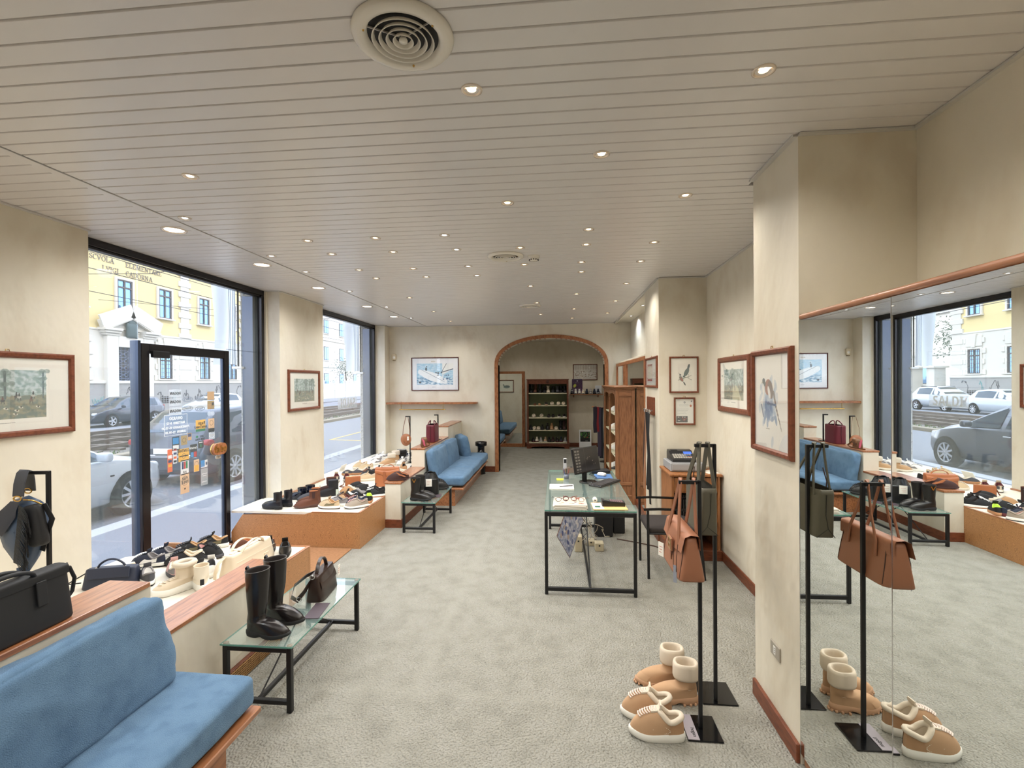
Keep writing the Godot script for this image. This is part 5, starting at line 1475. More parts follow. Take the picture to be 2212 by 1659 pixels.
	part("gusset_fold", Shape.new().tube([Vector3(-0.01, 0.05, 0.152), Vector3(-0.046, 0.004, 0.150)], 0.002, 6).done(), M.hide_olive_dark, t2)
	part("gusset_fold", Shape.new().tube([Vector3(-0.01, 0.05, 0.152), Vector3(0.046, 0.004, 0.150)], 0.002, 6).done(), M.hide_olive_dark, t2)
	for e in [-1.0, 1.0]:
		var bx: float = e * 0.043
		var path := []
		for k in 15:
			var f := k / 14.0
			path.append(Vector3(lerpf(bx, -0.005 + 0.022 * e, pow(sin(PI * f), 0.8)), 0.22 + 0.268 * pow(sin(PI * f), 0.75), lerpf(0.115, -0.115, f) * (1.0 - 0.70 * sin(PI * f)) + 0.075 * sin(PI * f)))
		part("handle", Shape.new().strap(path, 0.026, 0.007, Vector3(0.3, 0, 1)).done(), ol, t2)
	part("cord", Shape.new().tube([Vector3(-0.045, 0.35, 0.04), Vector3(-0.055, 0.28, 0.06), Vector3(-0.052, 0.2, 0.05)], 0.003, 6).done(), dark, t2)
	# black business tote on the near low wall
	var bl := lm("saffiano", rgb(30, 31, 34), 0.62)
	var t3 := thing("business_tote", "large black leather business bag on the near low wall", "handbag", Vector3(-1.965, 0.836, -1.475))
	part("body", bag_body(0.11, 0.51, 0.205, 0.62, 0.95, 0.0, true, 44, 8.0).done(), bl, t3)
	var flap := []
	for i in 9:
		var f := i / 8.0
		var r := PackedVector3Array()
		for j in 9:
			var z := lerpf(-0.238, 0.238, j / 8.0)
			r.append(Vector3(lerpf(-0.030, 0.037, smoothstep(0.0, 0.6, f)) + 0.004 * f, 0.207 + 0.006 * sin(PI * minf(f * 1.6, 1.0)) - 0.03 * pow(maxf(0, f - 0.55) / 0.45, 1.5), z))
		flap.append(r)
	part("top_panel", Shape.new().grid(flap).done(), bl, t3)
	for z in [-0.13, 0.13]:
		part("belt_tab", Shape.new().box(Vector3(0.052, 0.135, z), Vector3(0.005, 0.09, 0.036), 0.002, Transform3D(Basis(Vector3.BACK, 0.10), Vector3(0.012, 0.0, 0))).done(), bl, t3)
		part("metal_pin", Shape.new().box(Vector3(0.0505, 0.115, z - 0.002), Vector3(0.006, 0.03, 0.004), 0.001).done(), M.chrome, t3)
	for e in [0.03, -0.02]:
		part("handle", Shape.new().sweep(arc(Vector3(e, 0.205, -0.12), Vector3(e, 0.205, 0.12), Vector3(0.03, 0.045, 0), 16, 0.6), Shape.circle(0.008, 8), Vector3.UP).done(), bl, t3)
	part("side_loop", Shape.new().sweep([Vector3(0.0, 0.195, -0.235), Vector3(0.0, 0.18, -0.275), Vector3(0.0, 0.13, -0.295), Vector3(0.0, 0.08, -0.285), Vector3(0.0, 0.05, -0.255)], Shape.circle(0.007, 8), Vector3.RIGHT).done(), bl, t3)
	part("shoulder_strap", Shape.new().tube([Vector3(-0.03, 0.18, -0.24), Vector3(-0.10, 0.12, -0.31), Vector3(-0.16, 0.10, -0.40), Vector3(-0.22, 0.12, -0.46)], 0.004, 6).done(), bl, t3)
	# stand with the blue fringed bag behind it
	gallows("bag_stand", "black steel bag stand carrying the navy fringed bag by the left wall", Vector3(-2.70, shelf_y, -2.30), 0.917, Vector3(-0.13, 0, 0.02), Vector2(0.16, 0.16))
	var nv := lm("navy_nappa", rgb(58, 76, 100), 0.42)
	var nb := thing("fringed_bag", "navy leather slouchy bag with black fringe hanging on stand by left wall", "handbag", Vector3(-2.80, 0.80, -2.27))
	var outline := [Vector2(0.02, 0.37), Vector2(-0.07, 0.345), Vector2(-0.13, 0.26), Vector2(-0.145, 0.17), Vector2(-0.115, 0.09), Vector2(-0.04, 0.0), Vector2(0.02, -0.03), Vector2(0.055, 0.02), Vector2(0.09, 0.10), Vector2(0.125, 0.19), Vector2(0.12, 0.28), Vector2(0.09, 0.345)]
	var rws := []
	for k in 7:
		var a := lerpf(-PI / 2, PI / 2, k / 6.0)
		var r := PackedVector3Array()
		for q in outline: r.append(Vector3(lerpf(0.0, q.x, cos(a) * 0.985 + 0.015), lerpf(0.19, q.y, cos(a) * 0.97 + 0.03), sin(a) * 0.055))
		rws.append(r)
	part("body", Shape.new().grid(rws, true).done(), nv, nb)
	part("front_fold", Shape.new().grid([PackedVector3Array([Vector3(-0.12, 0.27, 0.052), Vector3(-0.03, 0.35, 0.045), Vector3(0.03, 0.345, 0.055)]), PackedVector3Array([Vector3(-0.11, 0.21, 0.062), Vector3(-0.05, 0.22, 0.068), Vector3(0.02, 0.30, 0.062)]), PackedVector3Array([Vector3(-0.085, 0.18, 0.06), Vector3(-0.06, 0.17, 0.064), Vector3(0.015, 0.27, 0.06)])]).done(), lm("navy_dark", rgb(46, 50, 62), 0.5), nb)
	var fr := Shape.new()
	rng.seed = 11
	for k in 46:
		var f := k / 45.0
		var p := Vector3(lerpf(0.035, 0.0, f), lerpf(0.33, 0.04, f), 0.060)
		var l := 0.09 + rng.randf() * 0.05
		fr.strap([p, p + Vector3(0.035, -0.004, 0.012), p + Vector3(0.055 + rng.randf() * 0.02, -0.045, 0.012), p + Vector3(0.05 + rng.randf() * 0.03, -l, 0.004)], 0.007, 0.0014, Vector3(0, 1, 0.3))
	part("fringe", fr.done(), lm("fringe_black", rgb(26, 26, 28), 0.6), nb).set_meta("kind", "stuff")
	part("side_panel", Shape.new().pillow(Vector3(0.09, 0.22, 0.05), 0.02, Vector3(0.01, 0, 0.01), 8, null, 0.0, Transform3D(Basis(Vector3.BACK, 0.2), Vector3(0.085, 0.22, 0.02))).done(), M.hide_fringe_black, nb)
	part("shoulder_loop", Shape.new().strap([Vector3(-0.02, 0.385, -0.04), Vector3(-0.02, 0.45, -0.035), Vector3(-0.005, 0.498, -0.01), Vector3(0.01, 0.498, 0.02), Vector3(0.02, 0.44, 0.045), Vector3(0.02, 0.375, 0.05)], 0.062, 0.006, Vector3(1, 0.1, 0)).done(), lm("strap_slate", rgb(60, 62, 68), 0.55), nb)
	for q in [Vector3(0.02, 0.365, 0.05), Vector3(-0.03, 0.385, -0.04)]:
		var ring := []
		for k in 14: ring.append(q + Vector3(0.022 * cos(TAU * k / 14.0), 0.013 * sin(TAU * k / 14.0), 0.004))
		part("ring", Shape.new().tube(ring, 0.0038, 6, false, true).done(), M.brass, nb)
	part("chain", Shape.new().tube([Vector3(0.05, 0.36, 0.05), Vector3(0.09, 0.355, 0.04), Vector3(0.12, 0.33, 0.02)], 0.004, 6).done(), M.brass, nb)
	part("tail_strap", Shape.new().strap([Vector3(0.12, 0.33, 0.01), Vector3(0.155, 0.25, 0.0), Vector3(0.12, 0.16, 0.0), Vector3(0.095, 0.08, 0.0)], 0.03, 0.004, Vector3(1, 0.2, 0)).done(), M.hide_fringe_black, nb)
	price_tag(nb, Vector3(-0.13, 0.205, 0.06), 0.9, 0.05, 0.04)
	part("tassel", Shape.new().tube([Vector3(0.0, 0.0, 0.02), Vector3(0.01, -0.05, 0.02), Vector3(0.04, -0.09, 0.03)], 0.022, 8, true, false, [1.0, 1.2, 0.6]).done(), nv, nb)

func displays() -> void:
	bags_on_platforms()
	cards()

func bags_on_platforms() -> void:
	var P := shelf_y
	# navy handbag, near platform
	var nv := lm("navy_bag", rgb(46, 52, 70), 0.5)
	var a := thing("navy_handbag", "navy leather handbag with arched handle at the near platform's window end", "handbag", Vector3(-3.04, P, -3.0), 0.32)
	part("body", bag_body(0.33, 0.13, 0.125, 0.90, 0.55, 0.03, true, 36, 5.0).done(), nv, a)
	part("flap", Shape.new().box(Vector3(0.0, 0.085, 0.055), Vector3(0.25, 0.07, 0.008), 0.004, Transform3D(Basis(Vector3.RIGHT, -0.22), Vector3(0, 0.01, 0.02))).done(), nv, a)
	part("handle", Shape.new().sweep(arc(Vector3(-0.09, 0.125, 0), Vector3(0.075, 0.125, 0), Vector3(0, 0.055, 0), 14, 0.65), Shape.circle(0.007, 8), Vector3.BACK).done(), nv, a)
	for x in [-0.09, 0.075]: part("fitting", Shape.new().box(Vector3(x, 0.118, 0.01), Vector3(0.016, 0.028, 0.012), 0.003).done(), M.chrome, a)
	part("strap", Shape.new().tube([Vector3(-0.15, 0.10, 0), Vector3(-0.22, 0.06, 0.05), Vector3(-0.27, 0.03, 0.0), Vector3(-0.22, 0.012, -0.06)], 0.004, 6).done(), M.black, a)
	# cream tote along the near low wall
	var cr := lm("cream_bag", rgb(222, 206, 182), 0.55)
	var b := thing("cream_handbag", "cream leather handbag with looped handles behind the tall black boots", "handbag", Vector3(-2.33, P, -3.40))
	part("body", bag_body(0.15, 0.50, 0.155, 0.62, 0.92, 0.0, true, 40, 6.0).done(), cr, b)
	for k in 2:
		part("buckle_strap", Shape.new().strap([Vector3(0.062, 0.03, -0.12 + k * 0.24), Vector3(0.052, 0.11, -0.12 + k * 0.24), Vector3(0.03, 0.162, -0.12 + k * 0.24), Vector3(-0.03, 0.164, -0.12 + k * 0.24)], 0.032, 0.005, Vector3.BACK).done(), cr, b)
		part("keeper", Shape.new().box(Vector3(0.066, 0.05, -0.12 + k * 0.24), Vector3(0.006, 0.03, 0.055), 0.002).done(), cr, b)
	part("handle", Shape.new().strap(arc(Vector3(0.04, 0.15, 0.14), Vector3(0.04, 0.15, -0.12), Vector3(0.015, 0.06, 0), 14, 0.6), 0.02, 0.006, Vector3.RIGHT).done(), cr, b)
	part("handle", Shape.new().strap(arc(Vector3(-0.03, 0.15, 0.14), Vector3(-0.03, 0.15, -0.12), Vector3(-0.02, 0.055, 0), 14, 0.6), 0.02, 0.006, Vector3.RIGHT).done(), cr, b)
	part("zip_top", Shape.new().box(Vector3(0, 0.158, 0), Vector3(0.025, 0.008, 0.40), 0.003).done(), lm("cream_light", rgb(234, 224, 208), 0.6), b)
	part("shoulder_strap", Shape.new().strap([Vector3(-0.02, 0.15, 0.22), Vector3(-0.03, 0.12, 0.28), Vector3(-0.04, 0.06, 0.30), Vector3(-0.05, 0.012, 0.29)], 0.022, 0.004, Vector3.RIGHT).done(), cr, b)
	part("stitching", Shape.new().tube([Vector3(0.074, 0.10, -0.22), Vector3(0.066, 0.105, 0.22)], 0.0015, 4).done(), M.hide_taupe if M.has("hide_taupe") else cr, b)
	# black bag down behind the near low wall
	var lb := thing("black_pouch", "black leather bag tucked behind the near low wall below the navy handbag", "handbag", Vector3(-2.32, P, -2.42), 0.4)
	part("body", bag_body(0.20, 0.12, 0.13, 0.7, 0.6, 0.05).done(), lm("pouch_black", rgb(28, 27, 28), 0.45), lb)
	part("zip", Shape.new().box(Vector3(0, 0.13, 0), Vector3(0.12, 0.006, 0.012), 0.002).done(), M.chrome, lb)
	# brown flap bag on the near glass bench
	var br := lm("brown_bag", rgb(52, 38, 32), 0.28)
	var c := thing("brown_handbag", "dark brown glossy leather flap bag with strap on the near glass bench", "handbag", Vector3(-1.565, 0.357, -3.04), 0.10)
	part("body", bag_body(0.125, 0.29, 0.165, 0.50, 0.92, 0.04, true, 36, 5.0).done(), br, c)
	var fl := []
	for i in 7:
		var f := i / 6.0
		var r := PackedVector3Array()
		for j in 7: r.append(Vector3(lerpf(-0.02, 0.05, f) + 0.012 * sin(PI * f), 0.168 - 0.09 * pow(f, 1.6), lerpf(-0.125, 0.125, j / 6.0)))
		fl.append(r)
	part("flap", Shape.new().grid(fl).done(), br, c)
	part("handle", Shape.new().strap(arc(Vector3(0, 0.165, 0.09), Vector3(0, 0.165, -0.07), Vector3(0, 0.075, 0), 12, 0.6), 0.022, 0.007, Vector3.RIGHT).done(), br, c)
	part("shoulder_strap", Shape.new().strap([Vector3(-0.02, 0.14, 0.135), Vector3(-0.05, 0.08, 0.155), Vector3(-0.10, 0.02, 0.15), Vector3(-0.16, 0.02, 0.10), Vector3(-0.165, 0.07, 0.04), Vector3(-0.11, 0.11, -0.02), Vector3(-0.05, 0.12, -0.10)], 0.030, 0.004, Vector3(0.4, 1, 0.2)).done(), br, c)
	for q in [Vector3(-0.01, 0.16, 0.135), Vector3(-0.085, 0.03, 0.153)]:
		var ring := []
		for k in 12: ring.append(q + Vector3(0.016 * cos(TAU * k / 12.0), 0.012 * sin(TAU * k / 12.0), 0.004))
		part("ring", Shape.new().tube(ring, 0.003, 6, false, true).done(), M.chrome, c)
	price_tag(c, Vector3(0.075, 0.15, -0.10), PI / 2, 0.04, 0.07)
	# black drawstring bag on the far glass bench
	var d := thing("drawstring_bag", "black leather drawstring bag with white price tag on the far glass bench", "handbag", Vector3(-1.60, 0.357, -5.87), 0.2)
	part("body", bag_body(0.22, 0.17, 0.20, 0.92, 0.85, 0.04, false, 36, 4.0).done(), lm("draw_black", rgb(24, 24, 25), 0.3), d)
	var ruf := []
	for i in 6:
		var r := PackedVector3Array()
		for k in 40:
			var an := TAU * k / 40.0
			var w := 1.0 + 0.10 * sin(an * 9.0) * (i / 5.0)
			r.append(Vector3(cos(an) * lerpf(0.105, 0.062, i / 5.0) * w, 0.195 + 0.075 * i / 5.0, sin(an) * lerpf(0.075, 0.05, i / 5.0) * w))
		ruf.append(r)
	part("gathered_top", Shape.new().grid(ruf, true).done(), M.hide_draw_black, d)
	part("handle", Shape.new().tube(arc(Vector3(-0.05, 0.25, 0.03), Vector3(0.06, 0.25, 0.03), Vector3(0, 0.04, 0.02), 10), 0.006, 6).done(), M.hide_draw_black, d)
	price_tag(d, Vector3(-0.01, 0.205, 0.094), 0.1, 0.075, 0.095)
	# tan pouch, tan satchel, black bag on the far platform
	var tn := lm("tan_bag", rgb(172, 104, 64), 0.45)
	var e := thing("tan_pouch", "small tan leather pouch with thin strap on the far platform", "handbag", Vector3(-2.75, P, -6.20), 0.45)
	part("body", bag_body(0.20, 0.07, 0.12, 0.98, 0.8, 0.05, true, 32, 4.0).done(), tn, e)
	part("zip", Shape.new().box(Vector3(0, 0.121, 0), Vector3(0.16, 0.005, 0.012), 0.002).done(), M.brass, e)
	part("strap", Shape.new().strap([Vector3(-0.10, 0.08, 0.0), Vector3(-0.12, 0.02, 0.02), Vector3(-0.17, 0.006, 0.05), Vector3(-0.10, 0.006, 0.12), Vector3(0.0, 0.006, 0.13), Vector3(0.04, 0.006, 0.07)], 0.014, 0.004, Vector3(0.2, 1, 0.2)).done(), lm("strap_brown", rgb(120, 66, 44), 0.5), e)
	var f := thing("tan_satchel", "large tan leather satchel with flap and top handle on the far platform", "handbag", Vector3(-2.27, P, -6.20), 0.22)
	part("body", bag_body(0.32, 0.13, 0.245, 0.97, 0.75, 0.02, true, 40, 7.0).done(), tn, f)
	var ff := []
	for i in 8:
		var g := i / 7.0
		var r := PackedVector3Array()
		for j in 11:
			var x := lerpf(-0.155, 0.155, j / 10.0)
			r.append(Vector3(x, 0.248 - pow(g, 1.6) * (0.085 + 0.02 * cos(x * 20.0)), lerpf(-0.03, 0.062, smoothstep(0.0, 0.7, g))))
		ff.append(r)
	part("flap", Shape.new().grid(ff).done(), tn, f)
	part("closing_strap", Shape.new().strap([Vector3(-0.03, 0.20, 0.066), Vector3(-0.03, 0.12, 0.069), Vector3(-0.03, 0.05, 0.069)], 0.028, 0.004, Vector3.RIGHT).done(), lm("strap_tan", rgb(150, 88, 54), 0.5), f)
	part("handle", Shape.new().strap(arc(Vector3(-0.08, 0.245, 0), Vector3(0.09, 0.245, 0), Vector3(0, 0.045, 0), 12, 0.6), 0.02, 0.007, Vector3.BACK).done(), tn, f)
	var g := thing("black_handbag", "black leather bag standing behind the cuffed boots at the far window", "handbag", Vector3(-2.74, P, -8.20), 0.3)
	part("body", bag_body(0.17, 0.09, 0.20, 0.95, 0.8, 0.03).done(), lm("bag_black", rgb(26, 28, 33), 0.3), g)
	part("flap", Shape.new().box(Vector3(0, 0.17, 0.03), Vector3(0.165, 0.07, 0.05), 0.01).done(), M.hide_bag_black, g)
	# on the stepped wall: oxblood bag on its holder, small brown bag
	var rd := lm("oxblood", rgb(104, 34, 48), 0.45)
	var h := thing("oxblood_bag", "dark red leather bag with twin handles on the far stepped wall", "handbag", Vector3(-1.99, 0.816, -7.46), 0.05)
	part("body", bag_body(0.15, 0.34, 0.27, 0.92, 1.05, 0.0, false, 40, 7.0).done(), rd, h)
	part("inside", bag_body(0.142, 0.325, 0.265, 0.92, 1.05, 0.0, false, 40, 7.0).done(), lm("oxblood_in", rgb(50, 20, 26), 0.7), h)
	part("gusset_fold", Shape.new().tube([Vector3(0.0, 0.02, 0.172), Vector3(0.008, 0.14, 0.178), Vector3(0.006, 0.26, 0.180)], 0.003, 6).done(), lm("oxblood_dark", rgb(66, 20, 30), 0.6), h)
	for x in [-0.06, 0.06]: part("handle", Shape.new().tube(arc(Vector3(x, 0.255, 0.10), Vector3(x, 0.255, -0.08), Vector3(-x * 0.5, 0.075, 0), 12, 0.6), 0.008, 8).done(), rd, h)
	gallows("bag_stand", "small black metal bag holder rising behind the dark red bag", Vector3(-1.965, 0.816, -7.72), 0.41, Vector3(-0.06, 0, 0.02), Vector2(0.10, 0.10))
	var sb := lm("walnut_bag", rgb(112, 74, 48), 0.5)
	var i := thing("small_brown_bag", "small brown leather flap bag with coloured scarf on the far stepped wall", "handbag", Vector3(-1.985, 0.816, -6.93), 0.3)
	part("body", bag_body(0.09, 0.20, 0.115, 0.7, 0.9, 0.06).done(), sb, i)
	part("flap", Shape.new().pillow(Vector3(0.075, 0.07, 0.185), 0.025, Vector3.ZERO, 8, null, 0.0, Transform3D(Basis.IDENTITY, Vector3(0.016, 0.088, 0))).done(), lm("walnut_flap", rgb(124, 84, 54), 0.5), i)
	part("scarf", Shape.new().tube([Vector3(-0.02, 0.11, 0.09), Vector3(0.0, 0.08, 0.125), Vector3(0.01, 0.03, 0.13), Vector3(0.02, 0.012, 0.16)], 0.016, 8, true, false, [0.6, 1.0, 0.9, 0.5]).done(), lm("scarf_pink", rgb(170, 74, 92), 0.8), i)
	part("strap", Shape.new().strap([Vector3(0.04, 0.08, -0.09), Vector3(0.09, 0.02, -0.12), Vector3(0.085, 0.008, 0.0), Vector3(0.03, 0.006, 0.16), Vector3(-0.03, 0.006, 0.22)], 0.018, 0.005, Vector3(0.4, 1, 0)).done(), sb, i)
	# tan hobo on a thin stand at the end of the far platform
	var st := gallows("bag_stand", "thin black stand carrying the small tan shoulder bag", Vector3(-2.535, P, -8.03), 0.80, Vector3(-0.08, 0, 0), Vector2(0.14, 0.14))
	var j := thing("tan_hobo", "small tan rounded shoulder bag hanging at the end of the far platform", "handbag", Vector3(-2.585, 0.675, -7.96), 0.25)
	var rws := []
	for k in 7:
		var an := lerpf(-PI / 2, PI / 2, k / 6.0)
		var r := PackedVector3Array()
		for q in 22:
			var b2 := TAU * q / 22.0
			var rr := 0.088 * (1.0 + 0.10 * sin(b2))
			r.append(Vector3(cos(b2) * rr * (0.25 + 0.75 * cos(an)), 0.10 + sin(b2) * 0.105 * (0.4 + 0.6 * cos(an)), sin(an) * 0.035))
		rws.append(r)
	part("body", Shape.new().grid(rws, true).fan(rws[0]).fan(rws[-1]).done(), lm("hobo_tan", rgb(164, 106, 72), 0.5), j)
	part("strap", Shape.new().strap([Vector3(-0.055, 0.17, 0), Vector3(-0.04, 0.32, 0), Vector3(0.0, 0.492, 0), Vector3(0.035, 0.492, -0.03), Vector3(0.06, 0.32, 0.0), Vector3(0.07, 0.16, 0)], 0.024, 0.005, Vector3(0.3, 0, 1)).done(), lm("hobo_strap", rgb(120, 74, 50), 0.5), j)
	part("stitched_ring", Shape.new().tube(arc(Vector3(-0.035, 0.09, 0.036), Vector3(0.035, 0.09, 0.036), Vector3(0, -0.05, 0), 10), 0.002, 5).done(), M.hide_hobo_strap, j)
	price_tag(j, Vector3(0.035, 0.16, 0.04), 0.1, 0.03, 0.065)

func cards() -> void:
	# little white price cards lying before the shoes, and two upright ones
	var spots := [[-3.27, -4.905, "white price card before the black chelsea boots"], [-2.73, -4.915, "white price card before the brown suede boots"], [-2.93, -5.50, "white price card between patent and black boots"], [-2.55, -5.40, "white price card beside the sheepskin boots"], [-3.16, -5.28, "white price card behind the black chelsea boots"]]
	for s in spots:
		solo("price_card", Shape.new().span(-0.05, 0.05, 0.0, 0.003, -0.03, 0.03).done(), M.paper, s[2], "price card", Vector3(s[0], shelf_y, s[1]), 0.25, "price cards on the far platform")
	var u := thing("card_holder", "small upright pale green price block on the far platform", "price block", Vector3(-2.66, shelf_y, -5.55), 0.2)
	part("block", Shape.new().box(Vector3(0, 0.045, 0), Vector3(0.03, 0.09, 0.012), 0.003).done(), mat("price_green", rgb(196, 204, 190), 0.5), u)
	part("foot", Shape.new().box(Vector3(0, 0.003, 0.01), Vector3(0.036, 0.006, 0.04), 0.001).done(), M.price_green, u)
	var w := thing("brand_plate", "small white tilted sign plate standing at the far window", "sign", Vector3(-3.38, shelf_y, -7.25), -PI / 2)
	part("plate", Shape.new().box(Vector3(0, 0.05, 0), Vector3(0.20, 0.10, 0.006), 0.001, Transform3D(Basis(Vector3.RIGHT, -0.5), Vector3(0, 0.002, 0.02))).done(), M.paper, w)
	var tx := part("lettering", label_text("~", 0.06, 0.001), mat("ink_blue", rgb(60, 90, 140), 0.6), w, Vector3(0, 0.047, 0.0))
	tx.rotation.x = -0.5
	tx.position = Vector3(0, 0.046, -0.001)
	# dark leaflet under the glass bench's boots
	solo("leaflet", Shape.new().span(-0.045, 0.045, 0.0, 0.004, -0.10, 0.10, 0.001).done(), mat("leaflet_plum", rgb(74, 62, 70), 0.6), "dark plum leaflet lying on the near glass bench before the brown bag", "leaflet", Vector3(-1.475, 0.3575, -2.80), 0.12)
	solo("leaflet", Shape.new().span(-0.04, 0.04, 0.0, 0.004, -0.07, 0.07, 0.001).done(), M.leaflet_plum, "dark leaflet lying on the far glass bench before the drawstring bag", "leaflet", Vector3(-1.475, 0.3575, -5.76), 0.1)

# One shoe, toe along +x, standing on y = 0. p: L, W, sole [heel, toe], notch, spring, top [heel, side, throat], open [from, to], ow (opening width),
# shaft [[height, centre, rx, rz], ...], and materials upper, sole, lining, lace, collar; panels [[name, a0, a1, v0, v1, material], ...]
func make_shoe(called: String, p: Dictionary) -> Node3D:
	var o := Node3D.new()
	o.name = called
	var n: int = p.get("n", 26)
	var L: float = p.L
	var W: float = p.W
	var sole: Array = p.sole
	var top: Array = p.top
	var op: Array = p.open
	var ow: float = p.ow
	var spring: float = p.get("spring", 0.012)
	var notch: float = p.get("notch", 0.0)
	var hw := func(u: float) -> float:
		return W / 2 * sqrt(maxf(0.0, 1.0 - pow(minf(1.0, absf(2 * u - 1)), 2.7))) * lerpf(0.78, 1.0, smoothstep(0.2, 0.68, u)) * (1.0 - 0.12 * smoothstep(0.75, 1.0, u))
	var low := func(u: float) -> float:
		var y := spring * pow(maxf(0.0, (u - 0.68) / 0.32), 2.0)
		if notch > 0.0: y += notch * smoothstep(0.27, 0.30, u) * (1.0 - smoothstep(0.36, 0.52, u))
		return y
	var stop := func(u: float) -> float:
		return lerpf(sole[0], sole[1], smoothstep(0.15, 0.75, u)) + spring * 0.8 * pow(maxf(0.0, (u - 0.68) / 0.32), 2.0)
	var base := func(a: float, k: float) -> Vector3:
		var u := 0.5 - 0.5 * cos(a)
		return Vector3((u - 0.5) * L * k, 0, hw.call(u) * k * (1.0 if sin(a) >= 0 else -1.0))
	var S := func(a: float, v: float) -> Vector3:
		var u := 0.5 - 0.5 * cos(a)
		var b: Vector3 = base.call(a, 0.985)
		var w := u
		var T: float = lerpf(top[0], top[1], smoothstep(0.0, 1.0, w * 2)) if w < 0.5 else lerpf(top[1], top[2], smoothstep(0.0, 1.0, w * 2 - 1))
		var q := Vector3(lerpf(op[0], op[1], u) * L - L / 2, 0, ow / 2 * sin(a))
		var y0: float = stop.call(u) - 0.004
		var r := b.lerp(q, pow(v, 1.35))
		r.y = y0 + (T - y0) * (1.0 - pow(1.0 - v, 1.85))
		return r
	var ring := func(v: float) -> PackedVector3Array:
		var r := PackedVector3Array()
		for i in n: r.append(S.call(TAU * i / n, v))
		return r
	var rows := []
	for k in 9: rows.append(ring.call(k / 8.0))
	var shaft: Array = p.get("shaft", [])
	for s in shaft:
		var r := PackedVector3Array()
		for i in n:
			var a := TAU * i / n
			r.append(Vector3(s[1] * L - L / 2 - s[2] * cos(a), s[0] + (s[4] * cos(a) if s.size() > 4 else 0.0), s[3] * sin(a)))
		rows.append(r)
	part("upper", Shape.new().grid(rows, true).done(), p.upper, o)
	var last: PackedVector3Array = rows[-1]
	var c := Vector3.ZERO
	for q in last: c += q
	c /= n
	var inner := []
	for e in [[1.0, 0.0], [0.93, 0.001], [0.88, -0.006], [0.84, -minf(0.07, c.y * 0.5)]]:
		var r := PackedVector3Array()
		for q in last: r.append(Vector3(lerpf(c.x, q.x, e[0]), q.y + e[1], lerpf(c.z, q.z, e[0])))
		inner.append(r)
	var ls := Shape.new().grid(inner, true)
	ls.fan(inner[-1])
	part("lining", ls.done(), p.lining, o)
	var srows := []
	for e in [[0.94, 0.0, 0.0], [1.0, 0.0, 0.003], [1.03, 0.5, 0.0], [1.02, 1.0, -0.003], [0.97, 1.0, 0.001]]:
		var r := PackedVector3Array()
		for i in n:
			var a := TAU * i / n
			var u := 0.5 - 0.5 * cos(a)
			var b: Vector3 = base.call(a, e[0] * p.get("flare", 1.0))
			b.y = lerpf(low.call(u), stop.call(u), e[1]) + e[2]
			r.append(b)
		srows.append(r)
	var ss := Shape.new().grid(srows, true)
	ss.fan(srows[0], true)
	part("sole", ss.done(), p.sole_m, o)
	if p.has("outsole"):
		var orow := []
		for e in [[0.95, 0.0], [1.005, 0.0], [1.035, 0.004], [1.035, 0.009]]:
			var r := PackedVector3Array()
			for q in srows[1]: r.append(Vector3(q.x * e[0], q.y - 0.003 + e[1], q.z * e[0]))
			orow.append(r)
		part("outsole", Shape.new().grid(orow, true).done(), p.outsole, o)
	for q in p.get("panels", []):
		for side in ([1.0, -1.0] if q[1] * q[2] != 0.0 and q[2] <= PI else [1.0]):
			var g := []
			for i in 6:
				var r := PackedVector3Array()
				for j in 9:
					var a: float = lerpf(q[1], q[2], j / 8.0) * side
					var v := lerpf(q[3], q[4], i / 5.0)
					var s: Vector3 = S.call(a, v)
					var da: Vector3 = S.call(a + 0.03, v) - s
					var dv: Vector3 = S.call(a, v + 0.02) - s if v < 0.5 else s - S.call(a, v - 0.02)
					var nn := da.cross(dv)
					if nn.dot(s - Vector3(s.x * 0.7, 0.0, 0)) < 0: nn = -nn
					r.append(s + nn.normalized() * 0.0016)
				g.append(r)
			part(q[0], Shape.new().grid(g).done(), q[5], o)
	if p.has("lace"):
		var ps := Shape.new()
		var bars: int = p.get("bars", 6)
		var reach := []
		for k in bars:
			var v := lerpf(0.93, 0.42, k / float(bars - 1))
			var d := 0.1
			while d < 2.2 and absf(S.call(PI - d, v).z) < 0.019: d += 0.06
			reach.append([v, d])
		for k in bars:
			var path := []
			for j in 5:
				var f := j / 4.0
				var a: float = PI - lerpf(-1, 1, f) * reach[k][1]
				var pt: Vector3 = S.call(a, reach[k][0])
				path.append(pt + Vector3(0.002 * (1 if j % 2 == 0 else 2), 0.0035 + (0.004 if j in [1, 2, 3] else 0.0), 0))
			ps.sweep(path, Shape.circle(0.0042, 6, 0.0026), Vector3.UP)
		part("laces", ps.done(), p.lace, o)
		var t0: Vector3 = S.call(PI, 0.8)
		var t1: Vector3 = S.call(PI, 1.0)
		part("tongue", Shape.new().strap([t0 + Vector3(0, 0.001, 0), t1 + Vector3(-0.002, 0.004, 0), t1 + Vector3(-0.012, 0.024, 0), t1 + Vector3(-0.010, 0.034, 0)], 0.044, 0.008, Vector3.BACK).done(), p.get("tongue", p.upper), o)
	if p.has("collar"):
		var cp := []
		for q in last: cp.append(q)
		var cr: float = p.get("collar_r", 0.006)
		part("collar", Shape.new().tube(cp, cr, 8, false, true).done(), p.collar, o)
	if p.has("loop"):
		var h: Vector3 = last[0]
		part("pull_loop", Shape.new().strap([h + Vector3(0.003, -0.02, 0), h + Vector3(-0.004, 0.012, 0), h + Vector3(0.004, 0.022, 0), h + Vector3(0.010, 0.006, 0)], 0.016, 0.003, Vector3.BACK).done(), p.loop, o)
	return o

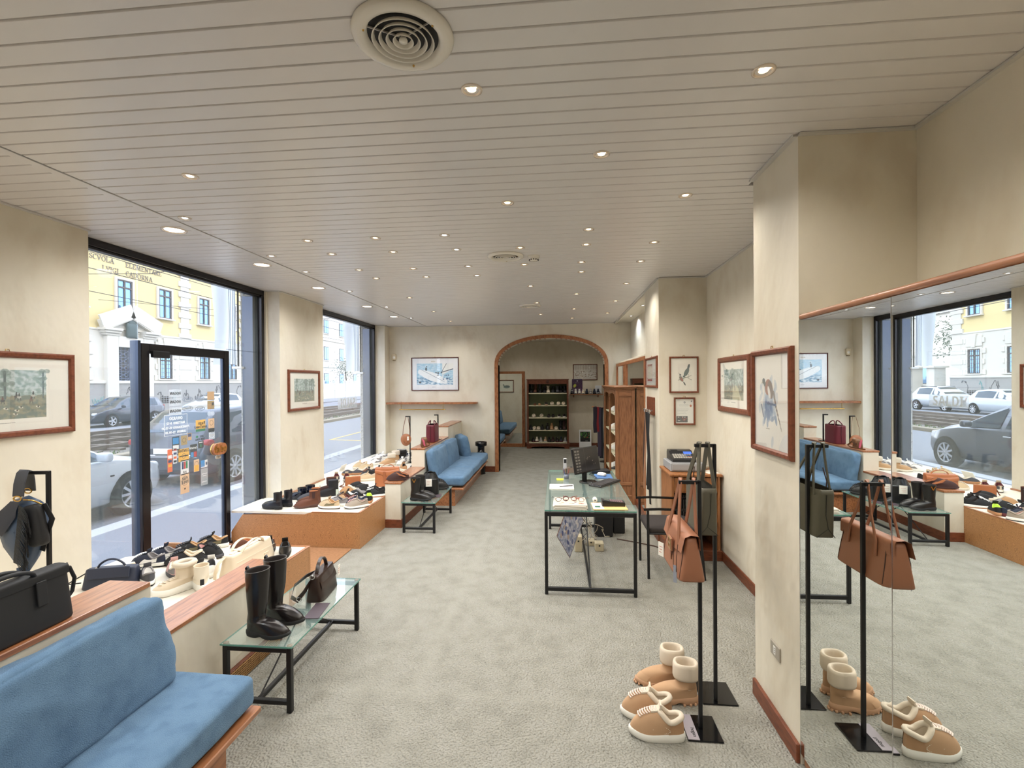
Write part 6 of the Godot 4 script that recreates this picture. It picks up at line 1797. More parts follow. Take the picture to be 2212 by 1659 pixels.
func kind(base: String, over := {}) -> Dictionary:
	var k := {}
	match base:
		"sneaker": k = {"L": 0.255, "W": 0.094, "sole": [0.034, 0.026], "top": [0.088, 0.066, 0.098], "open": [0.05, 0.50], "ow": 0.062, "collar_r": 0.006}
		"chelsea": k = {"L": 0.26, "W": 0.094, "sole": [0.034, 0.022], "notch": 0.012, "top": [0.085, 0.085, 0.09], "open": [0.03, 0.42], "ow": 0.074, "shaft": [[0.12, 0.21, 0.047, 0.037], [0.165, 0.21, 0.047, 0.038], [0.178, 0.21, 0.048, 0.039]]}
		"tall": k = {"L": 0.255, "W": 0.092, "sole": [0.036, 0.022], "notch": 0.014, "top": [0.085, 0.085, 0.092], "open": [0.02, 0.42], "ow": 0.072, "shaft": [[0.13, 0.24, 0.048, 0.040], [0.22, 0.26, 0.058, 0.052], [0.33, 0.26, 0.064, 0.058], [0.366, 0.26, 0.064, 0.058, -0.006]]}
		"mid": k = {"L": 0.255, "W": 0.092, "sole": [0.036, 0.022], "notch": 0.014, "top": [0.085, 0.085, 0.092], "open": [0.02, 0.42], "ow": 0.072, "shaft": [[0.13, 0.24, 0.05, 0.042], [0.20, 0.25, 0.056, 0.05], [0.272, 0.25, 0.060, 0.054]]}
		"ugg": k = {"L": 0.25, "W": 0.10, "sole": [0.022, 0.018], "top": [0.085, 0.085, 0.088], "open": [0.02, 0.46], "ow": 0.088, "shaft": [[0.12, 0.25, 0.058, 0.048], [0.19, 0.25, 0.060, 0.052]]}
		"slipper": k = {"L": 0.245, "W": 0.096, "sole": [0.020, 0.016], "top": [0.03, 0.042, 0.082], "open": [0.04, 0.52], "ow": 0.080, "collar_r": 0.010}
		"flat": k = {"L": 0.245, "W": 0.086, "sole": [0.016, 0.010], "top": [0.055, 0.036, 0.045], "open": [0.05, 0.62], "ow": 0.062, "spring": 0.006}
		"hightop": k = {"L": 0.262, "W": 0.098, "sole": [0.046, 0.036], "top": [0.118, 0.102, 0.138], "open": [0.05, 0.47], "ow": 0.072, "collar_r": 0.013}
		"cuffed": k = {"L": 0.265, "W": 0.10, "sole": [0.040, 0.028], "notch": 0.014, "flare": 1.02, "top": [0.09, 0.09, 0.098], "open": [0.02, 0.44], "ow": 0.084, "shaft": [[0.13, 0.23, 0.052, 0.046], [0.155, 0.23, 0.053, 0.047]]}
	k.merge(over, true)
	return k

func lm(key: String, c: Color, rough := 0.5) -> StandardMaterial3D:
	return mat("hide_" + key, c, rough)

var shelf_y := 0.378

# places: [x, z, yaw, label]; every shoe is a thing of its own
func set_out(called: String, spec: Dictionary, places: Array, group: String, y := 0.378, cat := "shoe") -> void:
	var first: Node3D = null
	for q in places:
		if first == null:
			first = make_shoe(numbered(called), spec)
			add_child(first)
			tag(first, q[3], cat, group)
			first.position = Vector3(q[0], y, q[1])
			first.rotation.y = q[2]
		else: again(first, q[3], Vector3(q[0], y, q[1]), q[2])

func shoes() -> void:
	var suede := noise_of(0.2, 3, 3)
	var bump := ntex(suede, [], 256, true, 5.0)
	for e in [["black", rgb(24, 24, 26), 0.38], ["black_soft", rgb(30, 30, 32), 0.8], ["navy", rgb(36, 42, 60), 0.7], ["patent", rgb(18, 22, 36), 0.05], ["brown", rgb(98, 58, 40), 0.8], ["choc", rgb(62, 38, 34), 0.85], ["tan", rgb(178, 136, 96), 0.75], ["camel", rgb(190, 152, 112), 0.8], ["beige", rgb(214, 198, 174), 0.8], ["cream", rgb(228, 218, 200), 0.85], ["white", rgb(236, 234, 230), 0.6], ["grey", rgb(136, 132, 132), 0.8], ["darkgrey", rgb(72, 72, 78), 0.7], ["taupe", rgb(158, 146, 132), 0.8], ["rubber_black", rgb(26, 26, 27), 0.7], ["rubber_white", rgb(238, 236, 228), 0.5], ["gum", rgb(178, 128, 88), 0.6], ["burgundy", rgb(94, 40, 44), 0.7], ["olive", rgb(122, 112, 84), 0.8], ["neon", rgb(190, 220, 80), 0.6], ["pink", rgb(214, 170, 166), 0.7], ["saddle", rgb(172, 108, 66), 0.5], ["dark_in", rgb(40, 34, 32), 0.9], ["tan_in", rgb(186, 156, 120), 0.9]]:
		lm(e[0], e[1], e[2])
	var fur := mat("hide_fur", rgb(232, 218, 198), 1.0, 0.0, null, Vector3(14, 14, 14), bump, 1.6)
	var fur_grey := mat("hide_fur_grey", rgb(150, 146, 144), 1.0, 0.0, null, Vector3(14, 14, 14), bump, 1.6)
	var nub := mat("hide_nubuck", rgb(186, 150, 116), 0.92, 0.0, null, Vector3(10, 10, 10), bump, 0.3)
	var H := func(k: String) -> Material: return M["hide_" + k]
	var on_near := "shoes on the near platform"
	var on_far := "shoes on the far platform"
	# --- by the stands: fur-lined sneakers and cuffed boots
	var sn := kind("hightop", {"upper": nub, "sole_m": H.call("rubber_white"), "lining": fur, "lace": lm("lace_pink", rgb(222, 206, 196), 0.9), "collar": fur, "tongue": fur, "bars": 8, "n": 36, "panels": [["heel_panel", 0.25, 1.15, 0.02, 0.55, lm("nubuck_dark", rgb(174, 136, 102), 0.92)]]})
	set_out("fur_sneaker", sn, [[0.472, -2.405, 3.04, "tan suede fur-lined sneaker with white platform sole beside stand, nearer of two"], [0.448, -2.545, 3.05, "tan suede fur-lined sneaker with white platform sole beside stand, farther of two"]], "tan fur-lined sneakers", 0.0)
	# stitched outline on the near sneaker's side
	for nm in ["fur_sneaker", "fur_sneaker_001"]:
		var st := Shape.new()
		for k in 26:
			var a := TAU * k / 26.0
			st.box(Vector3(-0.02 + 0.030 * cos(a) * (1.0 + 0.3 * cos(2 * a)), 0.064 + 0.020 * sin(a), -0.0445 + 0.006 * absf(sin(a))), Vector3(0.004, 0.0015, 0.0015))
		part("stitching", st.done(), H.call("cream"), get_node(nm))
	var cf := kind("cuffed", {"upper": nub, "sole_m": lm("caramel_sole", rgb(190, 150, 118), 0.7), "lining": fur, "n": 36, "panels": [["toe_cap", 2.2, PI - 0.0, 0.02, 0.30, lm("nubuck_light", rgb(192, 156, 122), 0.92)]]})
	set_out("cuffed_boot", cf, [[0.612, -2.69, 3.07, "tan ankle boot with folded cream fur cuff, nearer of the two"], [0.572, -2.83, 3.10, "tan ankle boot with folded cream fur cuff, farther of the two"]], "tan cuffed boots", 0.0)
	for nm in ["cuffed_boot", "cuffed_boot_001"]:
		cuff(get_node(nm), 0.265, 0.135, 0.222, fur)
		var lug := Shape.new()
		for k in 22:
			var a := TAU * k / 22.0
			var u := 0.5 - 0.5 * cos(a)
			if u > 0.3 and u < 0.5: continue
			lug.box(Vector3((u - 0.5) * 0.278, 0.006 + 0.010 * maxf(0, u - 0.75) * 4 * 0.3, 0.049 * sin(a)), Vector3(0.012, 0.012, 0.012), 0.002)
		part("tread", lug.done(), M.hide_caramel_sole, get_node(nm))
	# --- tall and short boots on the glass benches
	var tall := kind("tall", {"upper": lm("riding", rgb(30, 26, 26), 0.22), "sole_m": H.call("rubber_black"), "lining": H.call("dark_in"), "loop": H.call("black"), "n": 34, "collar": lm("piping", rgb(90, 86, 84), 0.4), "collar_r": 0.0018})
	set_out("riding_boot", tall, [[-1.60, -2.50, -0.02, "tall glossy black riding boot on the near glass bench, nearer of two"], [-1.60, -2.66, -0.10, "tall glossy black riding boot on the near glass bench, farther of two"]], "tall black riding boots", 0.357, "boot")
	var vb := kind("mid", {"upper": lm("vleather", rgb(28, 26, 26), 0.3), "sole_m": H.call("rubber_black"), "lining": H.call("dark_in"), "n": 30})
	set_out("buckle_boot", vb, [[-1.62, -5.53, 0.05, "black mid-calf boot with gold V ornament on far glass bench"], [-1.60, -5.66, -0.05, "plain black mid-calf boot behind the one with the gold V"]], "black mid-calf boots", 0.357, "boot")
	var vv := Shape.new()
	vv.bar(Vector3(-0.085, 0.262, 0.056), Vector3(-0.066, 0.222, 0.055), 0.009, 0.006, Vector3.BACK)
	vv.bar(Vector3(-0.047, 0.262, 0.056), Vector3(-0.066, 0.222, 0.055), 0.009, 0.006, Vector3.BACK)
	part("gold_v", vv.done(), M.brass, get_node("buckle_boot"))
	var lo := kind("sneaker", {"upper": H.call("black"), "sole_m": H.call("rubber_black"), "lining": H.call("dark_in"), "lace": H.call("black_soft"), "top": [0.10, 0.09, 0.115]})
	set_out("lace_shoe", lo, [[-1.55, -6.12, 0.35, "black lace-up ankle shoe at far end of the far glass bench, nearer one"], [-1.60, -6.23, 0.3, "black lace-up ankle shoe at far end of the far glass bench, farther one"]], "black lace-up shoes", 0.357)
	# --- near platform
	var spec := kind("sneaker", {"upper": H.call("navy"), "sole_m": H.call("rubber_white"), "outsole": H.call("rubber_black"), "lining": H.call("grey"), "lace": H.call("white"), "collar": H.call("grey"), "panels": [["side_panel", 0.9, 1.9, 0.1, 0.6, H.call("white")], ["toe_cap", 2.5, PI, 0.02, 0.28, H.call("darkgrey")]]})
	set_out("running_sneaker", spec, [[-3.09, -3.34, -3.03, "navy and white running sneaker at window end of near platform, nearer one"], [-3.07, -3.47, -3.0, "navy and white running sneaker at window end of near platform, farther one"]], on_near)
	spec = kind("sneaker", {"upper": H.call("black_soft"), "sole_m": H.call("rubber_white"), "lining": H.call("tan_in"), "lace": H.call("darkgrey"), "collar": H.call("camel"), "panels": [["side_panel", 0.9, 1.8, 0.1, 0.55, H.call("olive")]]})
	set_out("running_sneaker", spec, [[-2.97, -3.60, -2.5, "black sneaker with tan lining beside the door post on near platform"], [-2.90, -3.76, -2.82, "grey-black sneaker behind the tan-lined one on near platform"]], on_near)
	spec = kind("sneaker", {"upper": H.call("black_soft"), "sole_m": H.call("darkgrey"), "lining": H.call("pink"), "lace": H.call("black"), "collar": H.call("black_soft"), "panels": [["side_mark", 1.1, 1.6, 0.2, 0.5, H.call("white")]]})
	set_out("running_sneaker", spec, [[-2.76, -3.56, -0.2, "black sneaker with white side mark, toe to the right, near platform"]], on_near)
	spec = kind("sneaker", {"upper": H.call("black_soft"), "sole_m": H.call("rubber_black"), "lining": H.call("cream"), "lace": H.call("black"), "collar": H.call("beige"), "collar_r": 0.009})
	set_out("running_sneaker", spec, [[-2.85, -3.40, -2.7, "black sneaker with cream collar behind the beige shearling boots"]], on_near)
	spec = kind("sneaker", {"upper": H.call("darkgrey"), "sole_m": H.call("rubber_white"), "outsole": H.call("rubber_black"), "lining": H.call("white"), "lace": H.call("white"), "collar": H.call("grey")})
	set_out("running_sneaker", spec, [[-2.86, -3.08, 2.45, "dark grey sneaker seen from behind, right of the navy handbag"]], on_near)
	spec = kind("sneaker", {"upper": H.call("pink"), "sole_m": H.call("darkgrey"), "lining": H.call("cream"), "lace": H.call("white"), "collar": H.call("cream"), "panels": [["side_panel", 0.3, 1.5, 0.1, 0.7, H.call("grey")]]})
	set_out("running_sneaker", spec, [[-2.76, -3.20, 2.40, "pink and grey patterned sneaker between grey sneaker and shearling boot"]], on_near)
	spec = kind("ugg", {"upper": H.call("beige"), "sole_m": H.call("rubber_white"), "sole": [0.052, 0.042], "lining": fur, "collar": fur, "collar_r": 0.019, "shaft": [[0.12, 0.25, 0.052, 0.045], [0.175, 0.25, 0.055, 0.048]], "lace": H.call("cream"), "bars": 4})
	set_out("shearling_boot", spec, [[-2.53, -2.93, -2.15, "beige shearling ankle boot with chunky white sole, front of near platform"]], on_near, 0.378, "boot")
	spec = kind("ugg", {"upper": H.call("cream"), "sole_m": H.call("rubber_white"), "sole": [0.05, 0.04], "lining": H.call("beige"), "shaft": [[0.12, 0.25, 0.050, 0.043], [0.165, 0.25, 0.052, 0.045]], "panels": [["heel_strip", -0.25, 0.25, 0.0, 1.0, H.call("rubber_black")]]})
	set_out("shearling_boot", spec, [[-2.42, -3.03, 2.3, "cream ankle boot with black heel strip beside the shearling boot"]], on_near, 0.378, "boot")
	spec = kind("sneaker", {"upper": H.call("white"), "sole_m": H.call("rubber_white"), "lining": H.call("darkgrey"), "lace": H.call("white")})
	set_out("white_sneaker", spec, [[-2.52, -3.26, 2.12, "white low sneaker left of the cream handbag, near platform"]], on_near)
	spec = kind("flat", {"upper": H.call("brown"), "sole_m": H.call("choc"), "lining": H.call("saddle"), "top": [0.062, 0.05, 0.07]})
	set_out("brown_loafer", spec, [[-2.62, -3.80, -2.75, "brown leather loafer behind the cream handbag, left one"], [-2.50, -3.79, -2.65, "brown leather loafer behind the cream handbag, right one"]], on_near)
	spec = kind("sneaker", {"upper": H.call("black"), "sole_m": H.call("rubber_black"), "lining": H.call("dark_in"), "lace": H.call("black_soft"), "collar": H.call("black")})
	set_out("black_sneaker", spec, [[-2.36, -3.71, 2.1, "black trainer with heel to camera at platform's aisle end, left one"], [-2.20, -3.67, 2.1, "black trainer with heel to camera at platform's aisle end, right one"]], on_near)
	spec = kind("flat", {"upper": H.call("beige"), "sole_m": H.call("taupe"), "lining": H.call("white")})
	set_out("beige_flat", spec, [[-3.24, -3.23, -2.8, "beige flat shoe behind the navy handbag handle, left one"], [-3.14, -3.16, -2.8, "beige flat shoe behind the navy handbag handle, right one"]], on_near)
	# --- far platform
	spec = kind("chelsea", {"upper": lm("chelsea", rgb(34, 36, 42), 0.3), "sole_m": H.call("rubber_black"), "lining": H.call("dark_in"), "loop": H.call("black"), "sole": [0.042, 0.034]})
	set_out("ankle_boot", spec, [[-3.13, -4.98, 2.95, "black chelsea boot with chunky sole at far platform's window corner, nearer one"], [-3.08, -5.11, 2.85, "black chelsea boot with chunky sole at far platform's window corner, farther one"]], on_far, 0.378, "boot")
	elastic("ankle_boot", H.call("rubber_black"))
	elastic("ankle_boot_001", H.call("rubber_black"))
	spec = kind("ugg", {"upper": H.call("patent"), "sole_m": H.call("rubber_black"), "lining": H.call("dark_in"), "shaft": [[0.115, 0.25, 0.055, 0.046], [0.135, 0.25, 0.056, 0.047]]})
	set_out("patent_boot", spec, [[-3.09, -5.42, -3.1, "short dark blue patent boot on far platform, nearer one"], [-3.07, -5.56, -3.05, "short dark blue patent boot on far platform, farther one"]], on_far, 0.378, "boot")
	spec = kind("ugg", {"upper": H.call("darkgrey"), "sole_m": H.call("rubber_black"), "lining": H.call("dark_in"), "shaft": [[0.115, 0.25, 0.055, 0.046], [0.135, 0.25, 0.056, 0.047]]})
	set_out("grey_boot", spec, [[-2.92, -5.36, -2.6, "short dark grey boot between patent boots and brown boots"]], on_far, 0.378, "boot")
	spec = kind("chelsea", {"upper": H.call("brown"), "sole_m": lm("brown_sole", rgb(84, 54, 44), 0.7), "lining": H.call("saddle"), "loop": H.call("brown")})
	set_out("suede_boot", spec, [[-2.78, -5.06, -2.70, "brown suede chelsea boot at front of far platform, nearer one"], [-2.83, -5.20, -2.72, "brown suede chelsea boot at front of far platform, farther one"]], on_far, 0.378, "boot")
	elastic("suede_boot", H.call("choc"))
	elastic("suede_boot_001", H.call("choc"))
	spec = kind("ugg", {"upper": H.call("black_soft"), "sole_m": H.call("rubber_black"), "lining": H.call("darkgrey")})
	set_out("sheepskin_boot", spec, [[-2.80, -5.60, -2.75, "black sheepskin boot standing in the middle of far platform"]], on_far, 0.378, "boot")
	spec = kind("ugg", {"upper": H.call("choc"), "sole_m": H.call("rubber_black"), "lining": H.call("brown")})
	set_out("sheepskin_boot", spec, [[-2.90, -5.75, -2.8, "dark brown sheepskin boot behind the black one, far platform"]], on_far, 0.378, "boot")
	spec = kind("sneaker", {"upper": lm("sand", rgb(196, 174, 142), 0.85), "sole_m": H.call("rubber_white"), "outsole": H.call("choc"), "lining": H.call("camel"), "lace": H.call("beige"), "collar": H.call("camel"), "panels": [["side_panel", 0.9, 1.9, 0.15, 0.6, H.call("olive")]]})
	set_out("suede_sneaker", spec, [[-2.51, -5.04, 3.05, "tan and olive sneaker with cream sole, front edge of far platform"]], on_far)
	spec = kind("sneaker", {"upper": H.call("grey"), "sole_m": H.call("rubber_white"), "lining": H.call("darkgrey"), "lace": H.call("white"), "collar": H.call("grey")})
	set_out("suede_sneaker", spec, [[-2.47, -5.16, 3.1, "grey sneaker directly behind the tan and olive one"]], on_far)
	spec = kind("sneaker", {"upper": H.call("camel"), "sole_m": H.call("beige"), "lining": H.call("burgundy"), "lace": H.call("choc"), "collar": H.call("brown")})
	set_out("suede_sneaker", spec, [[-2.45, -5.29, 3.1, "brown sneaker with burgundy lining, third in row from front edge"]], on_far)
	spec = kind("sneaker", {"upper": H.call("black_soft"), "sole_m": H.call("rubber_white"), "lining": H.call("white"), "lace": H.call("black")})
	set_out("suede_sneaker", spec, [[-2.47, -5.42, -3.08, "black and white sneaker, fourth in row from front edge"]], on_far)
	spec = kind("sneaker", {"upper": H.call("taupe"), "sole_m": H.call("rubber_white"), "outsole": H.call("darkgrey"), "lining": H.call("pink"), "lace": H.call("pink"), "collar": H.call("taupe")})
	set_out("suede_sneaker", spec, [[-2.215, -5.08, -2.65, "taupe suede sneaker with pink lining at far platform's front corner"]], on_far)
	spec = kind("sneaker", {"upper": H.call("navy"), "sole_m": H.call("burgundy"), "lining": H.call("navy"), "lace": H.call("pink")})
	set_out("suede_sneaker", spec, [[-2.27, -5.21, -2.6, "navy sneaker right behind the taupe corner sneaker"]], on_far)
	spec = kind("sneaker", {"upper": H.call("black_soft"), "sole_m": H.call("gum"), "lining": H.call("neon"), "lace": H.call("black"), "collar": H.call("neon"), "collar_r": 0.003})
	set_out("suede_sneaker", spec, [[-2.19, -5.37, 2.0, "black sneaker with neon-edged collar, heel to camera"]], on_far)
	spec = kind("slipper", {"upper": H.call("tan"), "sole_m": H.call("camel"), "lining": fur, "collar": fur, "collar_r": 0.014})
	set_out("fur_slipper", spec, [[-2.62, -5.80, -2.4, "tan backless slipper trimmed with white fur on far platform"]], on_far, 0.378, "slipper")
	spec = kind("slipper", {"upper": H.call("black_soft"), "sole_m": H.call("rubber_black"), "lining": fur_grey, "collar": fur_grey, "collar_r": 0.014})
	set_out("fur_slipper", spec, [[-2.43, -5.61, -2.6, "black backless slipper trimmed with grey fur on far platform"]], on_far, 0.378, "slipper")
	spec = kind("slipper", {"upper": H.call("black_soft"), "sole_m": H.call("rubber_black"), "sole": [0.035, 0.03], "lining": H.call("dark_in")})
	set_out("fur_slipper", spec, [[-2.61, -6.06, -2.7, "plain black clog beside the tan pouch, farther one"], [-2.48, -5.92, -2.7, "plain black clog beside the tan pouch, nearer one"]], on_far, 0.378, "slipper")
	spec = kind("sneaker", {"upper": H.call("black_soft"), "sole_m": H.call("rubber_white"), "outsole": H.call("saddle"), "lining": H.call("dark_in"), "lace": H.call("white"), "bars": 7})
	set_out("lace_sneaker", spec, [[-2.215, -5.60, -2.95, "black sneaker with bold white laces against the low wall, nearer one"], [-2.26, -5.73, -2.9, "black sneaker with bold white laces against the low wall, farther one"]], on_far)
	spec = kind("sneaker", {"upper": H.call("beige"), "sole_m": H.call("rubber_white"), "outsole": H.call("choc"), "lining": H.call("burgundy"), "lace": H.call("cream"), "collar": H.call("burgundy"), "panels": [["side_panel", 0.2, 1.6, 0.1, 0.55, H.call("darkgrey")]]})
	set_out("striped_sneaker", spec, [[-3.10, -6.45, 2.1, "beige and burgundy sneaker by the far window, left one"], [-2.96, -6.47, 2.05, "beige and burgundy sneaker by the far window, right one"]], on_far)
	spec = kind("flat", {"upper": H.call("darkgrey"), "sole_m": H.call("gum"), "lining": H.call("cream"), "sole": [0.03, 0.03], "top": [0.10, 0.06, 0.08], "collar": H.call("cream")})
	set_out("grey_shoe", spec, [[-3.10, -6.90, -2.6, "dark grey shoe with cream lining at the far window, left one"], [-2.98, -6.95, -2.6, "dark grey shoe with cream lining at the far window, right one"]], on_far)
	spec = kind("sneaker", {"upper": lm("sandsuede", rgb(206, 184, 150), 0.9), "sole_m": H.call("cream"), "lining": H.call("saddle"), "lace": H.call("cream"), "collar": H.call("beige")})
	set_out("sand_sneaker", spec, [[-3.19, -7.45, -2.2, "sand suede sneaker by the far window, farthest of three"], [-3.03, -7.32, -2.3, "sand suede sneaker by the far window, middle of three"], [-2.68, -6.52, -2.7, "sand suede chunky sneaker behind the tan pouch"]], on_far)
	spec = kind("sneaker", {"upper": H.call("black"), "sole_m": H.call("rubber_black"), "lining": H.call("dark_in"), "lace": H.call("saddle")})
	set_out("black_sneaker", spec, [[-2.80, -6.86, -2.2, "black shoe with rust laces left of the tan satchel, nearer one"], [-2.70, -7.0, -2.3, "black shoe with rust laces left of the tan satchel, farther one"]], on_far)
	spec = kind("sneaker", {"upper": H.call("white"), "sole_m": H.call("rubber_white"), "lining": H.call("grey"), "lace": H.call("grey"), "panels": [["side_panel", 0.9, 1.9, 0.15, 0.6, H.call("grey")]]})
	set_out("white_sneaker", spec, [[-3.06, -7.80, -2.45, "white sneaker by the far window, nearest of the white row"], [-3.16, -8.10, -2.45, "white sneaker by the far window, second of the white row"], [-3.17, -8.42, -2.5, "white sneaker by the far window, third of the white row"], [-2.62, -7.85, -2.0, "white sneaker with grey laces before the hanging tan bag, nearer one"], [-2.60, -8.15, -2.1, "white sneaker with grey laces before the hanging tan bag, farther one"]], on_far)
	spec = kind("cuffed", {"upper": H.call("camel"), "sole_m": H.call("cream"), "lining": fur})
	set_out("sock_boot", spec, [[-2.83, -7.72, -2.8, "beige boot with turned-down cream cuff, nearer of two at far window"], [-2.86, -8.02, -2.7, "beige boot with turned-down cream cuff, farther of two at far window"]], on_far, 0.378, "boot")
	for nm in ["sock_boot", "sock_boot_001"]: cuff(get_node(nm), 0.265, 0.13, 0.20, fur)
	spec = kind("sneaker", {"upper": H.call("navy"), "sole_m": H.call("navy"), "lining": H.call("dark_in"), "lace": H.call("navy")})
	set_out("navy_sneaker", spec, [[-2.76, -8.50, -2.2, "navy sneaker under the hanging tan bag, nearer one"], [-2.66, -8.66, -2.2, "navy sneaker under the hanging tan bag, farther one"]], on_far)
	spec = kind("sneaker", {"upper": H.call("tan"), "sole_m": H.call("cream"), "lining": H.call("dark_in"), "lace": H.call("cream")})
	set_out("tan_sneaker", spec, [[-2.42, -7.32, 2.2, "tan shoe behind the tan satchel near the low wall"]], on_far)
	spec = kind("chelsea", {"upper": H.call("black"), "sole_m": H.call("rubber_black"), "lining": H.call("dark_in")})
	set_out("ankle_boot", spec, [[-2.28, -7.50, -2.0, "black ankle boot tucked behind the far low wall, nearer one"], [-2.26, -7.68, -2.0, "black ankle boot tucked behind the far low wall, farther one"]], on_far, 0.378, "boot")
	# brown clogs on the far low wall
	spec = kind("slipper", {"upper": H.call("choc"), "sole_m": H.call("choc"), "lining": H.call("saddle"), "top": [0.04, 0.06, 0.09], "collar": H.call("brown"), "collar_r": 0.004})
	set_out("suede_clog", spec, [[-1.985, -5.73, -2.95, "dark brown suede clog on the low wall's end, nearer one"], [-1.99, -5.85, -2.90, "dark brown suede clog on the low wall's end, farther one"]], "brown clogs on the low wall", 0.5505, "clog")
	cabinet_shoes(H, fur)

func elastic(nm: String, m: Material) -> void:
	var n: Node3D = get_node(nm)
	for s in [-1.0, 1.0]:
		var rows := []
		for i in 5:
			var y := lerpf(0.10, 0.174, i / 4.0)
			var hw := lerpf(0.012, 0.020, i / 4.0)
			var r := PackedVector3Array()
			for j in 5:
				var x := -0.075 + lerpf(-hw, hw, j / 4.0)
				r.append(Vector3(x, y, s * (0.0395 * sqrt(maxf(0.05, 1.0 - pow((x + 0.075) / 0.047, 2.0))) + 0.0012)))
			rows.append(r)
		part("elastic_gore", Shape.new().grid(rows).done(), m, n)

func cuff(n: Node3D, L: float, y0: float, y1: float, m: Material) -> void:
	var cx := 0.23 * L - L / 2
	var rows := []
	for e in [[0.046, y0 + 0.03], [0.057, y0 + 0.002], [0.0615, y0], [0.065, y0 + 0.012], [0.064, y1 - 0.018], [0.060, y1 - 0.004], [0.053, y1], [0.046, y1 - 0.005], [0.043, y1 - 0.02], [0.041, y1 - 0.07]]:
		var r := PackedVector3Array()
		for i in 30:
			var a := TAU * i / 30.0
			r.append(Vector3(cx - e[0] * 1.06 * cos(a), e[1] + 0.002 * sin(3 * a), e[0] * 0.92 * sin(a)))
		rows.append(r)
	var s := Shape.new().grid(rows, true)
	s.fan(rows[-1])
	part("fur_cuff", s.done(), m, n)

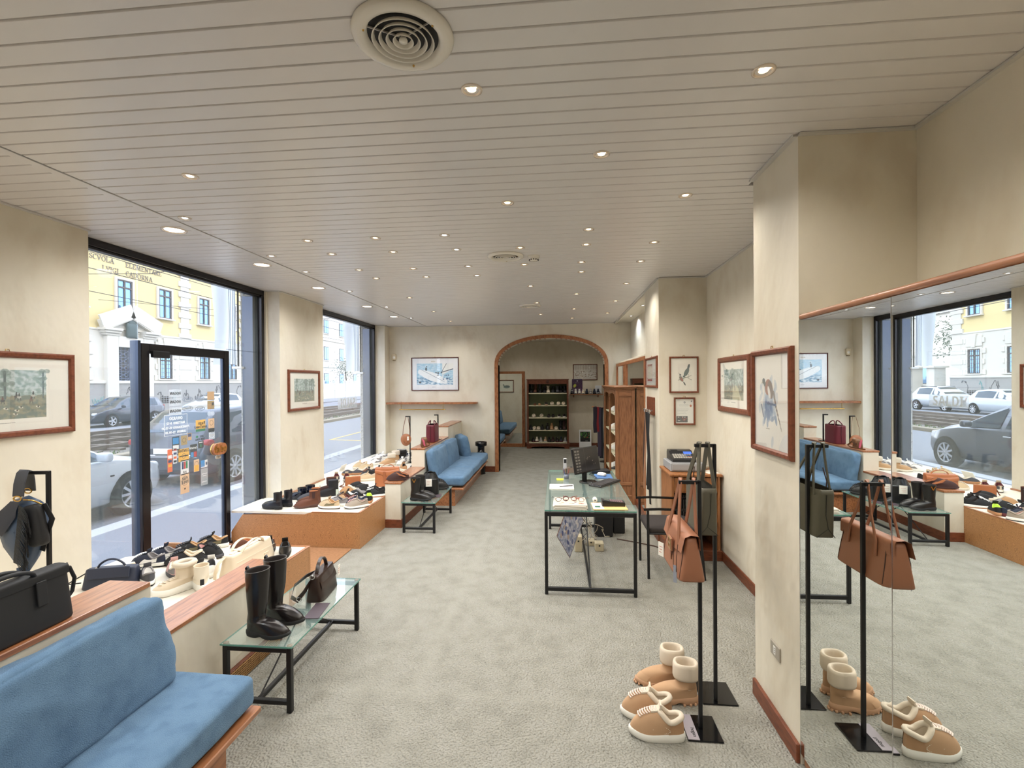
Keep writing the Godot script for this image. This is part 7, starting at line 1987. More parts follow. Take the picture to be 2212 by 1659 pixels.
func cabinet_shoes(H: Callable, fur: Material) -> void:
	# rows of the tall mahogany cabinet: [left px, right px, kind, upper, sole]; the places are worked out from the cabinet's width
	var rowsx := [
		[[165, "tall", "black", "rubber_black"], [245, "tall", "brown", "choc"], [340, "tall", "black", "rubber_black"], [432, "chelsea", "black", "rubber_black"], [505, "chelsea", "beige", "cream"], [605, "chelsea", "black_soft", "rubber_black"], [690, "chelsea", "darkgrey", "rubber_black"], [760, "chelsea", "black", "rubber_black"], [838, "chelsea", "black", "rubber_black"]],
		[[235, "flat", "brown", "gum"], [330, "flat", "camel", "gum"], [467, "slipper", "beige", "camel"], [582, "slipper", "saddle", "cream"], [708, "slipper", "choc", "cream"], [810, "slipper", "taupe", "cream"]],
		[[212, "slipper", "saddle", "cream"], [370, "slipper", "choc", "cream"], [515, "slipper", "black_soft", "rubber_black"], [602, "slipper", "black", "rubber_black"], [722, "slipper", "cream", "rubber_white"], [825, "slipper", "white", "rubber_white"]],
		[[150, "sneaker", "black", "rubber_black"], [225, "slipper", "choc", "cream"], [305, "slipper", "tan", "cream"], [385, "sneaker", "black_soft", "rubber_black"], [490, "hightop", "black", "rubber_black"], [572, "hightop", "tan", "camel"], [660, "slipper", "camel", "cream"], [752, "mid", "black", "rubber_black"], [822, "mid", "choc", "rubber_black"]],
		[[200, "sneaker", "black", "burgundy"], [272, "sneaker", "cream", "burgundy"], [352, "sneaker", "grey", "rubber_white"], [445, "sneaker", "camel", "rubber_white"], [520, "sneaker", "black_soft", "rubber_black"], [595, "sneaker", "choc", "rubber_black"], [677, "sneaker", "black", "burgundy"], [760, "sneaker", "navy", "burgundy"], [838, "sneaker", "grey", "rubber_white"]]]
	var ys := [1.4555, 1.1325, 0.8125, 0.4835, 0.1635]
	var ord := ["first", "second", "third", "fourth", "fifth", "sixth", "seventh", "eighth", "ninth"]
	var shelf := ["top shelf", "second shelf", "middle shelf", "fourth shelf", "bottom shelf"]
	var tone := {"black": "black", "brown": "brown", "beige": "beige", "black_soft": "matt black", "darkgrey": "dark grey", "camel": "camel", "saddle": "saddle brown", "choc": "dark brown", "taupe": "taupe", "cream": "cream", "white": "white", "tan": "tan", "grey": "grey", "navy": "navy"}
	var noun := {"tall": "tall boot", "chelsea": "ankle boot", "flat": "flat shoe", "slipper": "slipper", "sneaker": "sneaker", "hightop": "high sneaker", "mid": "calf boot", "ugg": "boot"}
	var made := {}
	for r in 5:
		for i in rowsx[r].size():
			var e: Array = rowsx[r][i]
			var x: float = -0.772 + (e[0] - 112.0) / 763.0 * 1.0
			var key := "%s %s %s" % [e[1], e[2], e[3]]
			var text: String = "%s %s on the cabinet's %s, %s from the left" % [tone[e[2]], noun[e[1]], shelf[r], ord[i]]
			var at := Vector3(x, ys[r], -12.70 + (0.02 if i % 2 == 0 else 0.0))
			var turn := -PI / 2 + (0.06 if i % 2 == 0 else -0.05)
			if e[1] == "slipper" or e[1] == "flat": turn += PI
			if e[1] == "tall":
				# tall boots lie under the next board: shorter shafts here
				pass
			if made.has(key): again(made[key], text, at, turn)
			else:
				var sp := kind(e[1], {"upper": H.call(e[2]), "sole_m": H.call(e[3]), "lining": fur if e[3] == "cream" else H.call("dark_in"), "n": 16, "L": 0.245})
				if e[1] == "tall": sp.shaft = [[0.13, 0.24, 0.044, 0.038], [0.20, 0.25, 0.048, 0.044], [0.232, 0.25, 0.050, 0.046]]
				if e[1] == "mid": sp.shaft = [[0.13, 0.24, 0.042, 0.036], [0.20, 0.25, 0.044, 0.040], [0.235, 0.25, 0.045, 0.041]]
				if e[3] == "cream": sp.merge({"collar": fur, "collar_r": 0.011})
				if e[1] in ["sneaker", "hightop"]: sp.merge({"lace": H.call("white" if e[2] in ["grey", "camel", "cream"] else e[2]), "bars": 4})
				var n := make_shoe(numbered("cabinet_shoe"), sp)
				add_child(n)
				tag(n, text, "shoe", "shoes in the mahogany cabinet")
				n.position = at
				n.rotation.y = turn
				made[key] = n
	# eight sneakers on the wall shelf
	var cs := [["darkgrey", "rubber_black"], ["white", "rubber_white"], ["white", "rubber_white"], ["beige", "rubber_white"], ["navy", "rubber_black"], ["grey", "rubber_white"], ["navy", "rubber_black"], ["navy", "rubber_white"]]
	for i in 8:
		var e: Array = cs[i]
		var text: String = "%s sneaker on the wall shelf in the back room, %s from the left" % [tone[e[0]], ord[i]]
		var at := Vector3(0.37 + i * 0.098, 1.4205, -12.81)
		var key := "w %s %s" % e
		if made.has(key): again(made[key], text, at, -PI / 2)
		else:
			var n := make_shoe(numbered("shelf_sneaker"), kind("sneaker", {"upper": H.call(e[0]), "sole_m": H.call(e[1]), "outsole": H.call("rubber_black"), "lining": H.call("dark_in"), "n": 16, "W": 0.082, "L": 0.235, "lace": H.call("white" if e[0] != "navy" else "navy"), "bars": 4}))
			add_child(n)
			tag(n, text, "shoe", "sneakers on the wall shelf")
			n.position = at
			n.rotation.y = -PI / 2
			made[key] = n
	# shoes on the walnut cabinet's shelves
	var k := 0
	for y in [1.2605, 0.9605, 0.6355, 0.3205]:
		for z in [-7.16, -7.34, -7.93, -8.10]:
			var e: Array = [["white", "rubber_white"], ["tan", "camel"], ["cream", "rubber_white"], ["black", "rubber_black"], ["white", "rubber_white"]][(k * 2) % 5]
			var key := "c %s" % e[0]
			var text: String = "%s low shoe on the walnut cabinet's %s board, %s one from the desk" % [tone[e[0]], ["top", "second", "third", "lowest"][k / 4], ord[k % 4]]
			var at := Vector3(0.955, y, z)
			if made.has(key): again(made[key], text, at, PI + 0.05)
			else:
				var n := make_shoe(numbered("open_shelf_shoe"), kind("flat" if e[0] in ["tan", "black"] else "sneaker", {"upper": H.call(e[0]), "sole_m": H.call(e[1]), "lining": H.call("tan_in"), "n": 18, "L": 0.225}))
				add_child(n)
				tag(n, text, "shoe", "shoes on the walnut cabinet")
				n.position = at
				n.rotation.y = PI + 0.05
				made[key] = n
			k += 1

const ROAD := -0.32
const XB := -29.5

func street() -> void:
	var asphalt := ntex(noise_of(0.09, 61, 4), [[0.0, Color(0.80, 0.80, 0.80)], [0.5, Color(0.93, 0.93, 0.93)], [1.0, Color(1, 1, 1)]], 512)
	mat("asphalt", rgb(150, 152, 158), 0.9, 0.0, asphalt, Vector3(0.5, 0.5, 0.5))
	mat("pavement", rgb(140, 143, 150), 0.92, 0.0, asphalt, Vector3(1.2, 1.2, 1.2))
	mat("granite", rgb(200, 200, 202), 0.85, 0.0, asphalt, Vector3(2, 2, 2))
	mat("ballast", rgb(132, 124, 114), 0.95, 0.0, asphalt, Vector3(2.5, 2.5, 2.5))
	var z0 := 26.0
	var z1 := -95.0
	struct("ground_pavement", Shape.new().span(-3.66, -5.78, -0.45, -0.15, 20, z1).done(), M.pavement)
	struct("ground_kerb", Shape.new().span(-5.78, -6.08, -0.45, -0.145, 20, z1, 0.01).done(), M.granite)
	struct("ground_road", Shape.new().span(-6.08, -24.2, -0.6, ROAD, z0, z1).done(), M.asphalt)
	struct("ground_pavement", Shape.new().span(-24.2, -60.0, -0.6, ROAD + 0.13, z0, z1).done(), M.pavement)
	struct("step", Shape.new().span(XG - 0.02, -3.9, -0.15, -0.005, -3.15, -9.0, 0.004).done(), M.granite)
	# outer face of the shop's own house
	struct("wall_outer", Shape.new().span(-3.70, -3.82, -0.15, 2.95, -5.47, -6.54).done(), stone())
	struct("wall_outer", Shape.new().span(-3.70, -3.82, -0.15, 2.95, -8.99, -10.2).done(), stone())
	struct("wall_outer", Shape.new().span(-3.70, -3.82, -0.15, 2.95, -3.16, 12.0).done(), stone())
	struct("wall_outer", Shape.new().span(-3.82, -3.5, -0.15, 2.95, -10.2, -40.0).done(), stone())
	struct("wall_outer", Shape.new().span(-3.82, 9.0, 3.02, 21.0, 12.0, -40.0).done(), stone())
	tram()
	awnings()
	door_stickers()
	cars()
	school()
	beyond()

func stone() -> Material:
	if not M.has("travertine"):
		var t := ntex(noise_of(0.035, 71, 5, FastNoiseLite.TYPE_SIMPLEX_SMOOTH, 20.0), [[0.0, Color(0.45, 0.43, 0.40)], [0.28, Color(0.72, 0.70, 0.67)], [0.4, Color(0.93, 0.92, 0.9)], [1.0, Color(1, 1, 1)]], 512)
		mat("travertine", rgb(206, 204, 198), 0.8, 0.0, t, Vector3(2, 1.4, 2))
	return M.travertine

func tram() -> void:
	struct("ground_track_bed", Shape.new().span(-12.3, -19.6, -0.5, ROAD + 0.05, 26, -95).done(), M.ballast)
	struct("ground_track_kerb", Shape.new().span(-12.0, -12.35, -0.5, ROAD + 0.14, 26, -95, 0.02).done(), mat("track_kerb", rgb(160, 148, 128), 0.9))
	var t := thing("tram_track", "steel tram rails on wooden sleepers in the ballast bed along the street", "track", Vector3(0, ROAD + 0.05, 0))
	for x in [-13.9, -15.35, -16.9, -18.35]:
		part("rail", Shape.new().span(x - 0.04, x + 0.04, 0.04, 0.17, 20, -90, 0.01).done(), mat("rail_steel", rgb(120, 108, 98), 0.4, 0.6), t)
	for i in 110:
		part("sleeper", Shape.new().span(-13.4, -15.9, 0.0, 0.06, 0, -0.2).done() if i == 0 else t.get_node("sleeper").mesh, mat("sleeper", rgb(112, 100, 90), 0.95), t, Vector3(0 if i % 2 == 0 else -3.0, 0, -6.0 - (i / 2) * 0.75))
	# weeds along the bed
	var w := Shape.new()
	rng.seed = 5
	for i in 500:
		var p := Vector3(-12.5 - rng.randf() * 0.9, ROAD + 0.05, -8 - rng.randf() * 30)
		var h := 0.04 + rng.randf() * 0.10
		var a := rng.randf() * TAU
		w.flat()
		w.tri(p + Vector3(cos(a), 0, sin(a)) * 0.03, p - Vector3(cos(a), 0, sin(a)) * 0.03, p + Vector3(rng.randf() - 0.5, 1.0, rng.randf() - 0.5) * h)
	var g := solo("track_weeds", w.done(), mat("weed", rgb(110, 128, 84), 0.9), "low green weeds growing beside the tram track kerb", "weeds")
	g.set_meta("kind", "stuff")
	# overhead wires
	var say := ["upper tram contact wire running along the street", "lower tram contact wire running along the street", "thin tram wire behind the contact wires along the street", "span wire crossing the street above the tram track", "second span wire crossing the street above the tram track"]
	var wires := [[Vector3(-14.6, 5.6, 10), Vector3(-14.6, 5.3, -30), Vector3(-14.6, 5.6, -90)], [Vector3(-17.6, 5.5, 10), Vector3(-17.6, 5.2, -30), Vector3(-17.6, 5.5, -90)], [Vector3(-17.6, 7.2, 10), Vector3(-17.6, 6.6, -30), Vector3(-17.6, 7.0, -90)], [Vector3(-5.0, 6.4, -14.5), Vector3(-14.6, 5.75, -16), Vector3(-29.2, 6.8, -19)], [Vector3(-5.0, 7.0, -33.0), Vector3(-16, 6.1, -31), Vector3(-29.2, 7.2, -28)]]
	for i in 5:
		solo("tram_wire", Shape.new().tube(wires[i], 0.014, 5).done(), mat("wire", rgb(60, 60, 64), 0.6), say[i], "wire", Vector3.ZERO, 0.0, "tram wires")

func awnings() -> void:
	for k in 2:
		var z: float = [-5.33, -8.86][k]
		var a := thing("awning", ["white awning side cloth with thin grey stripes outside the door window", "white awning side cloth with thin grey stripes outside the far window"][k], "awning", Vector3(0, 0, z))
		var rows := []
		for i in 25:
			var f := i / 24.0
			var row := PackedVector3Array()
			for j in 15:
				var h := j / 14.0
				var x := lerpf(-3.775, -4.07 + 0.03 * sin(h * 4.0 + k), f)
				row.append(Vector3(x, lerpf(1.97 + 0.012 * sin(f * 9.0), 3.0, h), 0.018 * sin(f * 7.0 + h * 2.0) * (1 - f * 0.3)))
			rows.append(row)
		part("cloth", Shape.new().grid(rows).done(), mat("awning_cloth", rgb(236, 240, 242), 0.9), a)
		for s in 4:
			var c := 1 + s * 2 + (1 if s > 1 else 0)
			var st := []
			for i in [c, c + 1]:
				var row := PackedVector3Array()
				for p in rows[i]: row.append(p + Vector3(0, 0, 0.002))
				if i == c + 1:
					for j in row.size(): row[j] = row[j].lerp(rows[c][j] + Vector3(0, 0, 0.002), 0.45)
				st.append(row)
			part("stripe", Shape.new().grid(st).done(), mat("awning_stripe", rgb(110, 122, 140), 0.9), a)
		part("guide_rod", Shape.new().tube([Vector3(-3.77, 1.93, -0.02), Vector3(-3.77, 3.0, -0.02)], 0.010, 8).done(), M.steel_black, a)
		part("bracket", Shape.new().span(-3.70, -3.82, 1.925, 1.955, -0.05, 0.03, 0.004).done(), M.white_paint, a)

func car(called: String, label: String, at: Vector3, turn: float, body: Material, L: float, W: float, st: Array, glass_range: Array, wx: Array, wr: float, spokes: int) -> Node3D:
	# st: stations [x, bottom, belt height, top height, half width, roof half width]
	var c := thing(called, label, "car", at, turn)
	var rows := []
	var edge := []
	for s in st:
		var w: float = s[4]
		var wr2: float = s[5]
		var ring := PackedVector3Array()
		var half := [Vector2(0, s[1]), Vector2(w * 0.82, s[1]), Vector2(w * 0.95, s[1] + 0.06), Vector2(w, lerpf(s[1], s[2], 0.45)), Vector2(w * 0.985, s[2] - 0.02), Vector2(w * 0.955, s[2])]
		var top := [Vector2(wr2, s[3] - 0.055), Vector2(wr2 * 0.86, s[3] - 0.012), Vector2(0, s[3])]
		for q in half + top: ring.append(Vector3(s[0], q.y, q.x))
		for i in range(7, 0, -1):
			var q: Vector2 = (half + top)[i]
			ring.append(Vector3(s[0], q.y, -q.x))
		rows.append(ring)
		edge.append([Vector3(s[0], s[2], w * 0.955), Vector3(s[0], s[3] - 0.055, wr2), Vector3(s[0], s[3] - 0.012, wr2 * 0.86), Vector3(s[0], s[3], 0)])
	var b := Shape.new().grid(rows, true)
	b.fan(rows[0], true)
	b.fan(rows[-1])
	part("body", b.done(), body, c)
	var gm := mat("car_glass", rgb(66, 80, 92), 0.04, 0.3)
	# side windows over the given stations, both sides; windscreens fore and aft
	for side in [1.0, -1.0]:
		for r in glass_range[0]:
			var a: Array = edge[r[0]]
			var d: Array = edge[r[1]]
			var g := []
			for k in 5:
				var row := PackedVector3Array()
				for e in range(r[0], r[1] + 1):
					var p: Vector3 = edge[e][0].lerp(edge[e][1], 0.10 + 0.80 * k / 4.0)
					if e == r[0]: p = p.lerp(edge[e + 1][0].lerp(edge[e + 1][1], 0.10 + 0.80 * k / 4.0), r[2])
					if e == r[1]: p = p.lerp(edge[e - 1][0].lerp(edge[e - 1][1], 0.10 + 0.80 * k / 4.0), r[3])
					row.append(Vector3(p.x, p.y, (p.z + 0.008) * side))
				g.append(row)
			part("side_window", Shape.new().grid(g).done(), gm, c)
	for r in glass_range[1]:
		var g := []
		for k in 5:
			var f := 0.10 + 0.80 * k / 4.0
			var row := PackedVector3Array()
			for q in [[1, 1.0], [2, 1.0], [3, 0.0], [2, -1.0], [1, -1.0]]:
				var p: Vector3 = edge[r[0]][q[0]].lerp(edge[r[1]][q[0]], f)
				row.append(Vector3(p.x + r[2] * 0.008, p.y + 0.010, p.z * 0.94 * q[1]))
			g.append(row)
		part("windscreen", Shape.new().grid(g).done(), gm, c)
	var rub := mat("tyre", rgb(28, 28, 30), 0.85)
	var rim := mat("alloy", rgb(206, 208, 212), 0.25, 0.7)
	var dark := mat("arch_dark", rgb(16, 16, 18), 0.9)
	for x in wx:
		for side in [1.0, -1.0]:
			var o := Vector3(x, wr, side * (W / 2 - 0.10))
			var bs := Basis(Vector3.RIGHT, PI / 2 * side)
			part("wheel_arch", Shape.new().lathe([Vector2(0, 0.0), Vector2(wr + 0.055, 0.0), Vector2(wr + 0.055, 0.108), Vector2(0, 0.1085)], 28, o, bs).done(), dark, c)
			var wl := part("wheel", Shape.new().lathe([Vector2(wr * 0.7, 0.122), Vector2(wr * 0.86, 0.128), Vector2(wr, 0.112), Vector2(wr, -0.09), Vector2(wr * 0.7, -0.1)], 28, o, bs).done(), rub, c)
			part("rim", Shape.new().lathe([Vector2(wr * 0.72, 0.126), Vector2(wr * 0.68, 0.118), Vector2(wr * 0.64, 0.112)], 28, o, bs).done(), rim, wl)
			var sp := Shape.new()
			for k in spokes:
				var a := TAU * k / spokes
				var d := bs * Vector3(cos(a), 0, sin(a))
				sp.bar(o + bs * Vector3(0, 0.113, 0) + d * 0.03, o + bs * Vector3(0, 0.117, 0) + d * wr * 0.69, wr * (1.1 / spokes + 0.02), 0.012, bs.y)
			sp.lathe([Vector2(0, 0.126), Vector2(0.04, 0.122), Vector2(0.05, 0.11)], 14, o, bs)
			part("spokes", sp.done(), rim, wl)
	return c

func lamp_patch(c: Node3D, called: String, m: Material, a: Vector3, s: Vector3) -> void:
	for side in [1.0, -1.0]:
		part(called, Shape.new().pillow(s, minf(s.x, minf(s.y, s.z)) * 0.45, Vector3.ZERO, 6, null, 0.0, Transform3D(Basis.IDENTITY, Vector3(a.x, a.y, a.z * side))).done(), m, c)

func cars() -> void:
	var hatch := [[-1.98, 0.34, 0.62, 0.72, 0.70, 0.66], [-1.93, 0.24, 0.86, 0.96, 0.80, 0.70], [-1.80, 0.22, 0.93, 1.10, 0.85, 0.66], [-1.45, 0.20, 0.94, 1.40, 0.87, 0.58], [-0.6, 0.19, 0.93, 1.47, 0.88, 0.60], [0.05, 0.19, 0.92, 1.44, 0.88, 0.60], [0.55, 0.19, 0.91, 1.22, 0.88, 0.64], [1.0, 0.19, 0.90, 0.985, 0.88, 0.74], [1.5, 0.20, 0.82, 0.88, 0.86, 0.72], [1.85, 0.22, 0.70, 0.76, 0.80, 0.66], [2.02, 0.25, 0.56, 0.62, 0.68, 0.58], [2.06, 0.30, 0.44, 0.50, 0.60, 0.5]]
	var glass := [[[3, 5, 0.2, 0.15], [5, 7, 0.05, 0.45]], [[5, 7, 1.0], [3, 1, -1.0]]]
	var white := mat("car_white", rgb(206, 212, 218), 0.12)
	white.clearcoat_enabled = true
	var grey := mat("car_grey", rgb(62, 68, 80), 0.12, 0.3)
	grey.clearcoat_enabled = true
	var blue := mat("car_blue", rgb(34, 44, 62), 0.12, 0.2)
	blue.clearcoat_enabled = true
	var lens := mat("headlamp", rgb(214, 222, 228), 0.1, 0.3)
	var red := mat("tail_lamp", rgb(168, 34, 40), 0.15)
	var back := mat("car_black", rgb(24, 24, 26), 0.5)
	var near_x := -6.87 - 0.88
	# near kerb, heading away
	var a := car("car", "white hatchback parked right outside the door, front wheel with many-spoked alloy rim", Vector3(near_x, ROAD, -5.87), PI / 2, white, 4.0, 1.76, hatch, glass, [-1.32, 1.27], 0.315, 10)
	lamp_patch(a, "headlamp", lens, Vector3(1.74, 0.66, 0.66), Vector3(0.42, 0.15, 0.2))
	lamp_patch(a, "mirror", white, Vector3(0.72, 0.98, 0.96), Vector3(0.12, 0.15, 0.22))
	lamp_patch(a, "side_blinker", back, Vector3(0.92, 0.66, 0.878), Vector3(0.07, 0.025, 0.02))
	lamp_patch(a, "fog_lamp", back, Vector3(1.9, 0.38, 0.66), Vector3(0.12, 0.08, 0.1))
	var mpv := []
	for s in hatch: mpv.append([s[0] * 1.10, s[1] + 0.02, s[2] * 1.06, s[3] * 1.09, s[4] * 1.06, s[5] * 1.08])
	var d := car("car", "dark grey estate car seen from behind through the glass door", Vector3(near_x - 0.04, ROAD, -11.03), PI / 2, grey, 4.5, 1.86, mpv, glass, [-1.45, 1.44], 0.325, 9)
	lamp_patch(d, "tail_lamp", red, Vector3(-2.02, 0.90, 0.78), Vector3(0.25, 0.14, 0.22))
	lamp_patch(d, "mirror", grey, Vector3(0.78, 1.06, 1.0), Vector3(0.12, 0.15, 0.22))
	lamp_patch(d, "headlamp", lens, Vector3(1.95, 0.72, 0.68), Vector3(0.4, 0.14, 0.2))
	lamp_patch(d, "door_handle", M.chrome, Vector3(-0.15, 0.86, 0.93), Vector3(0.18, 0.03, 0.03))
	part("bumper_strip", Shape.new().span(-2.13, -2.19, 0.60, 0.66, -0.66, 0.66, 0.01).done(), M.chrome, d)
	part("number_plate", Shape.new().span(-2.185, -2.20, 0.68, 0.79, -0.26, 0.26, 0.004).done(), M.paper, d)
	# across the street, heading towards the camera
	var far_x := -21.75 - 0.85
	var estate := hatch.duplicate(true)
	estate[2] = [-1.92, 0.22, 0.90, 1.22, 0.84, 0.62]
	estate[3] = [-1.75, 0.20, 0.92, 1.40, 0.85, 0.58]
	var g := car("car", "dark blue estate car parked across the street left of the glass door frame", Vector3(far_x, ROAD, -22.75), -PI / 2, blue, 4.1, 1.76, estate, glass, [-1.24, 1.26], 0.30, 5)
	lamp_patch(g, "headlamp", lens, Vector3(1.86, 0.64, 0.60), Vector3(0.3, 0.15, 0.2))
	lamp_patch(g, "tail_lamp", red, Vector3(-1.95, 0.82, 0.74), Vector3(0.12, 0.3, 0.12))
	lamp_patch(g, "mirror", blue, Vector3(0.72, 0.98, 0.96), Vector3(0.12, 0.15, 0.2))
	part("number_plate", Shape.new().span(2.055, 2.075, 0.40, 0.50, -0.25, 0.25, 0.004).done(), M.paper, g)
	var h := car("car", "white hatchback parked across the street behind the door stickers", Vector3(far_x, ROAD, -29.7), -PI / 2, white, 4.0, 1.76, hatch, glass, [-1.32, 1.27], 0.30, 8)
	lamp_patch(h, "headlamp", lens, Vector3(1.78, 0.66, 0.64), Vector3(0.36, 0.15, 0.2))
	lamp_patch(h, "tail_lamp", red, Vector3(-1.92, 0.82, 0.72), Vector3(0.12, 0.2, 0.2))
	part("grille", Shape.new().span(2.02, 2.075, 0.36, 0.50, -0.5, 0.5, 0.01).done(), back, h)
	var suv := []
	for s in hatch: suv.append([s[0], s[1] + 0.12, s[2] * 1.10, s[3] * 1.09, s[4] * 1.02, s[5] * 1.04])
	var u := car("car", "white small off-roader with dark trim parked across the street, behind the white hatchback", Vector3(far_x, ROAD, -34.35), -PI / 2, white, 4.0, 1.8, suv, glass, [-1.24, 1.24], 0.32, 5)
	part("roof_rail", Shape.new().span(-1.3, 0.1, 1.56, 1.60, 0.52, 0.56, 0.01).done(), back, u)
	part("roof_rail", Shape.new().span(-1.3, 0.1, 1.56, 1.60, -0.56, -0.52, 0.01).done(), back, u)
	lamp_patch(u, "headlamp", lens, Vector3(1.86, 0.76, 0.62), Vector3(0.26, 0.13, 0.2))
	part("grille", Shape.new().span(2.0, 2.085, 0.62, 0.76, -0.5, 0.5, 0.01).done(), back, u)
	part("skid_bumper", Shape.new().span(1.85, 2.09, 0.34, 0.56, -0.62, 0.62, 0.03).done(), back, u)
	car("car", "black off-roader parked across the street, farthest of the row", Vector3(far_x, ROAD, -39.6), -PI / 2, back, 4.0, 1.8, suv, glass, [-1.24, 1.24], 0.32, 5)
	var f := car("car", "white car parked far down the street seen through the far window", Vector3(far_x - 1.0, ROAD, -66.0), -PI / 2, white, 4.0, 1.76, hatch, glass, [-1.32, 1.27], 0.30, 5)

func school() -> void:
	var y := mat("facade_yellow", rgb(226, 206, 152), 0.9)
	var cream := mat("facade_cream", rgb(212, 207, 196), 0.9)
	var grey := mat("facade_plinth", rgb(172, 170, 166), 0.9, 0.0, M.asphalt.albedo_texture, Vector3(0.5, 0.5, 0.5))
	var wood := mat("window_brown", rgb(96, 88, 84), 0.6)
	var pane := mat("facade_glass", rgb(120, 160, 200), 0.03, 0.6)
	var b := thing("school_building", "yellow school building with cream stone ground floor across the street", "building", Vector3(XB, 0, 0))
	part("wall", Shape.new().span(-10, 0, 5.4, 17.0, 8.0, -43.1).done(), y, b)
	part("ground_floor", Shape.new().span(-10, 0.06, -0.25, 5.4, 8.0, -43.1).done(), cream, b)
	part("plinth", Shape.new().span(-0.5, 0.16, -0.25, 1.80, 8.0, -43.15).done(), grey, b)
	part("plinth_band", Shape.new().span(-0.5, 0.24, 1.80, 2.02, 8.0, -43.2, 0.05).done(), cream, b)
	part("cornice", Shape.new().span(-0.5, 0.10, 5.28, 5.42, 8.0, -43.1, 0.03).done(), cream, b)
	# windows in columns
	var cols := [-19.9, -23.4, -26.75, -30.12, -33.5, -37.5, -40.9]
	for z in cols:
		var door: bool = absf(z + 30.12) < 0.1
		for fl in [0, 1]:
			var w := 1.15
			var y0: float = [2.15, 6.70][fl]
			var y1: float = [4.05, 8.87][fl]
			if fl == 0 and door: continue
			var s := Shape.new()
			for e in [[-w / 2 - 0.16, -w / 2], [w / 2, w / 2 + 0.16]]: s.span(0.0, 0.13, y0, y1 + 0.14, z + e[0], z + e[1], 0.01)
			s.span(0.0, 0.13, y1, y1 + 0.14, z - w / 2, z + w / 2, 0.01)
			var win := part("window", s.done(), cream, b)
			part("pane", Shape.new().span(0.02, 0.062 if fl == 0 else 0.04, y0, y1, z - w / 2, z + w / 2).done(), pane, win)
			var fr := Shape.new()
			for e in [[z - w / 2, z - w / 2 + 0.08], [z + w / 2 - 0.08, z + w / 2], [z - 0.05, z + 0.05]]: fr.span(0.06, 0.10, y0, y1, e[0], e[1])
			for e in [[y0, y0 + 0.08], [y1 - 0.08, y1], [y1 - 0.56, y1 - 0.46]]: fr.span(0.06, 0.105, e[0], e[1], z - w / 2, z + w / 2)
			part("casement", fr.done(), wood, win)
			part("sill", Shape.new().span(0.0, 0.26, y0 - 0.10, y0, z - w / 2 - 0.22, z + w / 2 + 0.22, 0.01).done(), cream, win)
			if fl == 0:
				var gr := Shape.new()
				for i in 7: gr.tube([Vector3(0.14, y0, z - 0.52 + i * 0.173), Vector3(0.14, y1, z - 0.52 + i * 0.173)], 0.016, 5)
				for i in 6: gr.tube([Vector3(0.15, y0 + 0.18 + i * 0.31, z - 0.57), Vector3(0.15, y0 + 0.18 + i * 0.31, z + 0.57)], 0.014, 5)
				part("window_grate", gr.done(), wood, win)
				# keystone and toothed surround
				part("keystone", Shape.new().prism(PackedVector2Array([Vector2(-0.16, y1 + 0.14), Vector2(0.16, y1 + 0.14), Vector2(0.30, y1 + 1.15), Vector2(-0.30, y1 + 1.15)]), 0.06, 0.20, Transform3D(Basis(Vector3(0, 0, 1), Vector3.UP, Vector3(1, 0, 0)), Vector3(0, 0, z))).done(), cream, b)
				part("lintel_block", Shape.new().span(0.06, 0.14, y1 + 0.2, y1 + 1.05, z - 0.75, z + 0.75, 0.02).done(), cream, b)
				for i in 4:
					for e in [-1, 1]: part("quoin", Shape.new().span(0.06, 0.13, 2.05 + i * 0.82, 2.45 + i * 0.82, z + e * 0.75, z + e * (1.05 if i % 2 == 0 else 0.95), 0.02).done(), cream, b)
				part("cellar_grate", Shape.new().span(0.15, 0.18, 0.35, 0.85, z - 0.6, z + 0.6).done(), M.arch_dark, b)
				var cg := Shape.new()
				for i in 6: cg.span(0.18, 0.20, 0.35, 0.85, z - 0.58 + i * 0.225, z - 0.55 + i * 0.225)
				for i in 3: cg.span(0.18, 0.205, 0.42 + i * 0.17, 0.45 + i * 0.17, z - 0.6, z + 0.6)
				part("cellar_bars", cg.done(), mat("bars_grey", rgb(150, 150, 152), 0.6), b)
	# quoined pilasters
	for z in [-35.45, -42.6]:
		part("pilaster", Shape.new().span(-0.2, 0.07, 2.0, 17.0, z - 0.42, z + 0.42).done(), cream, b)
		for i in 18:
			part("quoin", Shape.new().span(-0.2, 0.10, 2.05 + i * 0.82, 2.46 + i * 0.82, z - 0.62, z + 0.62, 0.02).done(), cream, b)
	# portal: pediment on blocks over a pierced double door
	var zc := -30.35
	part("portal_jamb", Shape.new().span(0.0, 0.35, -0.2, 5.0, zc + 1.80, zc + 0.98, 0.02).done(), cream, b)
	part("portal_jamb", Shape.new().span(0.0, 0.35, -0.2, 5.0, zc - 0.98, zc - 1.80, 0.02).done(), cream, b)
	part("portal_lintel", Shape.new().span(0.0, 0.33, 4.28, 5.0, zc + 0.98, zc - 0.98, 0.02).done(), cream, b)
	for e in [1.0, -1.0]:
		for i in 3: part("cornice_block", Shape.new().span(0.0, 0.40 + i * 0.11, 5.0 + i * 0.16, 5.16 + i * 0.16, zc + e * 0.9, zc + e * (1.95 + i * 0.12), 0.02).done(), cream, b)
		var sl := Shape.new()
		sl.bar(Vector3(0.35, 5.58, zc + e * 2.25), Vector3(0.35, 6.60, zc), 0.72, 0.24, Vector3.RIGHT)
		sl.bar(Vector3(0.45, 5.78, zc + e * 2.30), Vector3(0.45, 6.78, zc), 0.95, 0.10, Vector3.RIGHT)
		part("pediment_slope", sl.done(), cream, b)
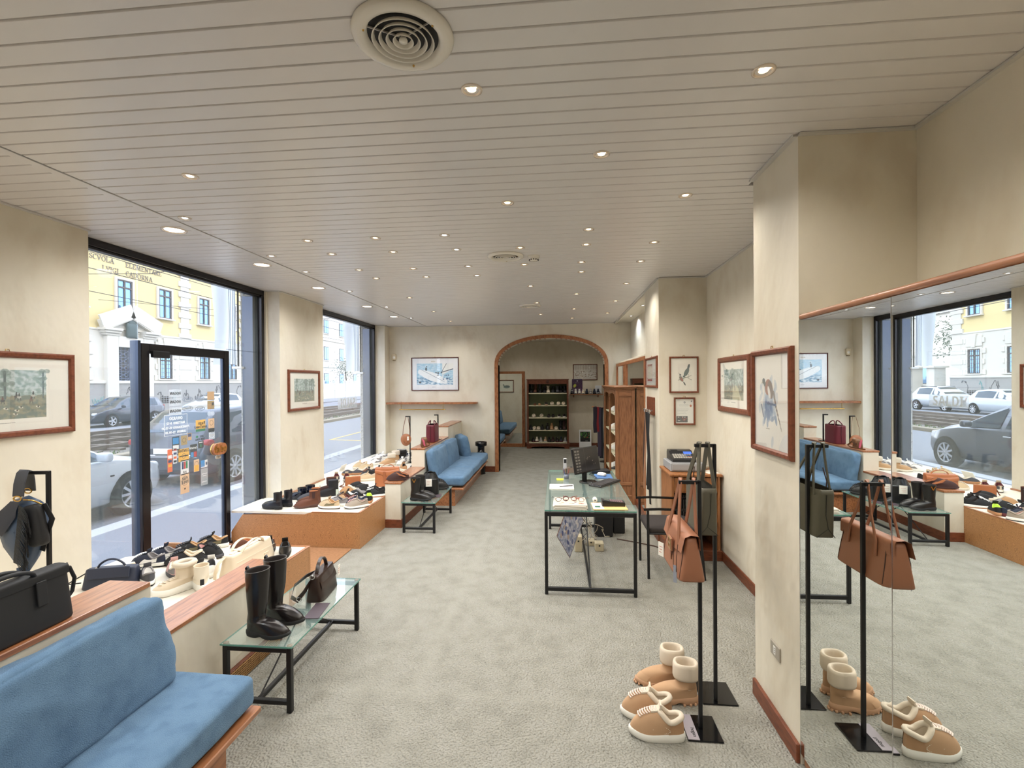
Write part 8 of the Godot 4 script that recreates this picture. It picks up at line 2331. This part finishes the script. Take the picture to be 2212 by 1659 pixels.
	part("tympanum", Shape.new().prism(PackedVector2Array([Vector2(-2.1, 5.45), Vector2(2.1, 5.45), Vector2(0, 6.5)]), 0.0, 0.18, Transform3D(Basis(Vector3(0, 0, 1), Vector3.UP, Vector3(1, 0, 0)), Vector3(0, 0, zc))).done(), cream, b)
	var em := mat("bronze_emblem", rgb(76, 92, 92), 0.6, 0.3)
	var emblem := part("emblem", Shape.new().pillow(Vector3(0.16, 1.0, 0.85), 0.06, Vector3(0.06, 0, 0), 8, noise_of(0.04, 3, 3), 0.05, Transform3D(Basis.IDENTITY, Vector3(0.36, 5.45, zc))).done(), em, b)
	part("crown", Shape.new().pillow(Vector3(0.14, 0.3, 0.6), 0.05, Vector3.ZERO, 6, noise_of(0.06, 4, 3), 0.05, Transform3D(Basis.IDENTITY, Vector3(0.36, 6.02, zc))).done(), em, emblem)
	var dm := mat("iron_door", rgb(92, 104, 128), 0.5, 0.2)
	var dr := part("door", Shape.new().span(0.0, 0.10, -0.2, 4.28, zc - 0.98, zc + 0.98).done(), mat("door_dark", rgb(52, 56, 66), 0.6), b)
	var lat := Shape.new()
	for h in [-0.49, 0.49]:
		for i in 9:
			var cy := 0.05 + i * 0.47
			lat.tube([Vector3(0.13, cy - 0.22, zc + h - 0.44), Vector3(0.13, cy + 0.22, zc + h + 0.44)], 0.022, 4)
			lat.tube([Vector3(0.13, cy + 0.22, zc + h - 0.44), Vector3(0.13, cy - 0.22, zc + h + 0.44)], 0.022, 4)
			for j in 2:
				var ring := []
				for k in 10: ring.append(Vector3(0.14, cy + 0.13 * sin(TAU * k / 10.0), zc + h - 0.22 + 0.44 * j + 0.13 * cos(TAU * k / 10.0)))
				lat.tube(ring, 0.024, 4, false, true)
			lat.tube([Vector3(0.14, cy + 0.235, zc + h - 0.46), Vector3(0.14, cy + 0.235, zc + h + 0.46)], 0.022, 4)
		for j in 4: lat.tube([Vector3(0.13, -0.15, zc + h - 0.45 + j * 0.3), Vector3(0.13, 4.25, zc + h - 0.45 + j * 0.3)], 0.026, 4)
	part("lattice", lat.done(), dm, dr)
	# inscription in raised letters
	var ink := mat("inscription", rgb(140, 132, 120), 0.8)
	for t in [["SCVOLA", 9.98, -28.55], ["ELEMENTARE", 9.98, -31.75], ["LVIGI", 9.38, -29.15], ["CADORNA", 9.38, -31.35]]:
		var tm := part("letters", label_text(t[0], 0.32, 0.03, false, true), ink, b, Vector3(0.02, t[1], t[2]), PI / 2)
		tm.set_meta("label", "raised serif letters of the school's inscription")
	# scrawled graffiti on the plinth
	rng.seed = 19
	var tints := [rgb(60, 60, 70), rgb(90, 150, 190), rgb(70, 70, 80), rgb(120, 170, 170), rgb(80, 80, 90)]
	for k in 16:
		var gz := -24.0 - k * 1.22
		var path := []
		var q := Vector3(0.17, 0.75 + rng.randf() * 0.3, gz)
		for i in 26:
			q += Vector3(0, (rng.randf() - 0.5) * 0.5, -0.018 - (rng.randf() - 0.4) * 0.13)
			q.y = clampf(q.y, 0.55, 1.6)
			path.append(q)
		var cv := Curve3D.new()
		for i in path.size():
			var tn: Vector3 = (path[mini(i + 1, 25)] - path[maxi(i - 1, 0)]) * 0.22
			cv.add_point(path[i], -tn, tn)
		cv.bake_interval = 0.05
		var fine := []
		for p in cv.get_baked_points(): fine.append(p)
		part("graffiti", Shape.new().sweep(fine, Shape.circle(0.016, 4, 0.016), Vector3.RIGHT).done(), mat("spray_%d" % (k % 5), tints[k % 5], 0.9), b)

func beyond() -> void:
	# park wall and gate posts past the school, a pale house behind, trees
	var cream: Material = M.facade_cream
	for e in [[-44.6, "pair of stone gate posts right of the school with ball finial"], [-47.2, "stone gate post farther down the street beyond the school"]]:
		var g := thing("gate_post", e[1], "gate post", Vector3(XB + 0.2, -0.2, e[0]))
		part("shaft", Shape.new().span(-0.45, 0.45, 0, 2.9, -0.45, 0.45, 0.02).done(), cream, g)
		part("cap", Shape.new().prism(PackedVector2Array([Vector2(-0.62, 2.9), Vector2(0.62, 2.9), Vector2(0.62, 3.05), Vector2(0, 3.4), Vector2(-0.62, 3.05)]), -0.6, 0.6, Transform3D(Basis(Vector3.UP, PI / 2), Vector3.ZERO)).done(), cream, g)
	var f := thing("iron_fence", "pale iron fence between the stone gate posts down the street", "fence", Vector3(XB + 0.2, -0.2, 0))
	for i in 24: part("picket", Shape.new().span(-0.015, 0.015, 0.3, 2.1, -47.8 - i * 0.22, -47.77 - i * 0.22).done() if i == 0 else f.get_node("picket").mesh, mat("fence_iron", rgb(150, 156, 150), 0.6), f, Vector3(0, 0, -i * 0.22))
	part("rail", Shape.new().span(-0.02, 0.02, 1.9, 1.95, -47.7, -53.2).done(), M.fence_iron, f)
	part("rail", Shape.new().span(-0.02, 0.02, 0.35, 0.4, -47.7, -53.2).done(), M.fence_iron, f)
	part("base_wall", Shape.new().span(-0.15, 0.15, 0.0, 0.3, -47.7, -53.2).done(), cream, f)
	var pale := mat("pale_house", rgb(222, 216, 204), 0.9)
	var h := thing("pale_house", "pale cream apartment house with brown windows far down the street", "building", Vector3(XB - 6.0, -0.2, -47.0))
	part("wall", Shape.new().span(-9, 0, 0, 18, -0.5, -48).done(), pale, h)
	for i in 9:
		for fl in 4:
			var z := -3.0 - i * 5.2
			var y := 1.4 + fl * 4.1
			var w := part("window", Shape.new().span(0.0, 0.06, y, y + 2.1, z - 0.75, z + 0.75, 0.01).done(), M.window_brown, h)
			part("pane", Shape.new().span(0.06, 0.075, y + 0.1, y + 2.0, z - 0.65, z - 0.04).done(), M.facade_glass, w)
			part("pane", Shape.new().span(0.06, 0.075, y + 0.1, y + 2.0, z + 0.04, z + 0.65).done(), M.facade_glass, w)
			part("sill", Shape.new().span(0.0, 0.18, y - 0.12, y, z - 0.9, z + 0.9).done(), cream, w)
	for fl in 3: part("string_course", Shape.new().span(0.0, 0.15, 4.4 + fl * 4.1, 4.6 + fl * 4.1, -0.5, -48).done(), cream, h)
	# low garden wall with a gate under the pale house
	var gw := thing("garden_wall", "low pale boundary wall with panels in front of the far house", "wall", Vector3(XB + 0.4, -0.2, -54.0))
	for i in 10:
		part("panel", Shape.new().span(-0.12, 0.12, 0.0, 1.9, -i * 3.2, -i * 3.2 - 2.8).done() if i == 0 else gw.get_node("panel").mesh, mat("garden_panel", rgb(206, 208, 208), 0.9), gw, Vector3(0, 0, -i * 3.2))
		part("post", Shape.new().span(-0.2, 0.2, 0.0, 2.3, 0.2, -0.2).done() if i == 0 else gw.get_node("post").mesh, cream, gw, Vector3(0, 0, -i * 3.2 + 0.2))
	for e in [[-46.2, 5.6, "dark evergreen branches behind the gate posts down the street"], [-70.0, 4.2, "small dark tree by the far end of the street"]]:
		var t := thing("street_tree", e[2], "tree", Vector3(XB - 2.5, -0.2, e[0]))
		part("trunk", Shape.new().tube([Vector3(0, 0, 0), Vector3(0.1, 2.0, 0), Vector3(0, e[1] - 0.5, 0.2)], 0.14, 7, true, false, [1.0, 0.8, 0.4]).done(), mat("bark", rgb(88, 78, 70), 0.95), t)
		var lv := Shape.new()
		lv.flat()
		rng.seed = int(-e[0])
		for i in 900:
			var v := Vector3(rng.randfn(), rng.randfn(), rng.randfn()) * Vector3(0.8, 0.9, 0.8)
			var p := Vector3(0, e[1], 0.2) + v
			var u := Vector3(rng.randfn(), rng.randfn(), rng.randfn()).normalized() * 0.16
			lv.tri(p, p + u, p + u.cross(Vector3(0.3, 0.8, 0.4)) * 1.2)
		part("foliage", lv.done(), mat("needles", rgb(70, 88, 70), 0.9), t).set_meta("kind", "stuff")
	# white bollard lamp at the kerb outside the far window
	var bo := thing("street_bin", "white cylindrical post with grey cap at the kerb outside the far window", "post", Vector3(-5.6, -0.15, -13.4))
	part("post", Shape.new().lathe([Vector2(0.0, 1.15), Vector2(0.09, 1.13), Vector2(0.10, 1.05), Vector2(0.09, 1.0), Vector2(0.09, 0.0)], 16).done(), M.white_paint, bo)
	part("cap", Shape.new().lathe([Vector2(0.0, 1.22), Vector2(0.08, 1.19), Vector2(0.11, 1.15)], 16).done(), mat("cap_grey", rgb(160, 166, 176), 0.5), bo)
	# yellow parking lines
	struct("ground_marking", Shape.new().bar(Vector3(-8.3, ROAD + 0.003, -16.8), Vector3(-8.3, ROAD + 0.003, -24.0), 0.12, 0.006).bar(Vector3(-8.3, ROAD + 0.003, -16.8), Vector3(-6.3, ROAD + 0.003, -16.5), 0.12, 0.006).done(), mat("road_yellow", rgb(216, 190, 120), 0.9))

func sticker(called: String, label: String, z: float, y: float, w: float, h: float, bg: Material, bits := []) -> Node3D:
	# stickers face the street, on the outer face of the door's glass; bits: [kind, colour key, x, y, w, h, text]
	var s := thing(called, label, "sticker", Vector3(XG - 0.0045, y, z), -PI / 2)
	if bg: part("sheet", Shape.new().span(-w / 2, w / 2, -h / 2, h / 2, 0.0, 0.0006).done(), bg, s)
	for b in bits:
		if b[0] == "box": part("patch", Shape.new().span(b[2] - b[4] / 2, b[2] + b[4] / 2, b[3] - b[5] / 2, b[3] + b[5] / 2, -0.0005, 0.0010).done(), b[1], s)
		elif b[0] == "ring":
			var pts := []
			for k in 20: pts.append(Vector3(b[2] + b[4] / 2 * cos(TAU * k / 20.0), b[3] + b[5] / 2 * sin(TAU * k / 20.0), 0.0004))
			part("ring", Shape.new().sweep(pts, Shape.rect(0.003, 0.0016), Vector3.BACK, false, true, true).done(), b[1], s)
		else:
			var t := part("lettering", label_text(b[6], b[5], 0.0022, true), b[1], s, Vector3(b[2], b[3], 0.0002))
	return s

func fixed(called: String, label: String, at: Vector3) -> Node3D:
	var o := Node3D.new()
	o.name = called
	get_node("door_1").add_child(o, true)
	o.position = at
	o.rotation.y = PI / 2
	o.set_meta("label", label)
	return o

func door_stickers() -> void:
	var f := mat("film_white", rgb(236, 238, 240), 0.6)
	var k := mat("film_black", rgb(30, 30, 34), 0.6)
	var frost := mat("film_frost", Color(0.93, 0.95, 0.97, 0.35), 0.6)
	frost.transparency = BaseMaterial3D.TRANSPARENCY_ALPHA
	var tan_ := mat("film_tan", rgb(206, 164, 112), 0.6)
	var peach := mat("film_peach", rgb(232, 192, 150), 0.6)
	var orange := mat("film_orange", rgb(236, 112, 48), 0.6)
	var blue := mat("film_blue", rgb(70, 150, 210), 0.6)
	var navy := mat("film_navy", rgb(40, 60, 110), 0.6)
	var red := mat("film_red", rgb(200, 56, 52), 0.6)
	var green := mat("film_green", rgb(40, 130, 84), 0.6)
	var yel := mat("film_yellow", rgb(240, 186, 62), 0.6)
	var gold := mat("film_gold", rgb(176, 150, 96), 0.5)
	var n := 0
	for y in [1.665, 1.585, 1.50]:
		sticker("brand_sticker", ["topmost of three frosted black-lettered stickers in a column on the door glass", "middle of three frosted black-lettered stickers in a column on the door glass", "lowest of three frosted black-lettered stickers in a column on the door glass"][n], -4.165, y, 0.145, 0.075, frost, [["text", k, 0, 0, 0, 0.026, "HOGAN"]])
		n += 1
	n = 0
	for e in [[-4.315, 1.605], [-4.475, 1.605], [-4.315, 1.515], [-4.475, 1.505]]:
		sticker("oval_sticker", ["upper left oval outlined sticker on the door glass", "upper right oval outlined sticker on the door glass", "lower left oval outlined sticker on the door glass", "lower right oval outlined sticker on the door glass"][n], e[0], e[1], 0.13, 0.05, null, [["ring", mat("film_grey", rgb(110, 122, 140), 0.6), 0, 0, 0.13, 0.052], ["ring", M.film_grey, 0, 0, 0.112, 0.040], ["text", M.film_grey, 0, 0, 0, 0.022, "TOD'S"]])
		n += 1
	sticker("card_sticker", "plain tan square sticker at the top right of the door glass", -4.625, 1.63, 0.10, 0.085, tan_)
	sticker("card_sticker", "olive and tan sticker under the plain tan one on the door glass", -4.625, 1.535, 0.10, 0.085, gold, [["box", tan_, 0.02, -0.015, 0.05, 0.05], ["box", k, -0.028, 0.01, 0.03, 0.03]])
	sticker("oval_sticker", "pale oval sticker right of the opening hours on the door glass", -4.625, 1.445, 0.10, 0.05, null, [["ring", frost, 0, 0, 0.10, 0.05], ["box", frost, 0, 0, 0.09, 0.035]])
	# opening hours
	sticker("opening_hours", "white outlined opening-hours lettering on the door glass", -4.17, 1.37, 0.27, 0.19, null, [["box", f, 0, 0.095, 0.27, 0.004], ["box", f, 0, -0.095, 0.27, 0.004], ["box", f, -0.135, 0, 0.004, 0.19], ["box", f, 0.135, 0, 0.004, 0.19], ["text", f, 0, 0.062, 0, 0.030, "ORARIO"], ["text", f, 0, 0.018, 0, 0.022, "MATTINO  9-12"], ["text", f, 0, -0.024, 0, 0.022, "POMERIGGIO 15-19.30"], ["text", f, 0, -0.066, 0, 0.022, "LUNEDI  15-19.30"]])
	sticker("card_sticker", "yellow and green payment sticker reading Pago Bancomat", -4.48, 1.335, 0.13, 0.115, yel, [["box", green, 0, -0.045, 0.13, 0.025], ["text", k, -0.015, 0.025, 0, 0.030, "Pago"], ["text", k, 0, -0.015, 0, 0.022, "BANCOMAT"]])
	sticker("card_sticker", "tall peach and black trust sticker near the door handle", -4.63, 1.325, 0.085, 0.14, peach, [["box", k, 0, -0.05, 0.085, 0.04], ["ring", k, 0, 0.025, 0.05, 0.05]])
	sticker("card_sticker", "small round grey emblem sticker above the door handle", -4.635, 1.225, 0.085, 0.085, frost, [["ring", f, 0, 0, 0.07, 0.06], ["box", f, 0, 0, 0.08, 0.012]])
	sticker("card_sticker", "blue bank card sticker with black border, left group on the door", -4.165, 1.195, 0.085, 0.13, k, [["box", blue, 0, 0.025, 0.07, 0.06], ["box", f, 0, -0.035, 0.07, 0.04]])
	sticker("card_sticker", "gold round-logo card sticker beside the blue one on the door", -4.265, 1.215, 0.075, 0.09, gold, [["ring", k, 0, 0, 0.045, 0.04]])
	sticker("card_sticker", "small blue and tan card sticker beside the gold one on the door", -4.335, 1.24, 0.05, 0.07, tan_, [["box", navy, 0, 0.015, 0.04, 0.03]])
	sticker("brand_sticker", "white association sticker with green and yellow mark reading ASC San Siro", -4.47, 1.215, 0.13, 0.05, null, [["box", green, 0.04, 0.012, 0.03, 0.02], ["text", k, -0.02, 0.012, 0, 0.020, "ASC"], ["text", k, 0, -0.016, 0, 0.020, "SAN SIRO"]])
	sticker("card_sticker", "tall orange card sticker at the left edge of the group", -4.095, 1.045, 0.055, 0.21, orange, [["box", f, 0, 0.035, 0.04, 0.03], ["box", navy, 0, -0.005, 0.04, 0.025], ["box", yel, 0, -0.045, 0.04, 0.025]])
	sticker("card_sticker", "narrow column of four small white card logos beside the orange sticker", -4.155, 1.085, 0.045, 0.15, f, [["box", red, 0, 0.055, 0.035, 0.02], ["box", navy, 0, 0.018, 0.035, 0.02], ["box", orange, 0, -0.02, 0.035, 0.02], ["box", k, 0, -0.055, 0.035, 0.02]])
	sticker("card_sticker", "yellow sticker reading Centax with a black winged circle", -4.26, 1.075, 0.13, 0.12, yel, [["text", k, 0, 0.040, 0, 0.026, "CENTAX"], ["ring", k, 0, -0.01, 0.045, 0.045], ["box", k, 0, -0.01, 0.11, 0.010]])
	sticker("card_sticker", "dark card sticker reading CartaSi over small card logos", -4.385, 1.095, 0.09, 0.13, k, [["box", red, -0.02, -0.035, 0.035, 0.05], ["box", blue, 0.02, -0.035, 0.035, 0.05], ["text", f, 0, 0.03, 0, 0.020, "CartaSi"]])
	sticker("card_sticker", "small black sticker above the wooden door handle", -4.48, 1.145, 0.075, 0.07, k, [["box", green, 0, -0.01, 0.02, 0.03], ["box", f, 0, 0.022, 0.05, 0.008]])
	sticker("card_sticker", "white rounded sticker with blue red green bars reading JCB", -4.27, 0.955, 0.10, 0.14, f, [["box", navy, 0.025, 0.02, 0.022, 0.07], ["box", red, 0.0, 0.02, 0.022, 0.07], ["box", green, -0.025, 0.02, 0.022, 0.07], ["text", k, 0, -0.045, 0, 0.018, "JCB"]])
	sticker("card_sticker", "peach sticker reading Tax Free in a black outline, lowest on the door", -4.27, 0.80, 0.11, 0.19, peach, [["ring", k, 0, 0.025, 0.085, 0.085], ["text", k, 0, 0.045, 0, 0.028, "TAX"], ["text", k, 0, 0.012, 0, 0.028, "FREE"], ["box", k, 0, -0.05, 0.016, 0.016]])
	sticker("card_sticker", "tall cream sticker with a yellow arch below the card group", -4.42, 0.945, 0.07, 0.12, peach, [["box", yel, 0, -0.025, 0.055, 0.06], ["ring", k, 0, 0.015, 0.05, 0.05]])
	sticker("card_sticker", "small blue and white card sticker under the wooden handle", -4.525, 0.945, 0.09, 0.075, f, [["box", blue, 0.02, 0.005, 0.05, 0.065], ["box", navy, -0.03, 0, 0.02, 0.03]])
	sticker("card_sticker", "grey printed notice sheet low on the door glass", -4.525, 0.815, 0.095, 0.17, mat("film_notice", rgb(170, 176, 182), 0.6), [["box", f, 0, 0.03, 0.07, 0.006], ["box", f, 0, 0.01, 0.05, 0.006], ["box", f, 0, -0.05, 0.07, 0.006]])
	# the door's wooden pull with the shop's name
	var h := fixed("pull_handle", "rounded wooden pull handle with gold lettering", Vector3(XG, 1.075, -4.675))
	var pill := func(w: float, hh: float) -> PackedVector2Array:
		var p := PackedVector2Array()
		for i in 24:
			var a := TAU * i / 24.0
			p.append(Vector2(cos(a) * hh / 2 + (w / 2 - hh / 2) * signf(cos(a) + 1e-6), sin(a) * hh / 2))
		return p
	part("mount", Shape.new().prism(pill.call(0.17, 0.10), 0.0045, 0.025).done(), M.cherry_y, h)
	part("ring", Shape.new().prism(pill.call(0.205, 0.125), 0.025, 0.033).done(), M.brass, h)
	part("grip", Shape.new().prism(pill.call(0.20, 0.12), 0.033, 0.06).done(), M.cherry_y, h)
	part("lettering", label_text("fabe", 0.062, 0.006, true), M.brass, h, Vector3(0, 0, 0.062))
	var lk := fixed("lock", "small pale lock plate", Vector3(XG, 0.985, -4.70))
	part("plate", Shape.new().box(Vector3(0, 0, 0.012), Vector3(0.07, 0.035, 0.02), 0.008).done(), mat("lock_cream", rgb(214, 206, 190), 0.4), lk)
	part("keyhole", Shape.new().lathe([Vector2(0.0, 0.002), Vector2(0.006, 0.0)], 10, Vector3(0, 0, 0.022), Basis(Vector3.RIGHT, PI / 2)).done(), M.black, lk)
	# sale banner on the far window
	var sb := sticker("sale_banner", "pale translucent banner reading SALDI on the far window", -7.865, 1.415, 0.75, 0.185, frost, [["text", mat("film_pale", rgb(206, 210, 212), 0.7), 0, 0, 0, 0.15, "SALDI"]])
